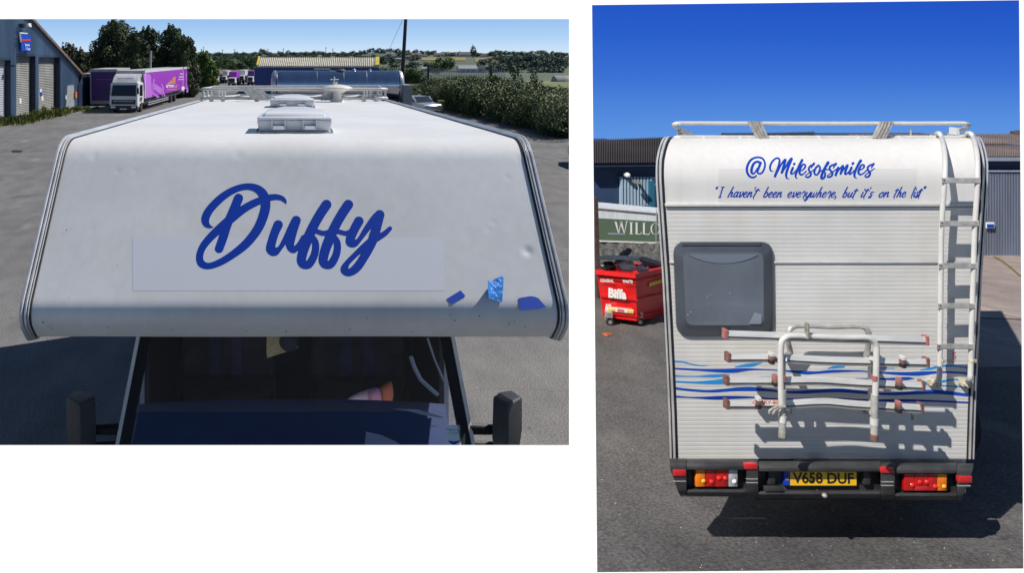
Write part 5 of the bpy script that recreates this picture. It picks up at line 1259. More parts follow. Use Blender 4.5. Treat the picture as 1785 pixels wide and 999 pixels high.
# bramble hedge on the right
rr = np.random.default_rng(21); L = []
n = 520
for i in range(n):
    t_ = i / (n - 1) ; t_ = rr.uniform(0, 1)
    px = 716 + t_ * 276; d0 = np.interp(px, [716, 760, 850, 992, 1046], [54, 48, 40, 29.5, 27]); dd_ = d0 + rr.uniform(0.5, 5.5)
    ytop = np.interp(px, [716, 745, 765, 800, 850, 900, 950, 1046], [150, 139, 136, 133, 131, 140, 150, 156])
    zt = H - (ytop - PY) / F * (d0 + 3); q = (dd_ - d0) / 5.5; z = rr.uniform(.1, 1) * zt * (.55 + .45 * q); s = rr.uniform(.25, .85)
    z = min(z, zt - s * .8)
    x = (px - PX) / F * dd_
    L.append((x, dd_, max(z, .2), s, s, s * .8))
V, Fq = leaf_cloud(130000, L, .056, 22, up=.6)
hd = thing('bramble_hedge', 'thick bank of brambles and bushes along the right side of the yard', 'hedge', (P(850, 0, 38).x, 38, 0))
hm = np_mesh('leaves', V - np.array([P(850, 0, 38).x, 38, 0]), Fq, 'leaf_hedge'); link_mesh('leaves', hm, hd)
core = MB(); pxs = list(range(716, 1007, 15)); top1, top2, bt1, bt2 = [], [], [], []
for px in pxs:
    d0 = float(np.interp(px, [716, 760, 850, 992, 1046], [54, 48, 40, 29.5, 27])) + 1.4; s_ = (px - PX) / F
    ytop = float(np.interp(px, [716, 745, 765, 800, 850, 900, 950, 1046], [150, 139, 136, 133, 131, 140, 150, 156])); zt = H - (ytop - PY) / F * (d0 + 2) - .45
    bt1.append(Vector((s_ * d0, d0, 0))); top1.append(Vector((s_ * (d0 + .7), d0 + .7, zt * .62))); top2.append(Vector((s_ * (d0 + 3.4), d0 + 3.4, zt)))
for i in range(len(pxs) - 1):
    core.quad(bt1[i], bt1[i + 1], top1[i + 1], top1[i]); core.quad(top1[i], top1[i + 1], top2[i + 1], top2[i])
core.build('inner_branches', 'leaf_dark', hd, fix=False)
for px, yt in ((899, 118), (862, 127), (935, 130)):       # saplings with ivy standing out of the hedge
    d = 42; lb = [(0, 0, 0, .38, .38, .7), (.1, 0, .8, .3, .3, .5), (-.1, .1, 1.3, .2, .2, .35)]; V, Fq = leaf_cloud(700, lb, .07, px)
    o = link_mesh('sapling', np_mesh('sapling', V, Fq, 'leaf_mid'), None, (P(px, 0, d).x, d, P(0, yt, d).z - 1.5)); tag(o, {899: 'tallest ivy covered sapling standing out of the hedge', 862: 'short sapling left of the tallest one in the hedge', 935: 'thin sapling right of the tallest one in the hedge'}[px], 'sapling')

# =================================================================== RIGHT YARD
CUR = RIGHT
RZ = lambda d: .64 - .112 * d           # the right yard ramps down away from the eye
def GR(px, py, up=0.0):
    s = (py - PY) / F; d = (H - .64 - up) / (s - .112); return P(px, py, d)
M['asphalt_right'] = asphalt('warm_grey_tarmac', .66, 1.34, (.082, .082, .086), (.140, .132, .127), 46, 1.0)
M['concrete_right'] = asphalt('pinkish_concrete_apron', .92, 1.08, (.31, .255, .235), (.36, .30, .27), 30)
g = MB()
def RG(x, d, e=0.0): return Vector((x, d, RZ(d) + e))
g.quad(RG(.5475, -3), RG(40, -3), RG(75, 60), RG(BX * 60, 60), RG(.5475, 1.5)); structure(g.build('yard_ground', 'asphalt_right', None, fix=False), 'warm grey tarmac ramp behind the second motorhome')
g = MB()
pa = [(1600, 549.5), (1802, 557), (1860, 470), (1860, 430), (1600, 430)]
g.quad(*[GR(x, y, .004) for x, y in pa]); structure(g.build('concrete_apron', 'concrete_right', None, fix=False), 'pinkish concrete apron in front of the blue grey shed')
g = MB(); g.quad(*[GR(x, y, .004) for x, y in [(1600, 640), (1810, 640), (1802, 557.8), (1600, 550.3)]]); structure(g.build('concrete_apron', asphalt('greyer_concrete', .9, 1.1, (.25, .215, .205), (.29, .25, .235), 30), None, fix=False), 'greyer nearer concrete apron beside the motorhome')
g = MB(); m_ = [(1733, 446), (1742, 450), (1752, 457), (1764, 466), (1775, 476), (1790, 487)]
for a, b in zip(m_[:-1], m_[1:]): g.quad(GR(a[0], a[1], .009), GR(b[0], b[1], .009), GR(b[0] - 1, b[1] + 3.6, .009), GR(a[0] - 2, a[1] + 2.2, .009))
tag(g.build('mossy_joint', 'moss', None, fix=False), 'thin line of moss growing in the concrete joint', 'moss', kind='stuff')
g = MB(); g.quad(GR(1600, 548.8, .009), GR(1802, 556.8, .009), GR(1802, 558.3, .009), GR(1600, 550.3, .009)); structure(g.build('ground_joint', 'joint', None, fix=False), 'dark joint across the concrete')
# sky behind the right yard
def skymat():
    m = bpy.data.materials.new('clear_blue_sky'); m.use_nodes = True; n, l = m.node_tree.nodes, m.node_tree.links; n.clear()
    o = n.new('ShaderNodeOutputMaterial'); e = n.new('ShaderNodeEmission'); t = n.new('ShaderNodeTexCoord'); s = n.new('ShaderNodeSeparateXYZ')
    mp = n.new('ShaderNodeMapRange'); mp.inputs['From Min'].default_value = P(0, 280, 60).z; mp.inputs['From Max'].default_value = P(0, -10, 60).z
    r = n.new('ShaderNodeValToRGB'); c = r.color_ramp; c.elements[0].position = 0; c.elements[0].color = (0.1202, 0.2919, 0.6697, 1); c.elements[1].position = 1; c.elements[1].color = (0.0137, 0.0756, 0.4808, 1)
    for p_, col in ((.25, (0.0773, 0.2249, 0.6268)), (.5, (0.0378, 0.1442, 0.5667)), (.75, (0.0206, 0.1013, 0.5151))):
        q = c.elements.new(p_); q.color = (*col, 1)
    l.new(t.outputs['Object'], s.inputs[0]); l.new(s.outputs['Z'], mp.inputs['Value']); l.new(mp.outputs[0], r.inputs[0]); l.new(r.outputs[0], e.inputs[0]); l.new(e.outputs[0], o.inputs[0]); return m
M['sky_right'] = skymat()
g = MB(); SX0, SX1 = BX * 60 + .3, 95
g.grid(lambda u, v: Vector((SX0 + (SX1 - SX0) * u, 60 + 6 * math.sin(u * math.pi), -13 + (P(0, -40, 60).z + 13) * v)), 24, 8)
structure(g.build('sky', 'sky_right', None, smooth='all', fix=False), 'clear deep blue sky above the second yard')

# ---------------------------------------------------------------- motorhome seen from behind
DR = 5.1
HWT = [(240, 287), (280, 288), (355, 283.5), (480, 275), (600, 269), (700, 264.5), (800, 261.5), (870, 258)]
CXT = [(240, 1433), (355, 1433), (800, 1433.5), (870, 1433)]
def hw(py): return float(np.interp(py, [a for a, _ in HWT], [b for _, b in HWT]))
def cx(py): return float(np.interp(py, [a for a, _ in CXT], [b for _, b in CXT]))
def capd(py):
    t = max(0.0, min(1.0, (322 - py) / 82.0)); return DR + .34 * (1 - math.sqrt(max(0, 1 - t * t)))
def RW(px, py, off=0.0):
    """point on the rear wall seen at a photo pixel, standing off by off"""
    return P(px, py, capd(py) - off)
def capx(u, py):
    d = capd(py); return cx(py) + u * hw(py) * DR / d
mv = thing('motorhome', 'white motorhome seen from behind with ladder, blue wave stripes and yellow number plate', 'motorhome', (P(1434, 900, 6).x, 6.0, RZ(6)))
# rounded upper cap
cp = MB(); nv = 60; ys = [240 + (322 - 240) * (1 - math.cos(i / 24 * math.pi / 2)) for i in range(25)] + [322 + (358 - 322) * i / 6 for i in range(1, 7)]
nu = 40
vs = [RW(capx(-1 + 2 * i / nu, y) if True else 0, y) for y in ys for i in range(nu + 1)]
kx = .78
dr0 = capd(240)
def roofpt(u, d):        # roof running away from the rear edge, following the ramp
    y0 = P(capx(u, 240), 240, dr0); return Vector((y0.x + kx * (d - dr0), d, y0.z - .112 * (d - dr0)))
vs = [roofpt(-1 + 2 * i / nu, 10.5) for i in range(nu + 1)] + [roofpt(-1 + 2 * i / nu, 7.5) for i in range(nu + 1)] + vs
cp.mesh(vs, [(j * (nu + 1) + i, j * (nu + 1) + i + 1, (j + 1) * (nu + 1) + i + 1, (j + 1) * (nu + 1) + i) for j in range(len(ys) + 1) for i in range(nu)])
cp.build('upper_panel', 'gelcoat_rear', mv, smooth='all', fix=False)
# ribbed lower wall: a shallow step in every plank
rb = MB(); y = 360.0; pitch = 7.35; prev = None; rows = []
while y < 801:
    for dy, o in ((0, .0), (.8, .0010), (1.6, .0012), (pitch - 1.0, .0009), (pitch - .5, .0)): rows.append((min(y + dy, 801), o))
    y += pitch
for i in range(len(rows) - 1):
    (ya, oa), (yb, ob) = rows[i], rows[i + 1]
    if yb <= ya: continue
    rb.quad(RW(capx(-1, ya), ya, oa), RW(capx(1, ya), ya, oa), RW(capx(1, yb), yb, ob), RW(capx(-1, yb), yb, ob))
rb.build('ribbed_wall', 'ribbed', mv, fix=False)
# unseen body sides, front, floor: slant and underbody shaped for the ground shadow
bd = MB()
def low(u, d, dz=.0): p = P(cx(801) + u * hw(801), 801, DR); return Vector((p.x + kx * (d - DR), d, p.z - dz - .112 * (d - DR)))
for u in (-1, 1):
    ed = [P(capx(u, y), y, capd(y) + .01) for y in [240, 250, 265, 285, 310, 340, 400, 500, 600, 700, 801]]
    bd.quad(*(ed + [low(u, DR + .01), low(u, 10.5), roofpt(u, 10.5)]))
bd.quad(low(-1, 10.5), low(1, 10.5), roofpt(1, 10.5), roofpt(-1, 10.5)); bd.quad(low(-1, DR), low(1, DR), low(1, 10.5), low(-1, 10.5)); bd.hexa([low(-.2, DR + .05, .24), low(.96, DR + .05, .24), low(.96, 10.4, .24), low(-.2, 10.4, .24)], [low(-.2, DR + .05, .01), low(.96, DR + .05, .01), low(.96, 10.4, .01), low(-.2, 10.4, .01)])
bd.build('body_side', 'gelcoat_rear', mv, fix=False)
for u in (-.82, .82):
    for d in (6.6, 9.9):
        c = low(u, d); t = MB(); c.z = RZ(d) + .33; t.lathe([(.2, -.1), (.32, -.1), (.33, 0), (.32, .1), (.2, .1)], c, 20, 'x'); t.build('tyre', 'tyre', mv, smooth=True)
# aluminium edge trims
def edge(u_px0, u_px1, h, m, nm):
    for s in (-1, 1):
        mb = MB(); rows_ = []
        yy = [236.5] + ys[1:-1] + [358, 400, 480, 560, 640, 720, 801]
        for y in [240] + ys[1:] + [400, 480, 560, 640, 720, 801]:
            e = capx(s, y); d = capd(y); k = 5.1 / d; up = h * max(0, (322 - y) / 82.0) * .8
            a = P(e + s * u_px0 * k, y, d - h * .2) ; b = P(e + s * u_px1 * k, y, d - h * .2)
            am = P(e + s * (u_px0 * .75 + u_px1 * .25) * k, y, d - h); bm_ = P(e + s * (u_px0 * .25 + u_px1 * .75) * k, y, d - h)
            back_a = P(e + s * u_px1 * k, y, d + .012)
            for q in (a, am, bm_, b, back_a): q.z += up
            rows_.append([a, am, bm_, b, back_a])
        V = [p for r_ in rows_ for p in r_]; mb.mesh(V, [(i * 5 + j, i * 5 + j + 1, (i + 1) * 5 + j + 1, (i + 1) * 5 + j) for i in range(len(rows_) - 1) for j in range(4)])
        mb.build(nm, m, mv, smooth=True)
edge(-10.5, -7.2, .006, 'rubber', 'rubber_seal')
edge(-7.0, -1.6, .016, 'alu', 'edge_trim')
edge(-1.6, .2, .004, 'rubber', 'trim_groove')
edge(.2, 4.0, .012, 'alu', 'edge_trim')
for y, h_, o, m_, x0, x1 in ((357.5, 5.0, .020, 'white_rail', None, None), (362.2, 1.6, .012, 'alu', None, None), (457.5, 3.6, .012, 'white_rail', None, None)):
    mb = MB(); a0 = capx(-1, y) + 11; a1 = capx(1, y) - 11
    mb.prism([RW(a0, y + h_ / 2, o), RW(a1, y + h_ / 2, o), RW(a1, y - h_ / 2, o), RW(a0, y - h_ / 2, o)], (0, o - .001, 0)); mb.build('seam_rail', m_, mv, bevel=.003, smooth=True)
mb = MB(); mb.grid(lambda u, v: RW(1252 + 346 * u, 294 + 61 * v, .0006), 8, 24); mb.build('grey_patch', 'patch_rear', mv, smooth='all', fix=False)

# ---- lettering
Z5 = lambda s: [(1230 + x / 8.5, 260 + y / 8.5, r / 8.5) for x, y, r in s]
Z6 = lambda s: [(1420 + x / 8.114, 260 + y / 8.114, r / 8.114) for x, y, r in s]
HANDLE = [Z5(s) for s in (
    [(757,380,5),(735,405,13),(690,418,14),(642,390,17),(612,325,18),(618,250,18),(655,175,17),(710,132,15),(785,118,14),(845,140,14),(875,190,14),(878,250,14),(855,320,14),(820,358,14),(785,358,14),(768,330,15),(785,280,17),(815,200,19)],
    [(815,200,19),(765,183,17),(715,210,18),(685,275,20),(680,335,19),(700,362,14),(730,345,12),(770,280,12)],
    [(1000,325,5),(970,322,11),(955,290,14),(958,240,15),(990,180,14),(1035,138,13),(1075,132,14),(1095,165,15),(1085,235,17),(1058,320,19),(1028,400,19)],
    [(1040,385,12),(1090,285,11),(1135,200,13),(1180,155,18),(1162,230,20),(1130,345,19)],
    [(1132,345,14),(1185,260,12),(1225,190,14),(1272,140,20),(1240,220,20),(1205,320,19),(1192,385,17),(1205,428,12),(1240,440,4)],
    [(1308,222,16),(1318,212,16)], [(1292,275,18),(1268,335,17),(1268,362,14),(1290,362,11),(1330,325,9),(1365,275,9)],
    [(1430,160,19),(1390,235,18),(1350,330,18),(1332,385,16),(1340,420,11),(1362,433,4)],
    [(1395,325,8),(1440,305,10),(1475,260,14),(1470,228,13),(1440,225,13),(1405,280,16),(1390,345,17),(1415,378,14),(1455,360,11),(1490,325,10)],
    [(1605,212,18),(1580,250,10),(1565,275,6)], [(1600,225,14),(1555,245,14),(1528,285,15),(1535,320,15),(1560,355,15),(1545,400,15),(1505,415,13),(1480,398,10),(1500,372,8),(1560,335,8),(1625,285,9)],
    [(1672,238,15),(1632,275,15),(1610,335,16),(1625,375,14),(1655,375,13),(1685,330,15),(1695,270,14),(1672,238,13)], [(1690,330,8),(1740,310,8),(1785,290,8)])]
HANDLE += [Z6(s) for s in (
    [(190,190,22),(150,255,18),(112,335,19),(95,395,18),(105,415,16),(135,400,15),(150,355,14),(140,318,12),(112,305,7)], [(60,310,9),(110,300,9),(160,290,9),(205,285,9)],
    [(300,205,18),(275,245,10),(262,268,5)], [(295,215,14),(240,228,14),(212,258,15),(220,295,15),(252,330,15),(240,375,15),(200,395,13),(180,382,9),(205,355,8),(260,318,8),(320,270,9)],
    [(335,262,18),(318,310,18),(298,365,18)], [(300,362,10),(345,290,10),(400,235,16),(385,290,17),(368,345,17)], [(370,345,10),(415,280,10),(465,225,16),(445,285,17),(430,340,16),(450,350,12),(500,300,9)],
    [(522,258,17),(498,315,17),(490,345,14),(512,348,11),(560,300,9)], [(538,205,17),(546,195,17)],
    [(652,160,20),(610,230,18),(575,310,18),(562,365,16),(570,395,12),(598,412,4)],
    [(628,298,9),(670,280,10),(700,245,14),(692,220,12),(662,225,13),(632,275,16),(620,330,16),(645,358,13),(690,340,10),(735,298,9)],
    [(835,205,16),(812,245,10),(800,270,5)], [(828,215,13),(780,228,14),(750,262,15),(760,300,15),(785,335,15),(770,378,15),(735,393,13),(712,378,9),(735,350,8),(795,310,9),(830,282,8),(856,268,4)])]
decal('handle_lettering', HANDLE, .30, lambda x, y: RW(x, y, .0014), 'vinyl_blue', mv)
GL = {
 'a': (.95, [[(.72,.86,1),(.45,.98,1),(.15,.65,1.1),(.12,.22,1.1),(.3,.02,1),(.55,.3,.8),(.74,.9,1)], [(.78,.95,1.1),(.66,.35,1.1),(.74,.04,.9),(.98,.22,.5)]]),
 'b': (.90, [[(.42,1.9,1.1),(.25,1.1,1.1),(.10,.1,1.1)], [(.12,.12,1),(.4,0,1),(.68,.35,1.1),(.66,.82,1.1),(.45,.92,.9),(.2,.55,.7)]]),
 'e': (.78, [[(.1,.42,.6),(.45,.55,.8),(.6,.85,1),(.38,1.0,1),(.12,.65,1.1),(.1,.22,1.1),(.3,.0,1),(.6,.12,.7),(.82,.38,.5)]]),
 'h': (.92, [[(.45,1.9,1.1),(.25,1.0,1.1),(.06,.0,1.1)], [(.1,.2,.7),(.35,.75,.8),(.6,.95,1),(.62,.5,1.1),(.58,.08,1),(.85,.2,.6)]]),
 'i': (.45, [[(.2,.95,1.1),(.1,.3,1.1),(.16,.03,.9),(.42,.25,.5)], [(.30,1.42,1.1),(.33,1.52,1.1)]]),
 'l': (.45, [[(.42,1.9,1.1),(.22,1.0,1.1),(.08,.1,1),(.18,-.25,.5),(.3,-.3,.2)]]),
 'n': (.92, [[(.18,.95,1.1),(.08,.0,1.1)], [(.1,.2,.7),(.38,.8,.8),(.62,.95,1.1),(.60,.4,1.1),(.64,.05,.9),(.9,.25,.5)]]),
 'o': (.82, [[(.5,.95,1),(.15,.6,1.1),(.12,.18,1.1),(.35,.0,1),(.66,.35,1),(.62,.85,1),(.45,.95,1)], [(.58,.85,.7),(.85,.80,.5)]]),
 'r': (.78, [[(.15,.85,.9),(.40,1.12,1.1),(.62,.95,.9),(.60,.5,1),(.55,.0,1),(.70,-.35,.5)], [(.1,.62,.6),(.2,.85,.8)]]),
 's': (.62, [[(.62,.98,1.1),(.35,.95,1),(.22,.70,1.1),(.42,.40,1.1),(.38,.02,1.1),(.1,-.1,.8),(.05,.08,.6),(.3,.25,.6),(.62,.5,.5)]]),
 't': (.60, [[(.42,1.55,1.1),(.26,.9,1.1),(.14,.15,1.1),(.22,-.25,.6),(.34,-.35,.3)], [(.0,1.18,.6),(.2,1.35,.9),(.5,1.38,1),(.78,1.12,.5)]]),
 'u': (.95, [[(.2,.92,1.1),(.1,.3,1.1),(.25,.02,1),(.5,.3,.8),(.72,.9,1)], [(.75,.95,1.1),(.64,.35,1.1),(.7,.04,.9),(.95,.25,.5)]]),
 'v': (.80, [[(.12,.85,1),(.25,.95,.9),(.22,.4,1.1),(.28,.02,1.1),(.58,.4,.9),(.68,.9,1),(.6,1.1,.5)]]),
 'w': (1.15, [[(.12,.92,1.1),(.08,.3,1.1),(.2,.02,1),(.45,.35,.9),(.56,.85,1)], [(.56,.85,1),(.50,.3,1),(.62,.02,1),(.9,.4,.9),(1.0,.9,1),(.9,1.08,.5)]]),
 'y': (.88, [[(.18,.92,1.1),(.1,.35,1.1),(.25,.05,1),(.5,.3,.8),(.72,.85,1)], [(.76,.95,1.1),(.66,.3,1.1),(.45,-.4,1),(.2,-.65,1),(.12,-.45,.7),(.4,-.15,.6),(.88,.15,.5)]]),
 ',': (.4, [[(.18,.15,1.1),(.15,-.2,.8),(.02,-.42,.3)]]),
 "'": (.28, [[(.2,1.85,1),(.12,1.55,.6)]]),
 'I': (.9, [[(.5,1.85,1),(.42,1.0,1.1),(.32,.0,1)], [(.12,1.85,.8),(.85,1.9,.8)], [(.0,-.05,.8),(.6,-.02,.8)]]),
 '“': (.7, [[(.35,1.95,.7),(.18,1.6,1.1)], [(.62,1.95,.7),(.45,1.6,1.1)]]),
 '”': (.7, [[(.22,1.95,1.1),(.1,1.55,.6)], [(.5,1.95,1.1),(.38,1.55,.6)]]),
}
def script(word, x0, x1, base, xh, rad, slant=.42):
    st_ = []; x = 0
    for ch in word:
        adv, ss = GL[ch]
        for s in ss: st_.append([(x + a + slant * b * .75, b, r_) for a, b, r_ in s])
        x += adv
    lo = min(p[0] for s in st_ for p in s); hi = max(p[0] for s in st_ for p in s); k = (x1 - x0) / (hi - lo)
    return [[(x0 + (p[0] - lo) * k, base - p[1] * xh, p[2] * rad) for p in s] for s in st_]
QUOTE = []
bl = lambda x: np.interp(x, [1250, 1440, 1610], [343.6, 344.2, 343.4])
for w_, a, b in (('“', 1247.5, 1252), ('I', 1251.5, 1263.5), ('haven', 1268, 1312), ("'t", 1312.5, 1325.5), ('been', 1330, 1363.5), ('everywhere,', 1372.5, 1458), ('but', 1468, 1497), ("it's", 1500.5, 1523.5), ('on', 1531.5, 1550.5), ('the', 1557.5, 1580.5), ('list', 1588, 1609.5), ('”', 1609.5, 1615)):
    QUOTE += script(w_, a + .8, b - .8, float(bl(a)), 9.3, 1.02)
decal('quote_lettering', QUOTE, .26, lambda x, y: RW(x, y, .0014), 'vinyl_blue', mv)

# ---- wave stripes
def wave(top, bot, m):
    t_ = catmull([(x, y, 0) for x, y in top], 8)[:, :2]; b_ = catmull([(x, y, 0) for x, y in bot], 8)[:, :2]
    xs = np.linspace(top[0][0], top[-1][0], 70); yt = np.interp(xs, t_[:, 0], t_[:, 1]); yb = np.maximum(np.interp(xs, b_[:, 0], b_[:, 1]) + .7, yt + .3)
    mb = MB()
    for i in range(69): mb.quad(RW(xs[i], yt[i], .0019), RW(xs[i + 1], yt[i + 1], .0019), RW(xs[i + 1], yb[i + 1], .0019), RW(xs[i], yb[i], .0019))
    mb.build('wave_stripe', m, mv, fix=False)
q = lambda *p: [(1160 + x / 4.996, 610 + y / 4.996) for x, y in p]
k4 = lambda *p: [(1400 + x / 4.756, 610 + y / 4.756) for x, y in p]
wave(q((62,93),(150,100),(220,118),(300,133),(368,135)), q((62,106),(150,110),(220,127),(300,138),(368,137)), 'vinyl_light')
wave(q((605,148),(680,127),(760,115),(840,112)), q((605,152),(680,148),(760,143),(840,113)), 'vinyl_light')
wave(q((62,155),(300,166),(500,166),(700,161),(980,174)) + k4((100,178),(250,166),(450,170),(600,180),(850,185),(1000,178),(1200,178),(1392,190)), q((62,166),(300,182),(450,194),(600,198),(760,176),(980,181)) + k4((0,200),(60,200),(250,188),(450,180),(600,188),(800,208),(980,212),(1150,190),(1392,203)), 'vinyl_mid')
wave(q((66,220),(250,226),(480,212),(560,220)), q((66,233),(250,234),(400,238),(480,235),(560,222)), 'vinyl_light')
wave(q((66,268),(250,277),(400,265),(500,255),(600,254),(700,250),(840,232),(1000,232)), q((66,281),(250,292),(400,298),(540,297),(650,280),(780,252),(900,240),(1000,238)), 'vinyl_light')
wave(q((68,325),(300,348),(420,348),(700,323),(850,335),(1040,360)) + k4((60,334),(280,320),(450,335),(620,355),(800,352),(1000,335),(1150,336),(1390,368)), q((68,342),(250,362),(420,370),(600,358),(760,357),(900,360),(1040,375)) + k4((0,362),(100,356),(300,350),(500,363),(700,374),(850,372),(1000,365),(1150,366),(1390,388)), 'vinyl_mid')
wave(q((70,400),(250,410),(500,403),(750,407),(980,425)) + k4((100,398),(300,400),(500,412),(800,410),(1000,415),(1390,432)), q((70,414),(250,420),(430,432),(640,424),(800,420),(980,433)) + k4((0,412),(300,410),(480,420),(800,430),(1000,428),(1390,443)), 'vinyl_dark')
wave(k4((970,165),(1060,145),(1150,125),(1260,128),(1392,150)), k4((970,167),(1060,162),(1150,142),(1260,138),(1392,158)), 'vinyl_light')
wave(k4((200,152),(260,134),(345,132)), k4((200,155),(260,152),(345,145)), 'vinyl_light')
wave(k4((630,146),(760,150)), k4((630,152),(760,154)), 'vinyl_light')
wave(k4((430,236),(700,234),(860,226),(920,236)), k4((430,242),(700,250),(850,250),(920,238)), 'vinyl_mid')
wave(k4((1000,270),(1150,252),(1250,243),(1392,250)), k4((1000,292),(1150,270),(1250,252),(1392,260)), 'vinyl_light')
wave(k4((1100,290),(1250,298),(1392,304)), k4((1100,296),(1250,306),(1392,314)), 'vinyl_light')

# ---- window
def rrect(c, rx, n=8):
    """quad corners (clockwise px) with rounded corners of radius rx"""
    o = []; m = len(c)
    for i in range(m):
        p = Vector(c[i]); a = Vector(c[i - 1]); b = Vector(c[(i + 1) % m]); u = (a - p).normalized() * rx; v = (b - p).normalized() * rx
        for k in range(n + 1):
            t = k / n; o.append(tuple(p + u * (1 - t) ** 2 + v * t ** 2))
    return o
wo = thing('rear_window_dummy', '', '', (0, 0, 0)); bpy.data.objects.remove(wo)
def ring_solid(outer, inner, o0, o1, name, m, par):
    n = len(outer); mb = MB(); A = [RW(x, y, o0 * .15) for x, y in outer]; B = [RW(x + (cxw - x) * .012, y + (cyw - y) * .012, o0) for x, y in outer]; C_ = [RW(x, y, o1) for x, y in inner]
    mb.mesh(A + B + C_, [(i, (i + 1) % n, n + (i + 1) % n, n + i) for i in range(n)] + [(n + i, n + (i + 1) % n, 2 * n + (i + 1) % n, 2 * n + i) for i in range(n)]); return mb.build(name, m, par, smooth=True, fix=False)
cxw, cyw = 1262, 503
OUT = rrect([(1172.5, 421), (1348, 421), (1350, 587), (1179, 587)], 24); INN = rrect([(1181, 431), (1340, 431), (1341, 576), (1187, 576)], 19)
INN2 = rrect([(1190, 440), (1331, 440), (1331, 567), (1196, 567)], 14)
fr_ = ring_solid(OUT, INN, .022, .030, 'window_frame', 'win_frame', mv)
mb = MB(); n = len(INN); A = [RW(x, y, .030) for x, y in INN]; B = [RW(x, y, .041) for x, y in INN2]
mb.mesh(A + B, [(i, (i + 1) % n, n + (i + 1) % n, n + i) for i in range(n)]); mb.build('pane_edge', 'win_frame', fr_, smooth=True, fix=False)
mb = MB(); c_ = RW(cxw, cyw, .047); B2 = [RW(x + (cxw - x) * .5, y + (cyw - y) * .5, .046) for x, y in INN2]
mb.mesh(B + B2 + [c_], [(i, (i + 1) % n, n + (i + 1) % n, n + i) for i in range(n)] + [(n + i, n + (i + 1) % n, 2 * n) for i in range(n)]); mb.build('window_pane', 'win_pane', mv, smooth='all', fix=False)
mb = MB(); mb.prism([RW(1189, 428.5, .034), RW(1327, 428.5, .034), RW(1327, 422.5, .034), RW(1189, 422.5, .034)], (0, .03, 0)); mb.build('hinge_rail', 'win_frame', mv, bevel=.004)
mb = MB(); mb.prism([RW(1256, 577, .044), RW(1270, 577, .044), RW(1270, 569, .044), RW(1256, 569, .044)], (0, .02, 0)); mb.build('window_catch', 'black_plastic', mv, bevel=.004)
mb = MB(); mb.prism([RW(1306, 565, .0475), RW(1327, 565, .0475), RW(1328, 548, .0475), RW(1316, 545, .0475)], (0, .002, 0)); mb.build('catch_seen_through', 'win_curtain', mv)
mb = MB(); arc = [(1200, 443), (1322, 443)] + [(1322 - 122 * t, 443 + 16 * math.sin(math.pi * t) ** .7) for t in [i / 14 for i in range(1, 14)]]
mb.quad(*[RW(x, y, .0474) for x, y in arc]); mb.build('blind_fold', 'win_curtain_dark', mv, fix=False)
sp = MB()
for x, y in ((1238, 513.5), (1233, 517), (1204, 544), (1199, 549), (1272, 511)):
    sp.lathe([(.0022, 0), (.0018, -.001)], RW(x, y, .05), 8, 'y')
sp.build('droplet', 'print_white', mv)
v, f = text2d('S', bold=.02); v = fit(v, 1660, 1667, 626, 613.5); mb = MB(); mb.mesh([RW(x, y, .0020) for x, y in v], f); mb.build('logo_letter', 'print_pink', mv, fix=False)
v, f = text2d('SWIFT', bold=.0); 
v, f = text2d('MARQUIS', bold=.0); v = fit(v, 1650, 1667, 630, 627); mb = MB(); mb.mesh([RW(x, y, .0020) for x, y in v], f); mb.build('logo_word', 'print_pink', mv, fix=False)
mb = MB(); mb.quad(*[RW(x, y, .0020) for x, y in ((1654, 632), (1664, 632), (1664, 631.3), (1654, 631.3))]); mb.build('logo_line', 'print_grey', mv, fix=False)

# ---- bumper with lamps
def off_box(x0, x1, y0, y1, o0, o1, m, name, par=mv, bevel=0, tx=0):
    """block standing off the rear wall between o0 and o1, outline given in photo pixels"""
    mb = MB(); d0 = DR - o1; fr4 = [P(x0 + tx, y1, d0), P(x1 - tx, y1, d0), P(x1, y0, d0), P(x0, y0, d0)]
    mb.prism(fr4, (0, o1 - o0, 0)); return mb.build(name, m, par, bevel=bevel, smooth=bool(bevel))
BO = .17
bm_ = MB()
pr = [(801, .02), (799.5, .10), (803, .15), (812, .175), (818, .175), (818, .11), (852, .11), (852, .175), (858, .17), (863, .13), (865, .02)]
def bump_row(x0, x1, rows_, mb, sh=lambda y: 0):
    A = [P(x0 + sh(y), y, DR - o) for y, o in rows_]; B = [P(x1 - sh(y), y, DR - o) for y, o in rows_]; n = len(rows_)
    mb.mesh(A + B, [(i, i + 1, n + i + 1, n + i) for i in range(n - 1)] + [tuple(range(n - 1, -1, -1)), tuple(range(n, 2 * n))])
skew = lambda y: max(0, (y - 815) / 53.0) ** 1.3 * 20
sl = .022       # the bumper line drops slightly to the right
full = [(801, .0), (799.5, .10), (803, .15), (812, .175), (818, .178), (852, .178), (858, .17), (863, .13), (865, .0)]
reces = [(801, .0), (799.5, .10), (803, .15), (812, .175), (818, .175), (819, .10), (850, .10), (853, .165), (858, .17), (863, .13), (865, .0)]
segs = [(1167, 1197, full), (1197, 1301, reces), (1301, 1322, full), (1322, 1535, reces), (1535, 1560, full), (1560, 1668, reces), (1668, 1697, full)]
for i, (a, b, pr_) in enumerate(segs):
    mb = MB(); yo = (a + b) / 2 * sl - 1170 * sl; rows_ = [(y + yo * .8 - (2 if a < 1200 else 0) * 0, o) for y, o in pr_]
    sh = (lambda y: 0); A = []; B = []
    for y, o in rows_:
        xa, xb = a, b
        if i == 0: xa = a + skew(y)
        if i == len(segs) - 1: xb = b - skew(y)
        A.append(P(xa, y, DR - o)); B.append(P(xb, y, DR - o))
    n = len(rows_); mb.mesh(A + B, [(k, k + 1, n + k + 1, n + k) for k in range(n - 1)] + [tuple(range(n - 1, -1, -1)), tuple(range(n, 2 * n))])
    mb.build('bumper_section', 'bumper', mv, bevel=.004, smooth=True)
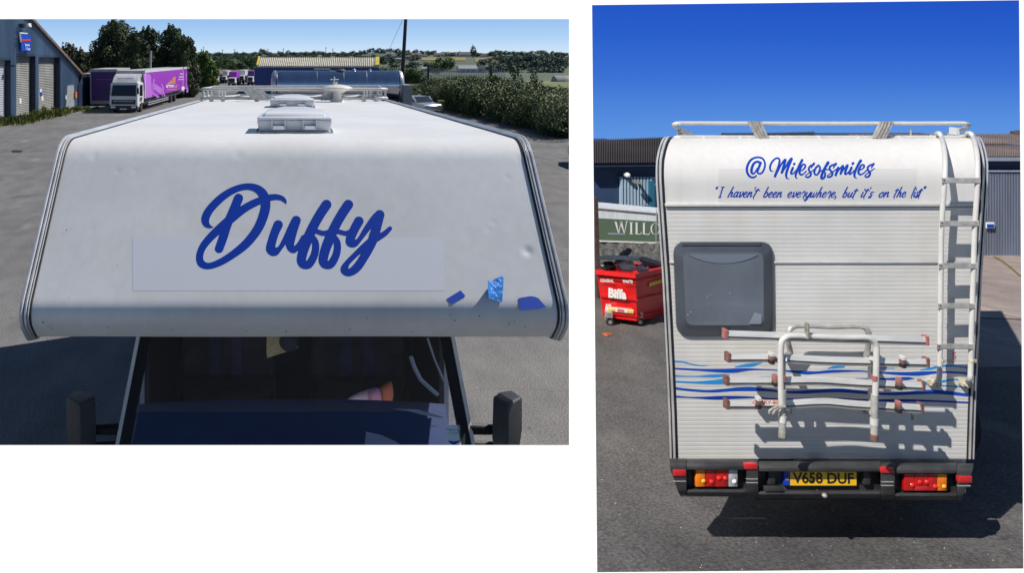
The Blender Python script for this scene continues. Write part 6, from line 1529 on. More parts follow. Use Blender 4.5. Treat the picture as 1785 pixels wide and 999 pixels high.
def lamp(x0, x1, y0, y1, cells, label):
    t = off_box(x0, x1, y0, y1, .08, .125, 'black_plastic', 'tail_lamp', mv, .004); t['label'] = label
    for (a, b, c0, c1, m) in cells: off_box(a, b, c0, c1, .125, .150, m, 'lens', t, .004)
    return t
tl = lamp(1212, 1287, 817, 851, [(1213.5, 1229, 818.5, 849.5, 'lamp_amber'), (1229.6, 1247, 818.5, 849.5, 'lamp_red'), (1247.6, 1270, 818.5, 849.5, 'lamp_red'), (1270.6, 1286, 818.5, 849.5, 'lamp_clear')], 'left tail lamp, amber red and clear')
tr_ = lamp(1575, 1652, 825.5, 858, [(1576.5, 1594, 827, 856.5, 'lamp_red'), (1594.6, 1618, 827, 848, 'lamp_red'), (1594.6, 1618, 848.6, 856.5, 'reflector'), (1618.6, 1634, 827, 856.5, 'lamp_red'), (1634.6, 1651, 827, 856.5, 'lamp_amber')], 'right tail lamp, red with amber at its outer end')
for par, lst in ((tl, ((1226, 839, 'lamp_amber_hot'), (1240, 840, 'lamp_red_hot'), (1253, 834, 'lamp_red_hot'), (1264, 834, 'lamp_red_hot'), (1280, 840, 'lamp_clear_hot'))), (tr_, ((1590, 846, 'lamp_red_hot'), (1603, 840.5, 'lamp_red_hot'), (1615, 840.5, 'lamp_red_hot'), (1630, 848.5, 'lamp_red_hot'), (1645.5, 848.5, 'lamp_amber_hot')))):
    for x, y, m in lst:
        mb = MB(); mb.lathe([(.014, -.002), (.012, -.006), (.006, -.009), (.001, -.010)], P(x, y, DR - .149), 14, 'y'); mb.build('bulb_reflector', m, par, smooth=True)
for x0, x1, y0, y1 in ((1174, 1196, 820.5, 831), (1672, 1695, 831.5, 842.5), (1299, 1321, 809.5, 819), (1536.5, 1559, 817, 825.5)): off_box(x0, x1, y0, y1, .16, .187, 'reflector', 'reflector', mv, .003)
for x0, x1, y in ((1175, 1196, 840), (1302, 1321, 836), (1302, 1321, 842.5), (1537, 1558, 841), (1537, 1558, 847.5), (1670, 1692, 848)): off_box(x0, x1, y - .6, y + .6, .17, .182, 'grey_tube', 'trim_line')
pl = off_box(1377.5, 1493, 821, 847, .10, .128, 'plate_yellow', 'number_plate', mv)
off_box(1367, 1377.3, 820.5, 846.5, .10, .128, 'plate_blue', 'plate_band', pl)
def ptext(body, x0, x1, y0, y1, m, dd_, par, nm, bold=.02, sk=0.0):
    v, f = text2d(body, bold=bold); v = fit(v, x0, x1, y1, y0); mb = MB(); mb.mesh([P(x, y + (x - x0) * sk, dd_) for x, y in v], f); return mb.build(nm, m, par, fix=False)
ptext('V658 DUF', 1382, 1488, 823.5, 843, 'print_black', DR - .130, pl, 'plate_lettering', .025, .012)
ptext('GB', 1369.2, 1375.2, 834, 838, 'print_yellow', DR - .130, pl, 'plate_lettering', .0)
for x0, x1 in ((1340, 1352), (1506, 1518)): off_box(x0, x1, 822, 846, .10, .135, 'black_plastic', 'plate_lamp', mv, .004)
off_box(1334, 1366, 850, 858, .15, .176, 'bumper', 'step_pad', mv, .004)
mb = MB(); c = P(1437, 864, DR - .17); mb.lathe([(.003, -.015), (.012, -.012), (.017, 0), (.012, .012), (.003, .015)], c, 16); mb.tube([c, c + Vector((0, .1, -.02))], .012, 8); mb.build('tow_ball', 'cap_grey', mv, smooth=True)
sk_ = MB(); sk_.box(P(1300, 0, 5.3).x, P(1560, 0, 5.3).x, 5.2, 5.5, .30, .47); sk_.build('underrun_beam', 'chassis', mv)

# ---- ladder
LD = thing('ladder', 'white tubular ladder fixed to the rear right side of the motorhome', 'ladder', tuple(RW(1640, 665, .05)))
LO = .125
def lp(px, py, o): return P(px, py, capd(py) - o)
railL = [(1622,239,-.10),(1627,236,-.04),(1633,232.5,.03),(1638,233,.08),(1643,246,.10),(1647,270,LO),(1647.5,300,LO),(1645,335,LO),(1641,400,LO),(1640,470,LO),(1639,560,LO),(1638,640,LO),(1637,658,LO),(1635,664,LO-.03),(1629,666,.01)]
railR = [(1674,239,-.10),(1680,236,-.04),(1686,232,.03),(1693,233,.08),(1698,244,.10),(1703,270,LO),(1704,300,LO),(1703,335,LO),(1699,400,LO),(1697,470,LO),(1694,560,LO),(1692,640,LO),(1691,658,LO),(1689,664,LO-.03),(1683,666,.01)]
for rl_ in (railL, railR):
    c = catmull(rl_, 5); mb = MB(); mb.tube([lp(x, y, o) for x, y, o in c], .0145, 12); mb.build('ladder_rail', 'white_rail', LD, smooth=True)
for y, xa, xb in ((314.5, 1642, 1709), (389.5, 1638.5, 1706), (464, 1636.5, 1703.5), (534, 1635.5, 1700.5), (605, 1633.5, 1698)):
    mb = MB(); n = 8; fr_pts = []
    for i in range(n + 1):
        u = i / n; x = xa + (xb - xa) * u; sag = -.8 * math.sin(u * math.pi) if y > 450 else .3 * math.sin(u * math.pi)
        fr_pts.append((x, y + sag))
    V = []
    for x, yy in fr_pts: V += [lp(x, yy - 4.8, LO - .022), lp(x, yy - 4.8, LO + .018), lp(x, yy + 4.6, LO + .018), lp(x, yy + 4.6, LO - .022)]
    mb.mesh(V, [(i * 4 + j, i * 4 + (j + 1) % 4, (i + 1) * 4 + (j + 1) % 4, (i + 1) * 4 + j) for i in range(n) for j in range(4)] + [(0, 1, 2, 3), (n * 4 + 3, n * 4 + 2, n * 4 + 1, n * 4)])
    st_ = mb.build('rung', 'alu_tread', LD, bevel=.003)
    for x in (xa + 3.5,):
        q_ = MB(); q_.lathe([(.004, 0), (.004, -.004)], lp(x, y - 1, LO + .019), 8, 'y'); q_.build('rung_screw', 'print_black', st_)
for x, y in ((1639.5, 629), (1693, 629)):
    mb = MB(); c = lp(x, y, LO); mb.lathe([(.016, -.014), (.018, 0), (.016, .014)], c, 12); mb.box(c.x + .004, c.x + .028, c.y - .010, c.y + .014, c.z - .010, c.z + .010); mb.build('rail_bracket', 'cream_foot', LD, bevel=.002)
for x, y in ((1627, 666), (1681, 666.5)):
    mb = MB(); c = lp(x, y, .02); mb.lathe([(.022, -.035), (.026, 0), (.020, .022)], c + Vector((0, -.01, 0)), 12, 'y'); mb.box(c.x - .026, c.x + .01, c.y - .02, c.y + .02, c.z - .024, c.z + .02); mb.build('ladder_foot', 'cream_foot', LD, bevel=.004)

# ---- bike carrier
BKR = thing('bike_carrier', 'folded four rail aluminium bike carrier with red end caps on the rear wall', 'bike carrier', tuple(P(1440, 765, 4.9)))
Z7 = lambda x, y: (1240 + x / 4.3425, 550 + y / 4.3425)
def op(px, py, o): return P(px, py, DR - o)
rails = [(.30, [(118, 147), (500, 160), (880, 170), (1640, 195)], 16, None, ('redcap', 'redcap')),
         (.29, [(137, 324), (500, 325), (900, 345), (1645, 362)], 16, None, ('rust', 'rust')),
         (.28, [(125, 500), (500, 500), (830, 497), (1100, 515), (1612, 538)], 16, None, ('rust', 'rust')),
         (.27, [(127, 680), (500, 678), (850, 660), (1100, 680), (1602, 710)], 16, None, ('rust', 'rust'))]
for o, pts, h_, _, caps in rails:
    c = catmull([(*Z7(x, y), 0) for x, y in pts], 5); hp_ = h_ / 2
    sec = [(-hp_, .0), (-hp_, .028), (hp_ * .25, .036), (hp_ * .38, .030), (hp_ * .55, .036), (hp_, .030), (hp_, .0)]
    mb = MB(); V = []
    for x, y, _z in c:
        for dy, oo in sec: V.append(op(x, y + dy, o - .018 + oo))
    k = len(sec); mb.mesh(V, [(i * k + j, i * k + (j + 1) % k, (i + 1) * k + (j + 1) % k, (i + 1) * k + j) for i in range(len(c) - 1) for j in range(k)])
    rr_ = mb.build('wheel_rail', 'rail_alu', BKR, fix=True)
    gv = MB(); V = []
    for x, y, _z in c: V += [op(x, y + hp_ * .42, o + .0185), op(x, y + hp_ * .60, o + .0185)]
    gv.mesh(V, [(2 * i, 2 * i + 1, 2 * i + 3, 2 * i + 2) for i in range(len(c) - 1)]); gv.build('rail_groove', 'chassis', rr_, fix=False)
    for e, m in ((c[0], caps[0]), (c[-1], caps[1])):
        mb = MB(); x, y = e[0], e[1]; mb.prism([op(x - 2.8, y + 8.2, o + .021), op(x + 2.8, y + 8.2, o + .021), op(x + 2.8, y - 8.2, o + .021), op(x - 2.8, y - 8.2, o + .021)], (0, .044, 0)); mb.build('end_cap', m, BKR, bevel=.003)
def btube(pts, r, nm, m='grey_tube', n=6):
    c = catmull(pts, n); mb = MB(); mb.tube([op(*Z7(x, y), o) for x, y, o in c], r, 14); return mb.build(nm, m, BKR, smooth=True)
NO = .345
btube([(538,800,NO),(528,600,NO),(524,400,NO),(526,250,NO),(535,195,NO),(565,165,NO),(610,156,NO),(760,160,NO),(1000,168,NO),(1160,168,NO),(1215,185,NO),(1244,220,NO),(1250,280,NO),(1245,500,NO),(1238,650,NO),(1232,820,NO)], .0165, 'front_hoop', 'white_rail')
for x, y0, y1 in ((537, 560, 905), (1232, 600, 925)):
    mb = MB(); mb.tube([op(*Z7(x + 3, y0), NO), op(*Z7(x, y1), NO)], .0195, 14); mb.build('lower_leg', 'grey_tube', BKR, smooth=True)
    mb = MB(); mb.tube([op(*Z7(x, y1 - 25), NO), op(*Z7(x, y1 + 18), NO)], .0215, 14); mb.build('leg_cap', 'rust' if x > 900 else 'cap_grey', BKR, smooth=True)
    mb = MB(); mb.tube([op(*Z7(x + 1, y1 - 145), NO), op(*Z7(x, y1 - 95), NO)], .0225, 14); mb.build('leg_sleeve', 'white_rail', BKR, smooth=True)
    mb = MB(); mb.tube([op(*Z7(x + 2, 455), NO), op(*Z7(x + 2, 490), NO)], .0185, 12); mb.build('faded_label', 'redcap', BKR, smooth=True)
btube([(600,295,.07),(592,250,.09),(580,190,.13),(585,125,.15),(615,88,.15),(680,78,.15),(900,84,.15),(1100,82,.15),(1160,92,.15),(1188,130,.15),(1190,190,.13),(1182,260,.09),(1172,310,.07)], .0165, 'rear_hoop', 'grey_tube')
for x in (548, 1225):           # rectangular uprights and arms back to the wall
    off = 1 if x < 900 else -1
    mb = MB(); a = Z7(x + 2 * off, 320); b = Z7(x, 760)
    mb.prism([op(b[0] - 3, b[1], .25), op(b[0] + 3, b[1], .25), op(a[0] + 3, a[1], .25), op(a[0] - 3, a[1], .25)], (0, .03, 0)); mb.build('upright', 'grey_tube', BKR)
    for yy in (330, 740):
        mb = MB(); a = op(*Z7(x, yy), NO - .01); b2 = op(*Z7(x + 30 * off, yy - 20), .0); mb.bar(a, b2, .035, .022); mb.build('wall_arm', 'alu_tread', BKR)
        mb = MB(); c = Z7(x + 35 * off, yy - 18); mb.prism([op(c[0] - 6, c[1] + 6, .018), op(c[0] + 6, c[1] + 6, .018), op(c[0] + 6, c[1] - 6, .018), op(c[0] - 6, c[1] - 6, .018)], (0, .017, 0)); mb.build('wall_plate', 'cap_grey', BKR, bevel=.003)
for x, y, m in ((468, 330, 'rust'), (1465, 358, 'rust'), (495, 500, 'redcap'), (1437, 525, 'redcap'), (368, 668, 'rust'), (1432, 700, 'redcap')):
    a = Z7(x, y); o = .315
    for (y0, y1, w_, m2, oo) in ((-10, -3, 3.4, 'hatch_grey' if m == 'rust' else m, .024), (-4, 4, 3.0, 'rust', .027), (3, 10.5, 3.6, 'rubber', .022)):
        mb = MB(); mb.prism([op(a[0] - w_, a[1] + y1, o + oo), op(a[0] + w_, a[1] + y1, o + oo), op(a[0] + w_, a[1] + y0, o + oo), op(a[0] - w_, a[1] + y0, o + oo)], (0, .036, 0)); mb.build('strap_clamp', m2, BKR, bevel=.004)
mb = MB(); a = Z7(736, 100); mb.prism([op(a[0] - 2, a[1] + 19, .375), op(a[0] + 2.2, a[1] + 19, .375), op(a[0] + 2, a[1] - 9, .375), op(a[0] - 2, a[1] - 9, .375)], (0, .03, 0)); mb.tube([op(a[0] + 2, a[1] + 12, .37), op(a[0] + 5, a[1] + 15, .38)], .006, 8); mb.build('hoop_catch', 'cap_grey', BKR, bevel=.003)
mb = MB(); mb.tube([op(*Z7(1510, 742), .30), op(*Z7(1522, 760), .31), op(*Z7(1520, 790), .31)], .006, 6); mb.build('loose_strap', 'rubber', BKR, smooth=True)
mb = MB(); mb.tube([op(*Z7(x, y), .38) for x, y in ((560, 690), (515, 700), (480, 720), (465, 748))], .009, 8); mb.tube([op(*Z7(x, y), .38) for x, y in ((500, 692), (465, 705), (438, 725), (438, 742))], .007, 8); mb.build('hook', 'cap_grey', BKR, smooth=True)
mb = MB(); mb.quad(*[op(*Z7(x, y), .312) for x, y in ((305, 682), (565, 684), (565, 643), (305, 640))]); lb = mb.build('maker_label', 'print_white', BKR, fix=False)
v, f = text2d('CARRY-BIKE', bold=.02); a, b = Z7(310, 672), Z7(552, 646); v = fit(v, a[0], b[0], a[1], b[1]); mb = MB(); mb.mesh([op(x, y, .314) for x, y in v], f); mb.build('label_lettering', 'print_orange', lb, fix=False)

# ---- roof rack at the top of the rear
RR = thing('roof_rack', 'white tubular roof rack with two grey tread boards above the rear cap', 'roof rack', tuple(P(1430, 238, 5.5)))
def rt(pts, r, nm='rail', m='white_rail'):
    c = catmull([(x, y, o) for x, y, o in pts], 5); mb = MB(); mb.tube([P(x, y, o) for x, y, o in c], r, 12); return mb.build(nm, m, RR, smooth=True)
rt([(1205, 233, 5.9), (1190, 227, 5.7), (1178, 221, 5.52), (1175, 217, 5.44), (1183, 214.8, 5.4), (1210, 214.6, 5.4), (1430, 215.2, 5.4), (1655, 214.8, 5.4), (1680, 215.0, 5.4), (1688, 217.5, 5.44), (1684, 221.5, 5.52), (1672, 227, 5.7), (1655, 235, 5.95)], .0145)
rt([(1176, 240.5, 5.46), (1184, 238.6, 5.42), (1230, 238.6, 5.42), (1430, 239.0, 5.42), (1620, 238.8, 5.42), (1672, 238.5, 5.42), (1684, 236, 5.44)], .0125)
for x in (1230, 1293.5, 1364, 1432, 1500, 1572):
    mb = MB(); mb.prism([P(x - 3, 241.6, 5.395), P(x + 3, 241.6, 5.395), P(x + 3, 236.6, 5.395), P(x - 3, 236.6, 5.395)], (0, .05, 0)); mb.build('rail_clamp', 'hatch_grey', RR, bevel=.003)
for (a, b, c, d_) in (((1303.5, 211), (1327.5, 211.5), (1341, 242), (1320, 242)), ((1535, 211.5), (1558.5, 212), (1544, 241.5), (1521.5, 241))):
    pts = [P(*q_, 5.37) for q_ in (d_, c, b, a)]; mb = MB(); mb.prism(pts, (0, .012, 0)); tb = mb.build('tread_board', 'alu_tread', RR)
    for f_ in (.25, .5, .75):
        p_, q2 = pts[0].lerp(pts[1], f_), pts[3].lerp(pts[2], f_); mb = MB(); mb.bar(p_ + Vector((0, -.003, 0)), q2 + Vector((0, -.003, 0)), .004, .006, (0, 1, 0)); mb.build('tread_ridge', 'cap_grey', tb)
for x, y0, y1, m in ((1191, 227, 240, 'cap_grey'), (1670, 222.5, 235, 'hatch_grey')):
    mb = MB(); mb.prism([P(x - 4, y1, 5.55), P(x + 4, y1, 5.55), P(x + 3, y0, 5.55), P(x - 4, y0, 5.55)], (0, .06, 0)); mb.build('rack_foot', m, RR, bevel=.004)
rt([(1192, 232, 5.6), (1204, 237, 5.8)], .010, 'strut', 'grey_tube'); rt([(1668, 229, 5.6), (1654, 236, 5.85)], .010, 'strut', 'grey_tube')
mb = MB(); mb.tube([P(1588, 236, 5.8), P(1588, 224.3, 5.8)], [.007, .007], 10); tag(mb.build('vent_pipe', 'cap_grey'), 'short grey vent stub standing on the roof right of the second tread board', 'vent pipe')

# ---------------------------------------------------------------- surroundings
def xz_box(t, name, x0, x1, y0, y1, d, depth, m, bevel=0):
    mb = MB(); mb.prism([P(x0, y1, d), P(x1, y1, d), P(x1, y0, d), P(x0, y0, d)], (0, depth, 0)); return mb.build(name, m, t, bevel=bevel)
# left shed
d = 16.5
t = thing('navy_shed', 'navy walled shed with weathered grey roof beyond the red bin', 'building', (P(1090, 0, d).x, d, RZ(d)))
mb = MB(); mb.prism([P(1022, 470, d), P(1400, 470, d), P(1400, 292, d), P(1022, 292, d)], (2.2, 5, 0)); mb.build('wall', 'wall_navy', t)
rb_ = MB(); n = 130; x0, x1 = 1022, 1420
for i in range(n):
    for j in (0, 1):
        u0, u1 = (i + j * .5) / n, (i + j * .5 + .5) / n; e0, e1 = (.0, .05) if j == 0 else (.05, .0)
        bt = lambda u: P(x0 + (x1 - x0) * u, 286.5 - 3 * (u), d - .27); tp_ = lambda u: P(x0 + (x1 - x0) * u, 246 - u * 5 * 3, d + 3.0)
        rb_.quad(bt(u0) + Vector((0, 0, e0)), bt(u1) + Vector((0, 0, e1)), tp_(u1) + Vector((0, 0, e1)), tp_(u0) + Vector((0, 0, e0)))
rb_.build('roof', 'roof_dark', t, fix=False)
mb = MB(); mb.prism([P(1022, 291.5, d - .29), P(1420, 288.5, d - .29), P(1420, 285, d - .29), P(1022, 288, d - .29)], (0, .3, 0)); mb.build('gutter', 'garage_dark', t)
for i in range(10):
    x = 1083 + i * 5.6
    mb = MB(); mb.prism([P(x, 358, d - .12), P(x + 3.1, 358, d - .12), P(x + 2.9, 308, d - .12), P(x - .2, 308, d - .12)], (0, .05, 0)); mb.build('cladding_rib', 'clad_light', t)
xz_box(t, 'cladding_sheet', 1081, 1147, 308.6, 359, d - .06, .05, 'clad_light')
xz_box(t, 'door', 1132.5, 1141, 316, 360, d - .2, .1, 'teal_door')
t2 = thing('bulkhead_lamp', 'round white lamp high on the navy shed wall', 'wall lamp', tuple(P(1093.5, 306, d - .3)))
mb = MB(); mb.lathe([(.05, .1), (.055, 0), (.05, -.05), (.02, -.08)], P(1093.5, 305, d - .22), 18, 'y'); mb.build('lamp_glass', 'lamp_white', t2, smooth=True)
mb = MB(); mb.lathe([(.06, .03), (.06, 0)], P(1093.5, 307.5, d - .15), 18, 'y'); mb.build('lamp_base', 'vinyl_dark', t2, smooth=True)
t2 = thing('floodlight', 'small grey floodlight throwing a slanting shadow on the light blue cladding', 'floodlight', tuple(P(1113, 318, d - .3)))
mb = MB(); mb.prism([P(1108, 320, d - .45), P(1117, 321, d - .45), P(1118, 316.5, d - .45), P(1107, 314.5, d - .45)], (0, .14, 0)); mb.build('lamp_body', 'cap_grey', t2); mb = MB(); mb.tube([P(1113, 318, d - .4), P(1113, 319, d)], .03, 6); mb.build('bracket', 'chassis', t2)
# right shed, with its roof running behind the motorhome
d = 18.4
t = thing('blue_grey_shed', 'blue grey corrugated shed with a brown roof at the right edge', 'building', (P(1750, 0, d).x, d, RZ(d)))
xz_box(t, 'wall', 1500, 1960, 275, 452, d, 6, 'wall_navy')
n = 96; cw = MB()
for i in range(n):
    xa = 1690 + i * 2.75; prof_ = ((0, 0), (.7, .05), (1.7, .05), (2.3, 0), (2.75, 0))
    for (a, oa), (b, ob) in zip(prof_[:-1], prof_[1:]): cw.quad(P(xa + a, 449, d - .12 - oa), P(xa + b, 449, d - .12 - ob), P(xa + b, 298.5, d - .12 - ob), P(xa + a, 298.5, d - .12 - oa))
cw.build('corrugated_cladding', 'clad_grey', t, fix=False)
xz_box(t, 'head_flashing', 1690, 1960, 297, 299.5, d - .2, .1, 'clad_grey')
rb_ = MB(); n = 120; x0, x1 = 1480, 1960
for i in range(n):
    for j in (0, 1):
        u0, u1 = (i + j * .5) / n, (i + j * .5 + .5) / n; e0, e1 = (.0, .05) if j == 0 else (.05, .0)
        for (ya, da, yb, db) in ((274.5, d - .27, 254, d + 1.4), (252.5, d + 1.35, 234.5, d + 3.2)):
            bt = lambda u: P(x0 + (x1 - x0) * u, ya, da); tp_ = lambda u: P(x0 + (x1 - x0) * u, yb, db)
            rb_.quad(bt(u0) + Vector((0, 0, e0)), bt(u1) + Vector((0, 0, e1)), tp_(u1) + Vector((0, 0, e1)), tp_(u0) + Vector((0, 0, e0)))
rb_.build('roof', 'roof_brown', t, fix=False)
mb = MB(); mb.prism([P(1480, 280.5, d - .30), P(1960, 280.5, d - .30), P(1960, 274.5, d - .30), P(1480, 274.5, d - .30)], (0, .2, 0)); mb.build('gutter', 'clad_grey', t)
mb = MB(); mb.tube([P(1765, 233.5, d + 3.2), P(1772, 232, d + 3.2), P(1800, 236, d + 3.2)], .09, 8); mb.build('ridge_cap', 'roof_dark', t, smooth=True)
sg2 = thing('wall_notice', 'small blue and white notice on the blue grey cladding', 'sign', tuple(P(1727, 393, d - .25)))
xz_box(sg2, 'notice_panel', 1720, 1733.5, 387.5, 398, d - .24, .03, 'print_white'); xz_box(sg2, 'notice_band', 1721, 1732.7, 391, 397, d - .25, .008, 'vinyl_mid')
# fascia shadow line panels under right roof are the recessed navy wall itself
# lorry trailer with green livery
d = 13.2
t = thing('livery_trailer', 'pale lorry body with a sage green band and large white serif letters', 'trailer', (P(1100, 0, d).x, d, RZ(d)))
def tb_(name, pts, o, dep, m, par=t):
    mb = MB(); mb.prism([P(x, y, d - o) for x, y in pts], (0, dep, 0)); return mb.build(name, m, par)
mb = MB(); mb.prism([P(x, y, d) for x, y in [(1022, 417.9), (1300, 430), (1300, 384), (1022, 359.5)]], (.2, .45, 0)); mb.build('trailer_body', 'lorry_white', t)
tb_('green_band', [(1022, 418.1), (1300, 426), (1300, 395), (1022, 379.2)], .02, .018, 'lorry_green')
tb_('bottom_rail', [(1022, 420.8), (1300, 430), (1300, 427), (1022, 418.4)], .03, .03, 'white_paint')
tb_('top_rail', [(1022, 361), (1300, 385.5), (1300, 383.5), (1022, 359)], .03, .03, 'white_paint')
tb_('door_leaf', [(1143.5, 421), (1144.5, 421), (1144.5, 363), (1143.5, 363)], .03, .01, 'fence_grey')
def serif(strokes):
    mb = MB()
    for a, b, w0, w1 in strokes:
        (x0, y0), (x1, y1) = a, b
        if abs(x1 - x0) > abs(y1 - y0) * 1.5: mb.quad(P(x0, y0 + w0, d - .025), P(x1, y1 + w1, d - .025), P(x1, y1 - w1, d - .025), P(x0, y0 - w0, d - .025))
        else: mb.quad(P(x0 - w0, y0, d - .025), P(x0 + w0, y0, d - .025), P(x1 + w1, y1, d - .025), P(x1 - w1, y1, d - .025))
    return mb
x8 = lambda x, y: (1030 + x / 3.84, 340 + y / 3.84)
S8 = [(x8(165,176), x8(186,258), 2.0, .5), (x8(186,258), x8(203,176), .5, .7), (x8(200,176), x8(224,258), 2.0, .5), (x8(224,258), x8(240,178), .5, .7)]
for xx in (165, 203, 240): S8.append((x8(xx - 8, 177), x8(xx + 8, 178), .6, .6))
S8 += [(x8(270,182), x8(270,260), 1.6, 1.6), (x8(258,182), x8(282,183), .6, .6), (x8(258,260), x8(282,261), .6, .6), (x8(306,184), x8(306,260), 1.6, 1.6), (x8(296,184), x8(316,185), .6, .6), (x8(296,260), x8(334,262), .7, .7), (x8(334,262), x8(337,246), .7, .4),
       (x8(355,187), x8(355,260), 1.6, 1.6), (x8(345,187), x8(366,188), .6, .6), (x8(345,260), x8(390,264), .7, .7), (x8(390,264), x8(394,248), .7, .4)]
sm_ = serif(S8); oc = x8(432, 226)
for i in range(28):
    a0, a1 = 2 * math.pi * i / 28, 2 * math.pi * (i + 1) / 28
    rw = lambda a: .5 + 2.0 * abs(math.cos(a)) 
    o_ = lambda a, r_: P(oc[0] + (8.6 - r_) * math.cos(a), oc[1] + (10.2 - r_ * .6) * math.sin(a), d - .025)
    sm_.quad(o_(a0, 0), o_(a1, 0), o_(a1, rw(a1)), o_(a0, rw(a0)))
sm_.build('lettering', 'print_white', t, fix=False)
tb_('small_lettering_line', [(1060, 408.5), (1090, 409.5), (1090, 407), (1060, 406)], .024, .004, 'print_grey')
mb = MB(); mb.prism([P(1026, 470, d + .3), P(1300, 480, d + .3), P(1300, 430, d + .3), P(1026, 421, d + .3)], (0, .3, 0)); mb.build('chassis', 'chassis', t)
mb = MB(); mb.prism([P(1112, 465, d + .1), P(1120, 465, d + .1), P(1122, 423, d + .1), P(1114, 423, d + .1)], (0, .15, 0)); mb.build('landing_leg', 'garage_dark', t)
pst = MB(); c = GR(1044, 500); dd_ = c.y + .6; pst.prism([P(1042, 520, 12.2), P(1047.5, 520, 12.2), P(1042.5, 345, 12.2), P(1036.5, 345, 12.2)], (0, .08, 0)); tag(pst.build('rusty_post', 'rusty_post'), 'leaning rusty brown post at the left edge in front of the green banded trailer', 'post')
bk = MB(); nb = 40
def bank(u, v): 
    x = 1022 + 293 * u; p = P(x, 480 - 56 * v + 1.2 * math.sin(x * .3) * v, 12.4 + .5 * v + .02 * math.sin(x * .9 + v * 9)); p.z = max(p.z, RZ(p.y)); return p
bk.grid(bank, 60, 10); structure(bk.build('rubble_bank', 'rubble', None, smooth='all', fix=False), 'dull grey stony bank behind the red bin')

# ---- red waste bin
d = 11.0
def bp_(px, py, dd=0.0): return P(px, py, 11.0 + dd)
t = thing('waste_bin', 'bright red four wheeled waste bin with its dark lid propped open on full bags', 'bin', tuple(GR(1105, 575)))
FL, FRr, SR = 1038, 1108, 1166
ft = [(1040, 473, .35), (1108.5, 480, .0), (1166, 467, 1.1), (1098, 462, 1.45)]
fbm = [(1051.5, 553, .45), (1110, 560, .12), (1160, 551, 1.05), (1098, 546, 1.35)]
V = [bp_(*p) for p in fbm] + [bp_(*p) for p in ft]
mb = MB(); mb.mesh(V, [(3, 2, 1, 0), (0, 1, 5, 4), (1, 2, 6, 5), (2, 3, 7, 6), (3, 0, 4, 7)]); mb.build('bin_body', 'bin_red', t, fix=False)
rimo = [(1037, 474, .30), (1107.5, 481.5, -.05), (1169, 468, 1.1), (1098, 460, 1.5)]; rimi = [(1043, 472, .40), (1107, 477.5, .08), (1161, 466, 1.05), (1098, 463, 1.4)]
mb = MB(); O_ = [bp_(x, y - 3.5, z) for x, y, z in rimo]; O2 = [bp_(x, y + 4.0, z) for x, y, z in rimo]; I_ = [bp_(x, y - 3, z) for x, y, z in rimi]
mb.mesh(O_ + O2 + I_, [(i, (i + 1) % 4, 4 + (i + 1) % 4, 4 + i) for i in range(4)] + [(i, (i + 1) % 4, 8 + (i + 1) % 4, 8 + i) for i in range(4)]); mb.build('bin_rim', 'bin_red', t, fix=False)
for f0, f1, e_ in ((.10, .14, .03), (.50, .545, .035), (.86, .90, .03)):
    mb = MB(); A_ = [V[4 + i].lerp(V[i], f0) for i in range(3)]; B_ = [V[4 + i].lerp(V[i], f1) for i in range(3)]
    o_ = Vector((0, -e_, 0)); mb.quad(A_[0] + o_, A_[1] + o_, B_[1] + o_, B_[0] + o_); mb.quad(A_[1] + o_, A_[2] + Vector((e_, -e_, 0)), B_[2] + Vector((e_, -e_, 0)), B_[1] + o_)
    mb.quad(B_[0] + o_, B_[1] + o_, B_[1], B_[0]); mb.quad(A_[0] + o_, A_[1] + o_, A_[1], A_[0]); mb.build('moulded_rib', 'bin_red', t, fix=False)
def bface(px, py, o=.012):
    # front face plane through V0, V1, V5
    n_ = (V[1] - V[0]).cross(V[4] - V[0]); ray = P(px, py, 1) - Vector((0, 0, H)); s_ = (V[0] - Vector((0, 0, H))).dot(n_) / ray.dot(n_); return Vector((0, 0, H)) + ray * (s_ - o)
def btext(body, x0, x1, y0, y1, sl_, m, nm='lettering', bold=.03, o=.05):
    v, f = text2d(body, bold=bold); v = fit(v, x0, x1, y1, y0); mb = MB(); mb.mesh([bface(x, y + (x - x0) * sl_, o) for x, y in v], f); return mb.build(nm, m, t, fix=False)
btext('Biffa', 1060.5, 1092, 501.5, 519, .12, 'print_white', 'bin_lettering', .055)
btext('GENERAL', 1046, 1070, 486, 491.5, .05, 'print_white', 'bin_lettering', .02); btext('WASTE', 1085, 1103, 487.5, 493, .06, 'print_white', 'bin_lettering', .03)
mb = MB(); mb.quad(*[bface(x, y, .045) for x, y in ((1055, 541.5), (1104, 547), (1104, 540), (1055, 534.5))]); st_ = mb.build('bin_sticker', 'print_white', t, fix=False)
for x0, x1, m in ((1060, 1072, 'print_yellow'), (1076, 1088, 'print_pink'), (1092, 1103, 'print_yellow')):
    sl_ = lambda x: (x - 1055) * .112; mb = MB(); mb.quad(*[bface(x, y, .052) for x, y in ((x0, 540.3 + sl_(x0)), (x1, 540.3 + sl_(x1)), (x1, 536.3 + sl_(x1)), (x0, 536.3 + sl_(x0)))]); mb.build('sticker_patch', m, st_, fix=False)
btext('Biffa', 1056, 1066, 529.5, 534, .1, 'print_white', 'bin_lettering', .03); btext('recycling and waste services', 1067, 1102, 533.5, 536, .1, 'print_white', 'bin_lettering', 0)
mb = MB(); yl = [V[5].lerp(V[6], a).lerp(V[1].lerp(V[2], a), b) + Vector((.006, -.012, 0)) for a, b in ((.36, .22), (.78, .20), (.78, .27), (.36, .30))]; mb.quad(*yl); mb.build('bin_sticker', 'print_yellow', t, fix=False)
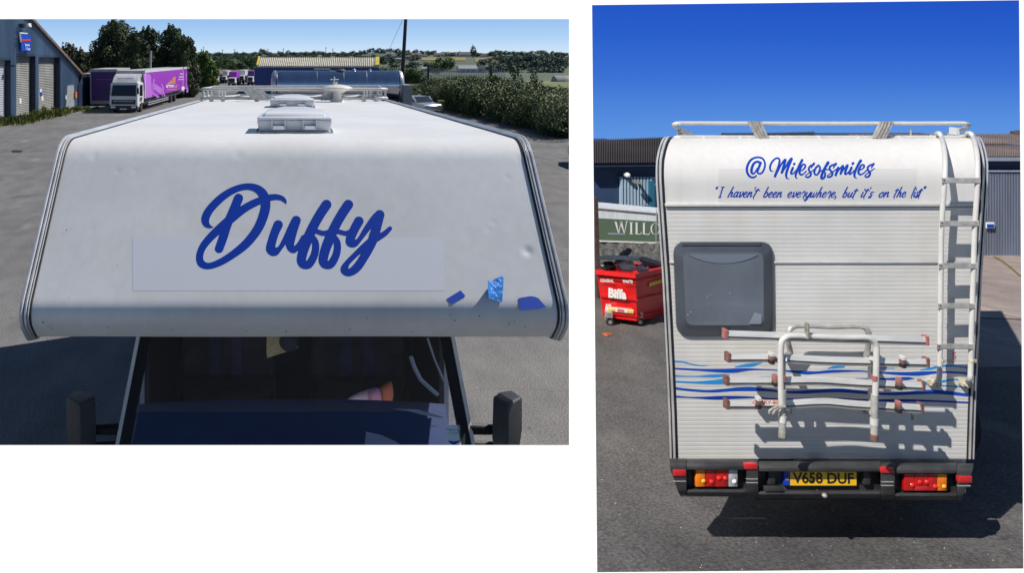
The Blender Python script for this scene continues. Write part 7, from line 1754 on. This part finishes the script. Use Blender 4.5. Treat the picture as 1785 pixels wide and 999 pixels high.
# lid
mb = MB(); LV = [bp_(1037.5, 449.5, .15), bp_(1112, 452, -.05), bp_(1120, 447, .5), bp_(1056, 444.5, .9)]; mb.prism(LV, (0, .0, -.022)); mb.build('lid_flap', 'bin_lid', t, bevel=.01)
mb = MB(); LV = [bp_(1120, 447, .5), bp_(1113, 451.5, .3), bp_(1128, 469, .6), bp_(1166, 466, 1.1), bp_(1160, 458, 1.2)]; mb.prism(LV, (0, .03, 0)); mb.build('lid_flap', 'bin_lid', t, bevel=.008)
def bag(px, py, w_, h_, dd, m, label, seed):
    c = bp_(px, py, dd); k = 11 / F; rr_ = random.Random(seed); mb = MB(); n1, n2 = 18, 12; vs_ = []
    for j in range(n2 + 1):
        for i in range(n1):
            a, b = 2 * math.pi * i / n1, math.pi * j / n2; q_ = 1 + .16 * math.sin(3 * a + seed) * math.sin(4 * b) + rr_.uniform(-.07, .07)
            vs_.append(c + Vector((math.cos(a) * math.sin(b) * w_ * k * q_, math.sin(a) * math.sin(b) * w_ * k * .6 * q_, math.cos(b) * h_ * k * q_)))
    mb.mesh(vs_, [(j * n1 + i, j * n1 + (i + 1) % n1, (j + 1) * n1 + (i + 1) % n1, (j + 1) * n1 + i) for j in range(n2) for i in range(n1)])
    tag(mb.build('rubbish_bag', m, None, smooth='all'), label, 'bag')
bag(1060, 466, 15, 10, .55, 'bag_black', 'crumpled black rubbish bag at the left inside the red bin', 1)
bag(1093, 465, 17, 10, .55, 'bag_white', 'pale crumpled bag in the middle of the open red bin', 2)
bag(1120, 468, 10, 8, .6, 'bag_white', 'smaller pale bag under the propped lid at the right of the red bin', 5)
for x, y in ((1062.5, 568), (1115, 572), (1150, 556)):
    c = bp_(x, y, .25 if x < 1140 else 1.0); r0 = 6.3 * 11 / F
    c.z = RZ(c.y) + r0; mb = MB(); mb.lathe([(r0 * .5, -.025), (r0, -.022), (r0, .022), (r0 * .5, .025)], c, 20, 'x' if x > 1140 else 'y'); w_ = mb.build('castor', 'tyre', t, smooth=True)
    mb = MB(); mb.lathe([(.006, -.028), (r0 * .55, -.026)], c, 16, 'y'); mb.build('castor_hub', 'galv', w_, smooth=True)
    mb = MB(); zt_ = bp_(x, 553, .2).z; mb.bar(c + Vector((-.03, .035, 0)), Vector((c.x - .04, c.y + .04, zt_)), .02, .03, (1, 0, 0)); mb.box(c.x - .05, c.x + .03, c.y - .04, c.y + .05, zt_ - .015, zt_ + .06); mb.build('castor_bracket', 'galv', t)
mb = MB(); pts = [GR(x, y, .006) for x, y in ((1049, 581), (1054, 579.5), (1062, 580), (1068.5, 582), (1066, 585), (1058, 586.5), (1052, 584.5))]
for i in range(len(pts)): mb.quad(pts[i], pts[(i + 1) % 7], GR(1058, 582.5, .03))
tag(mb.build('dead_leaf', 'litter', None, fix=False), 'curled orange brown leaf lying on the tarmac in front of the bin', 'leaf')
def stone_scatter():
    r_ = random.Random(9); mb = MB()
    for i in range(420):
        px, py = r_.uniform(1036, 1785), r_.uniform(590, 1000)
        c = GR(px, py); s_ = r_.uniform(.003, .010)
        o = [c + Vector((r_.uniform(-1, 1) * s_, r_.uniform(-1, 1) * s_, 0)) for _ in range(3)]
        mb.mesh(o + [c + Vector((0, 0, s_ * .8))], [(0, 1, 3), (1, 2, 3), (2, 0, 3)])
    tag(mb.build('loose_grit', 'concrete', None), 'loose pale grit scattered over the tarmac', 'grit', kind='stuff')
stone_scatter()
# the board casts and receives nothing from either sun, its white is a glow put into the material
print('objects', len(bpy.data.objects), 'tris', sum(len(m.polygons) for m in bpy.data.meshes) * 2)
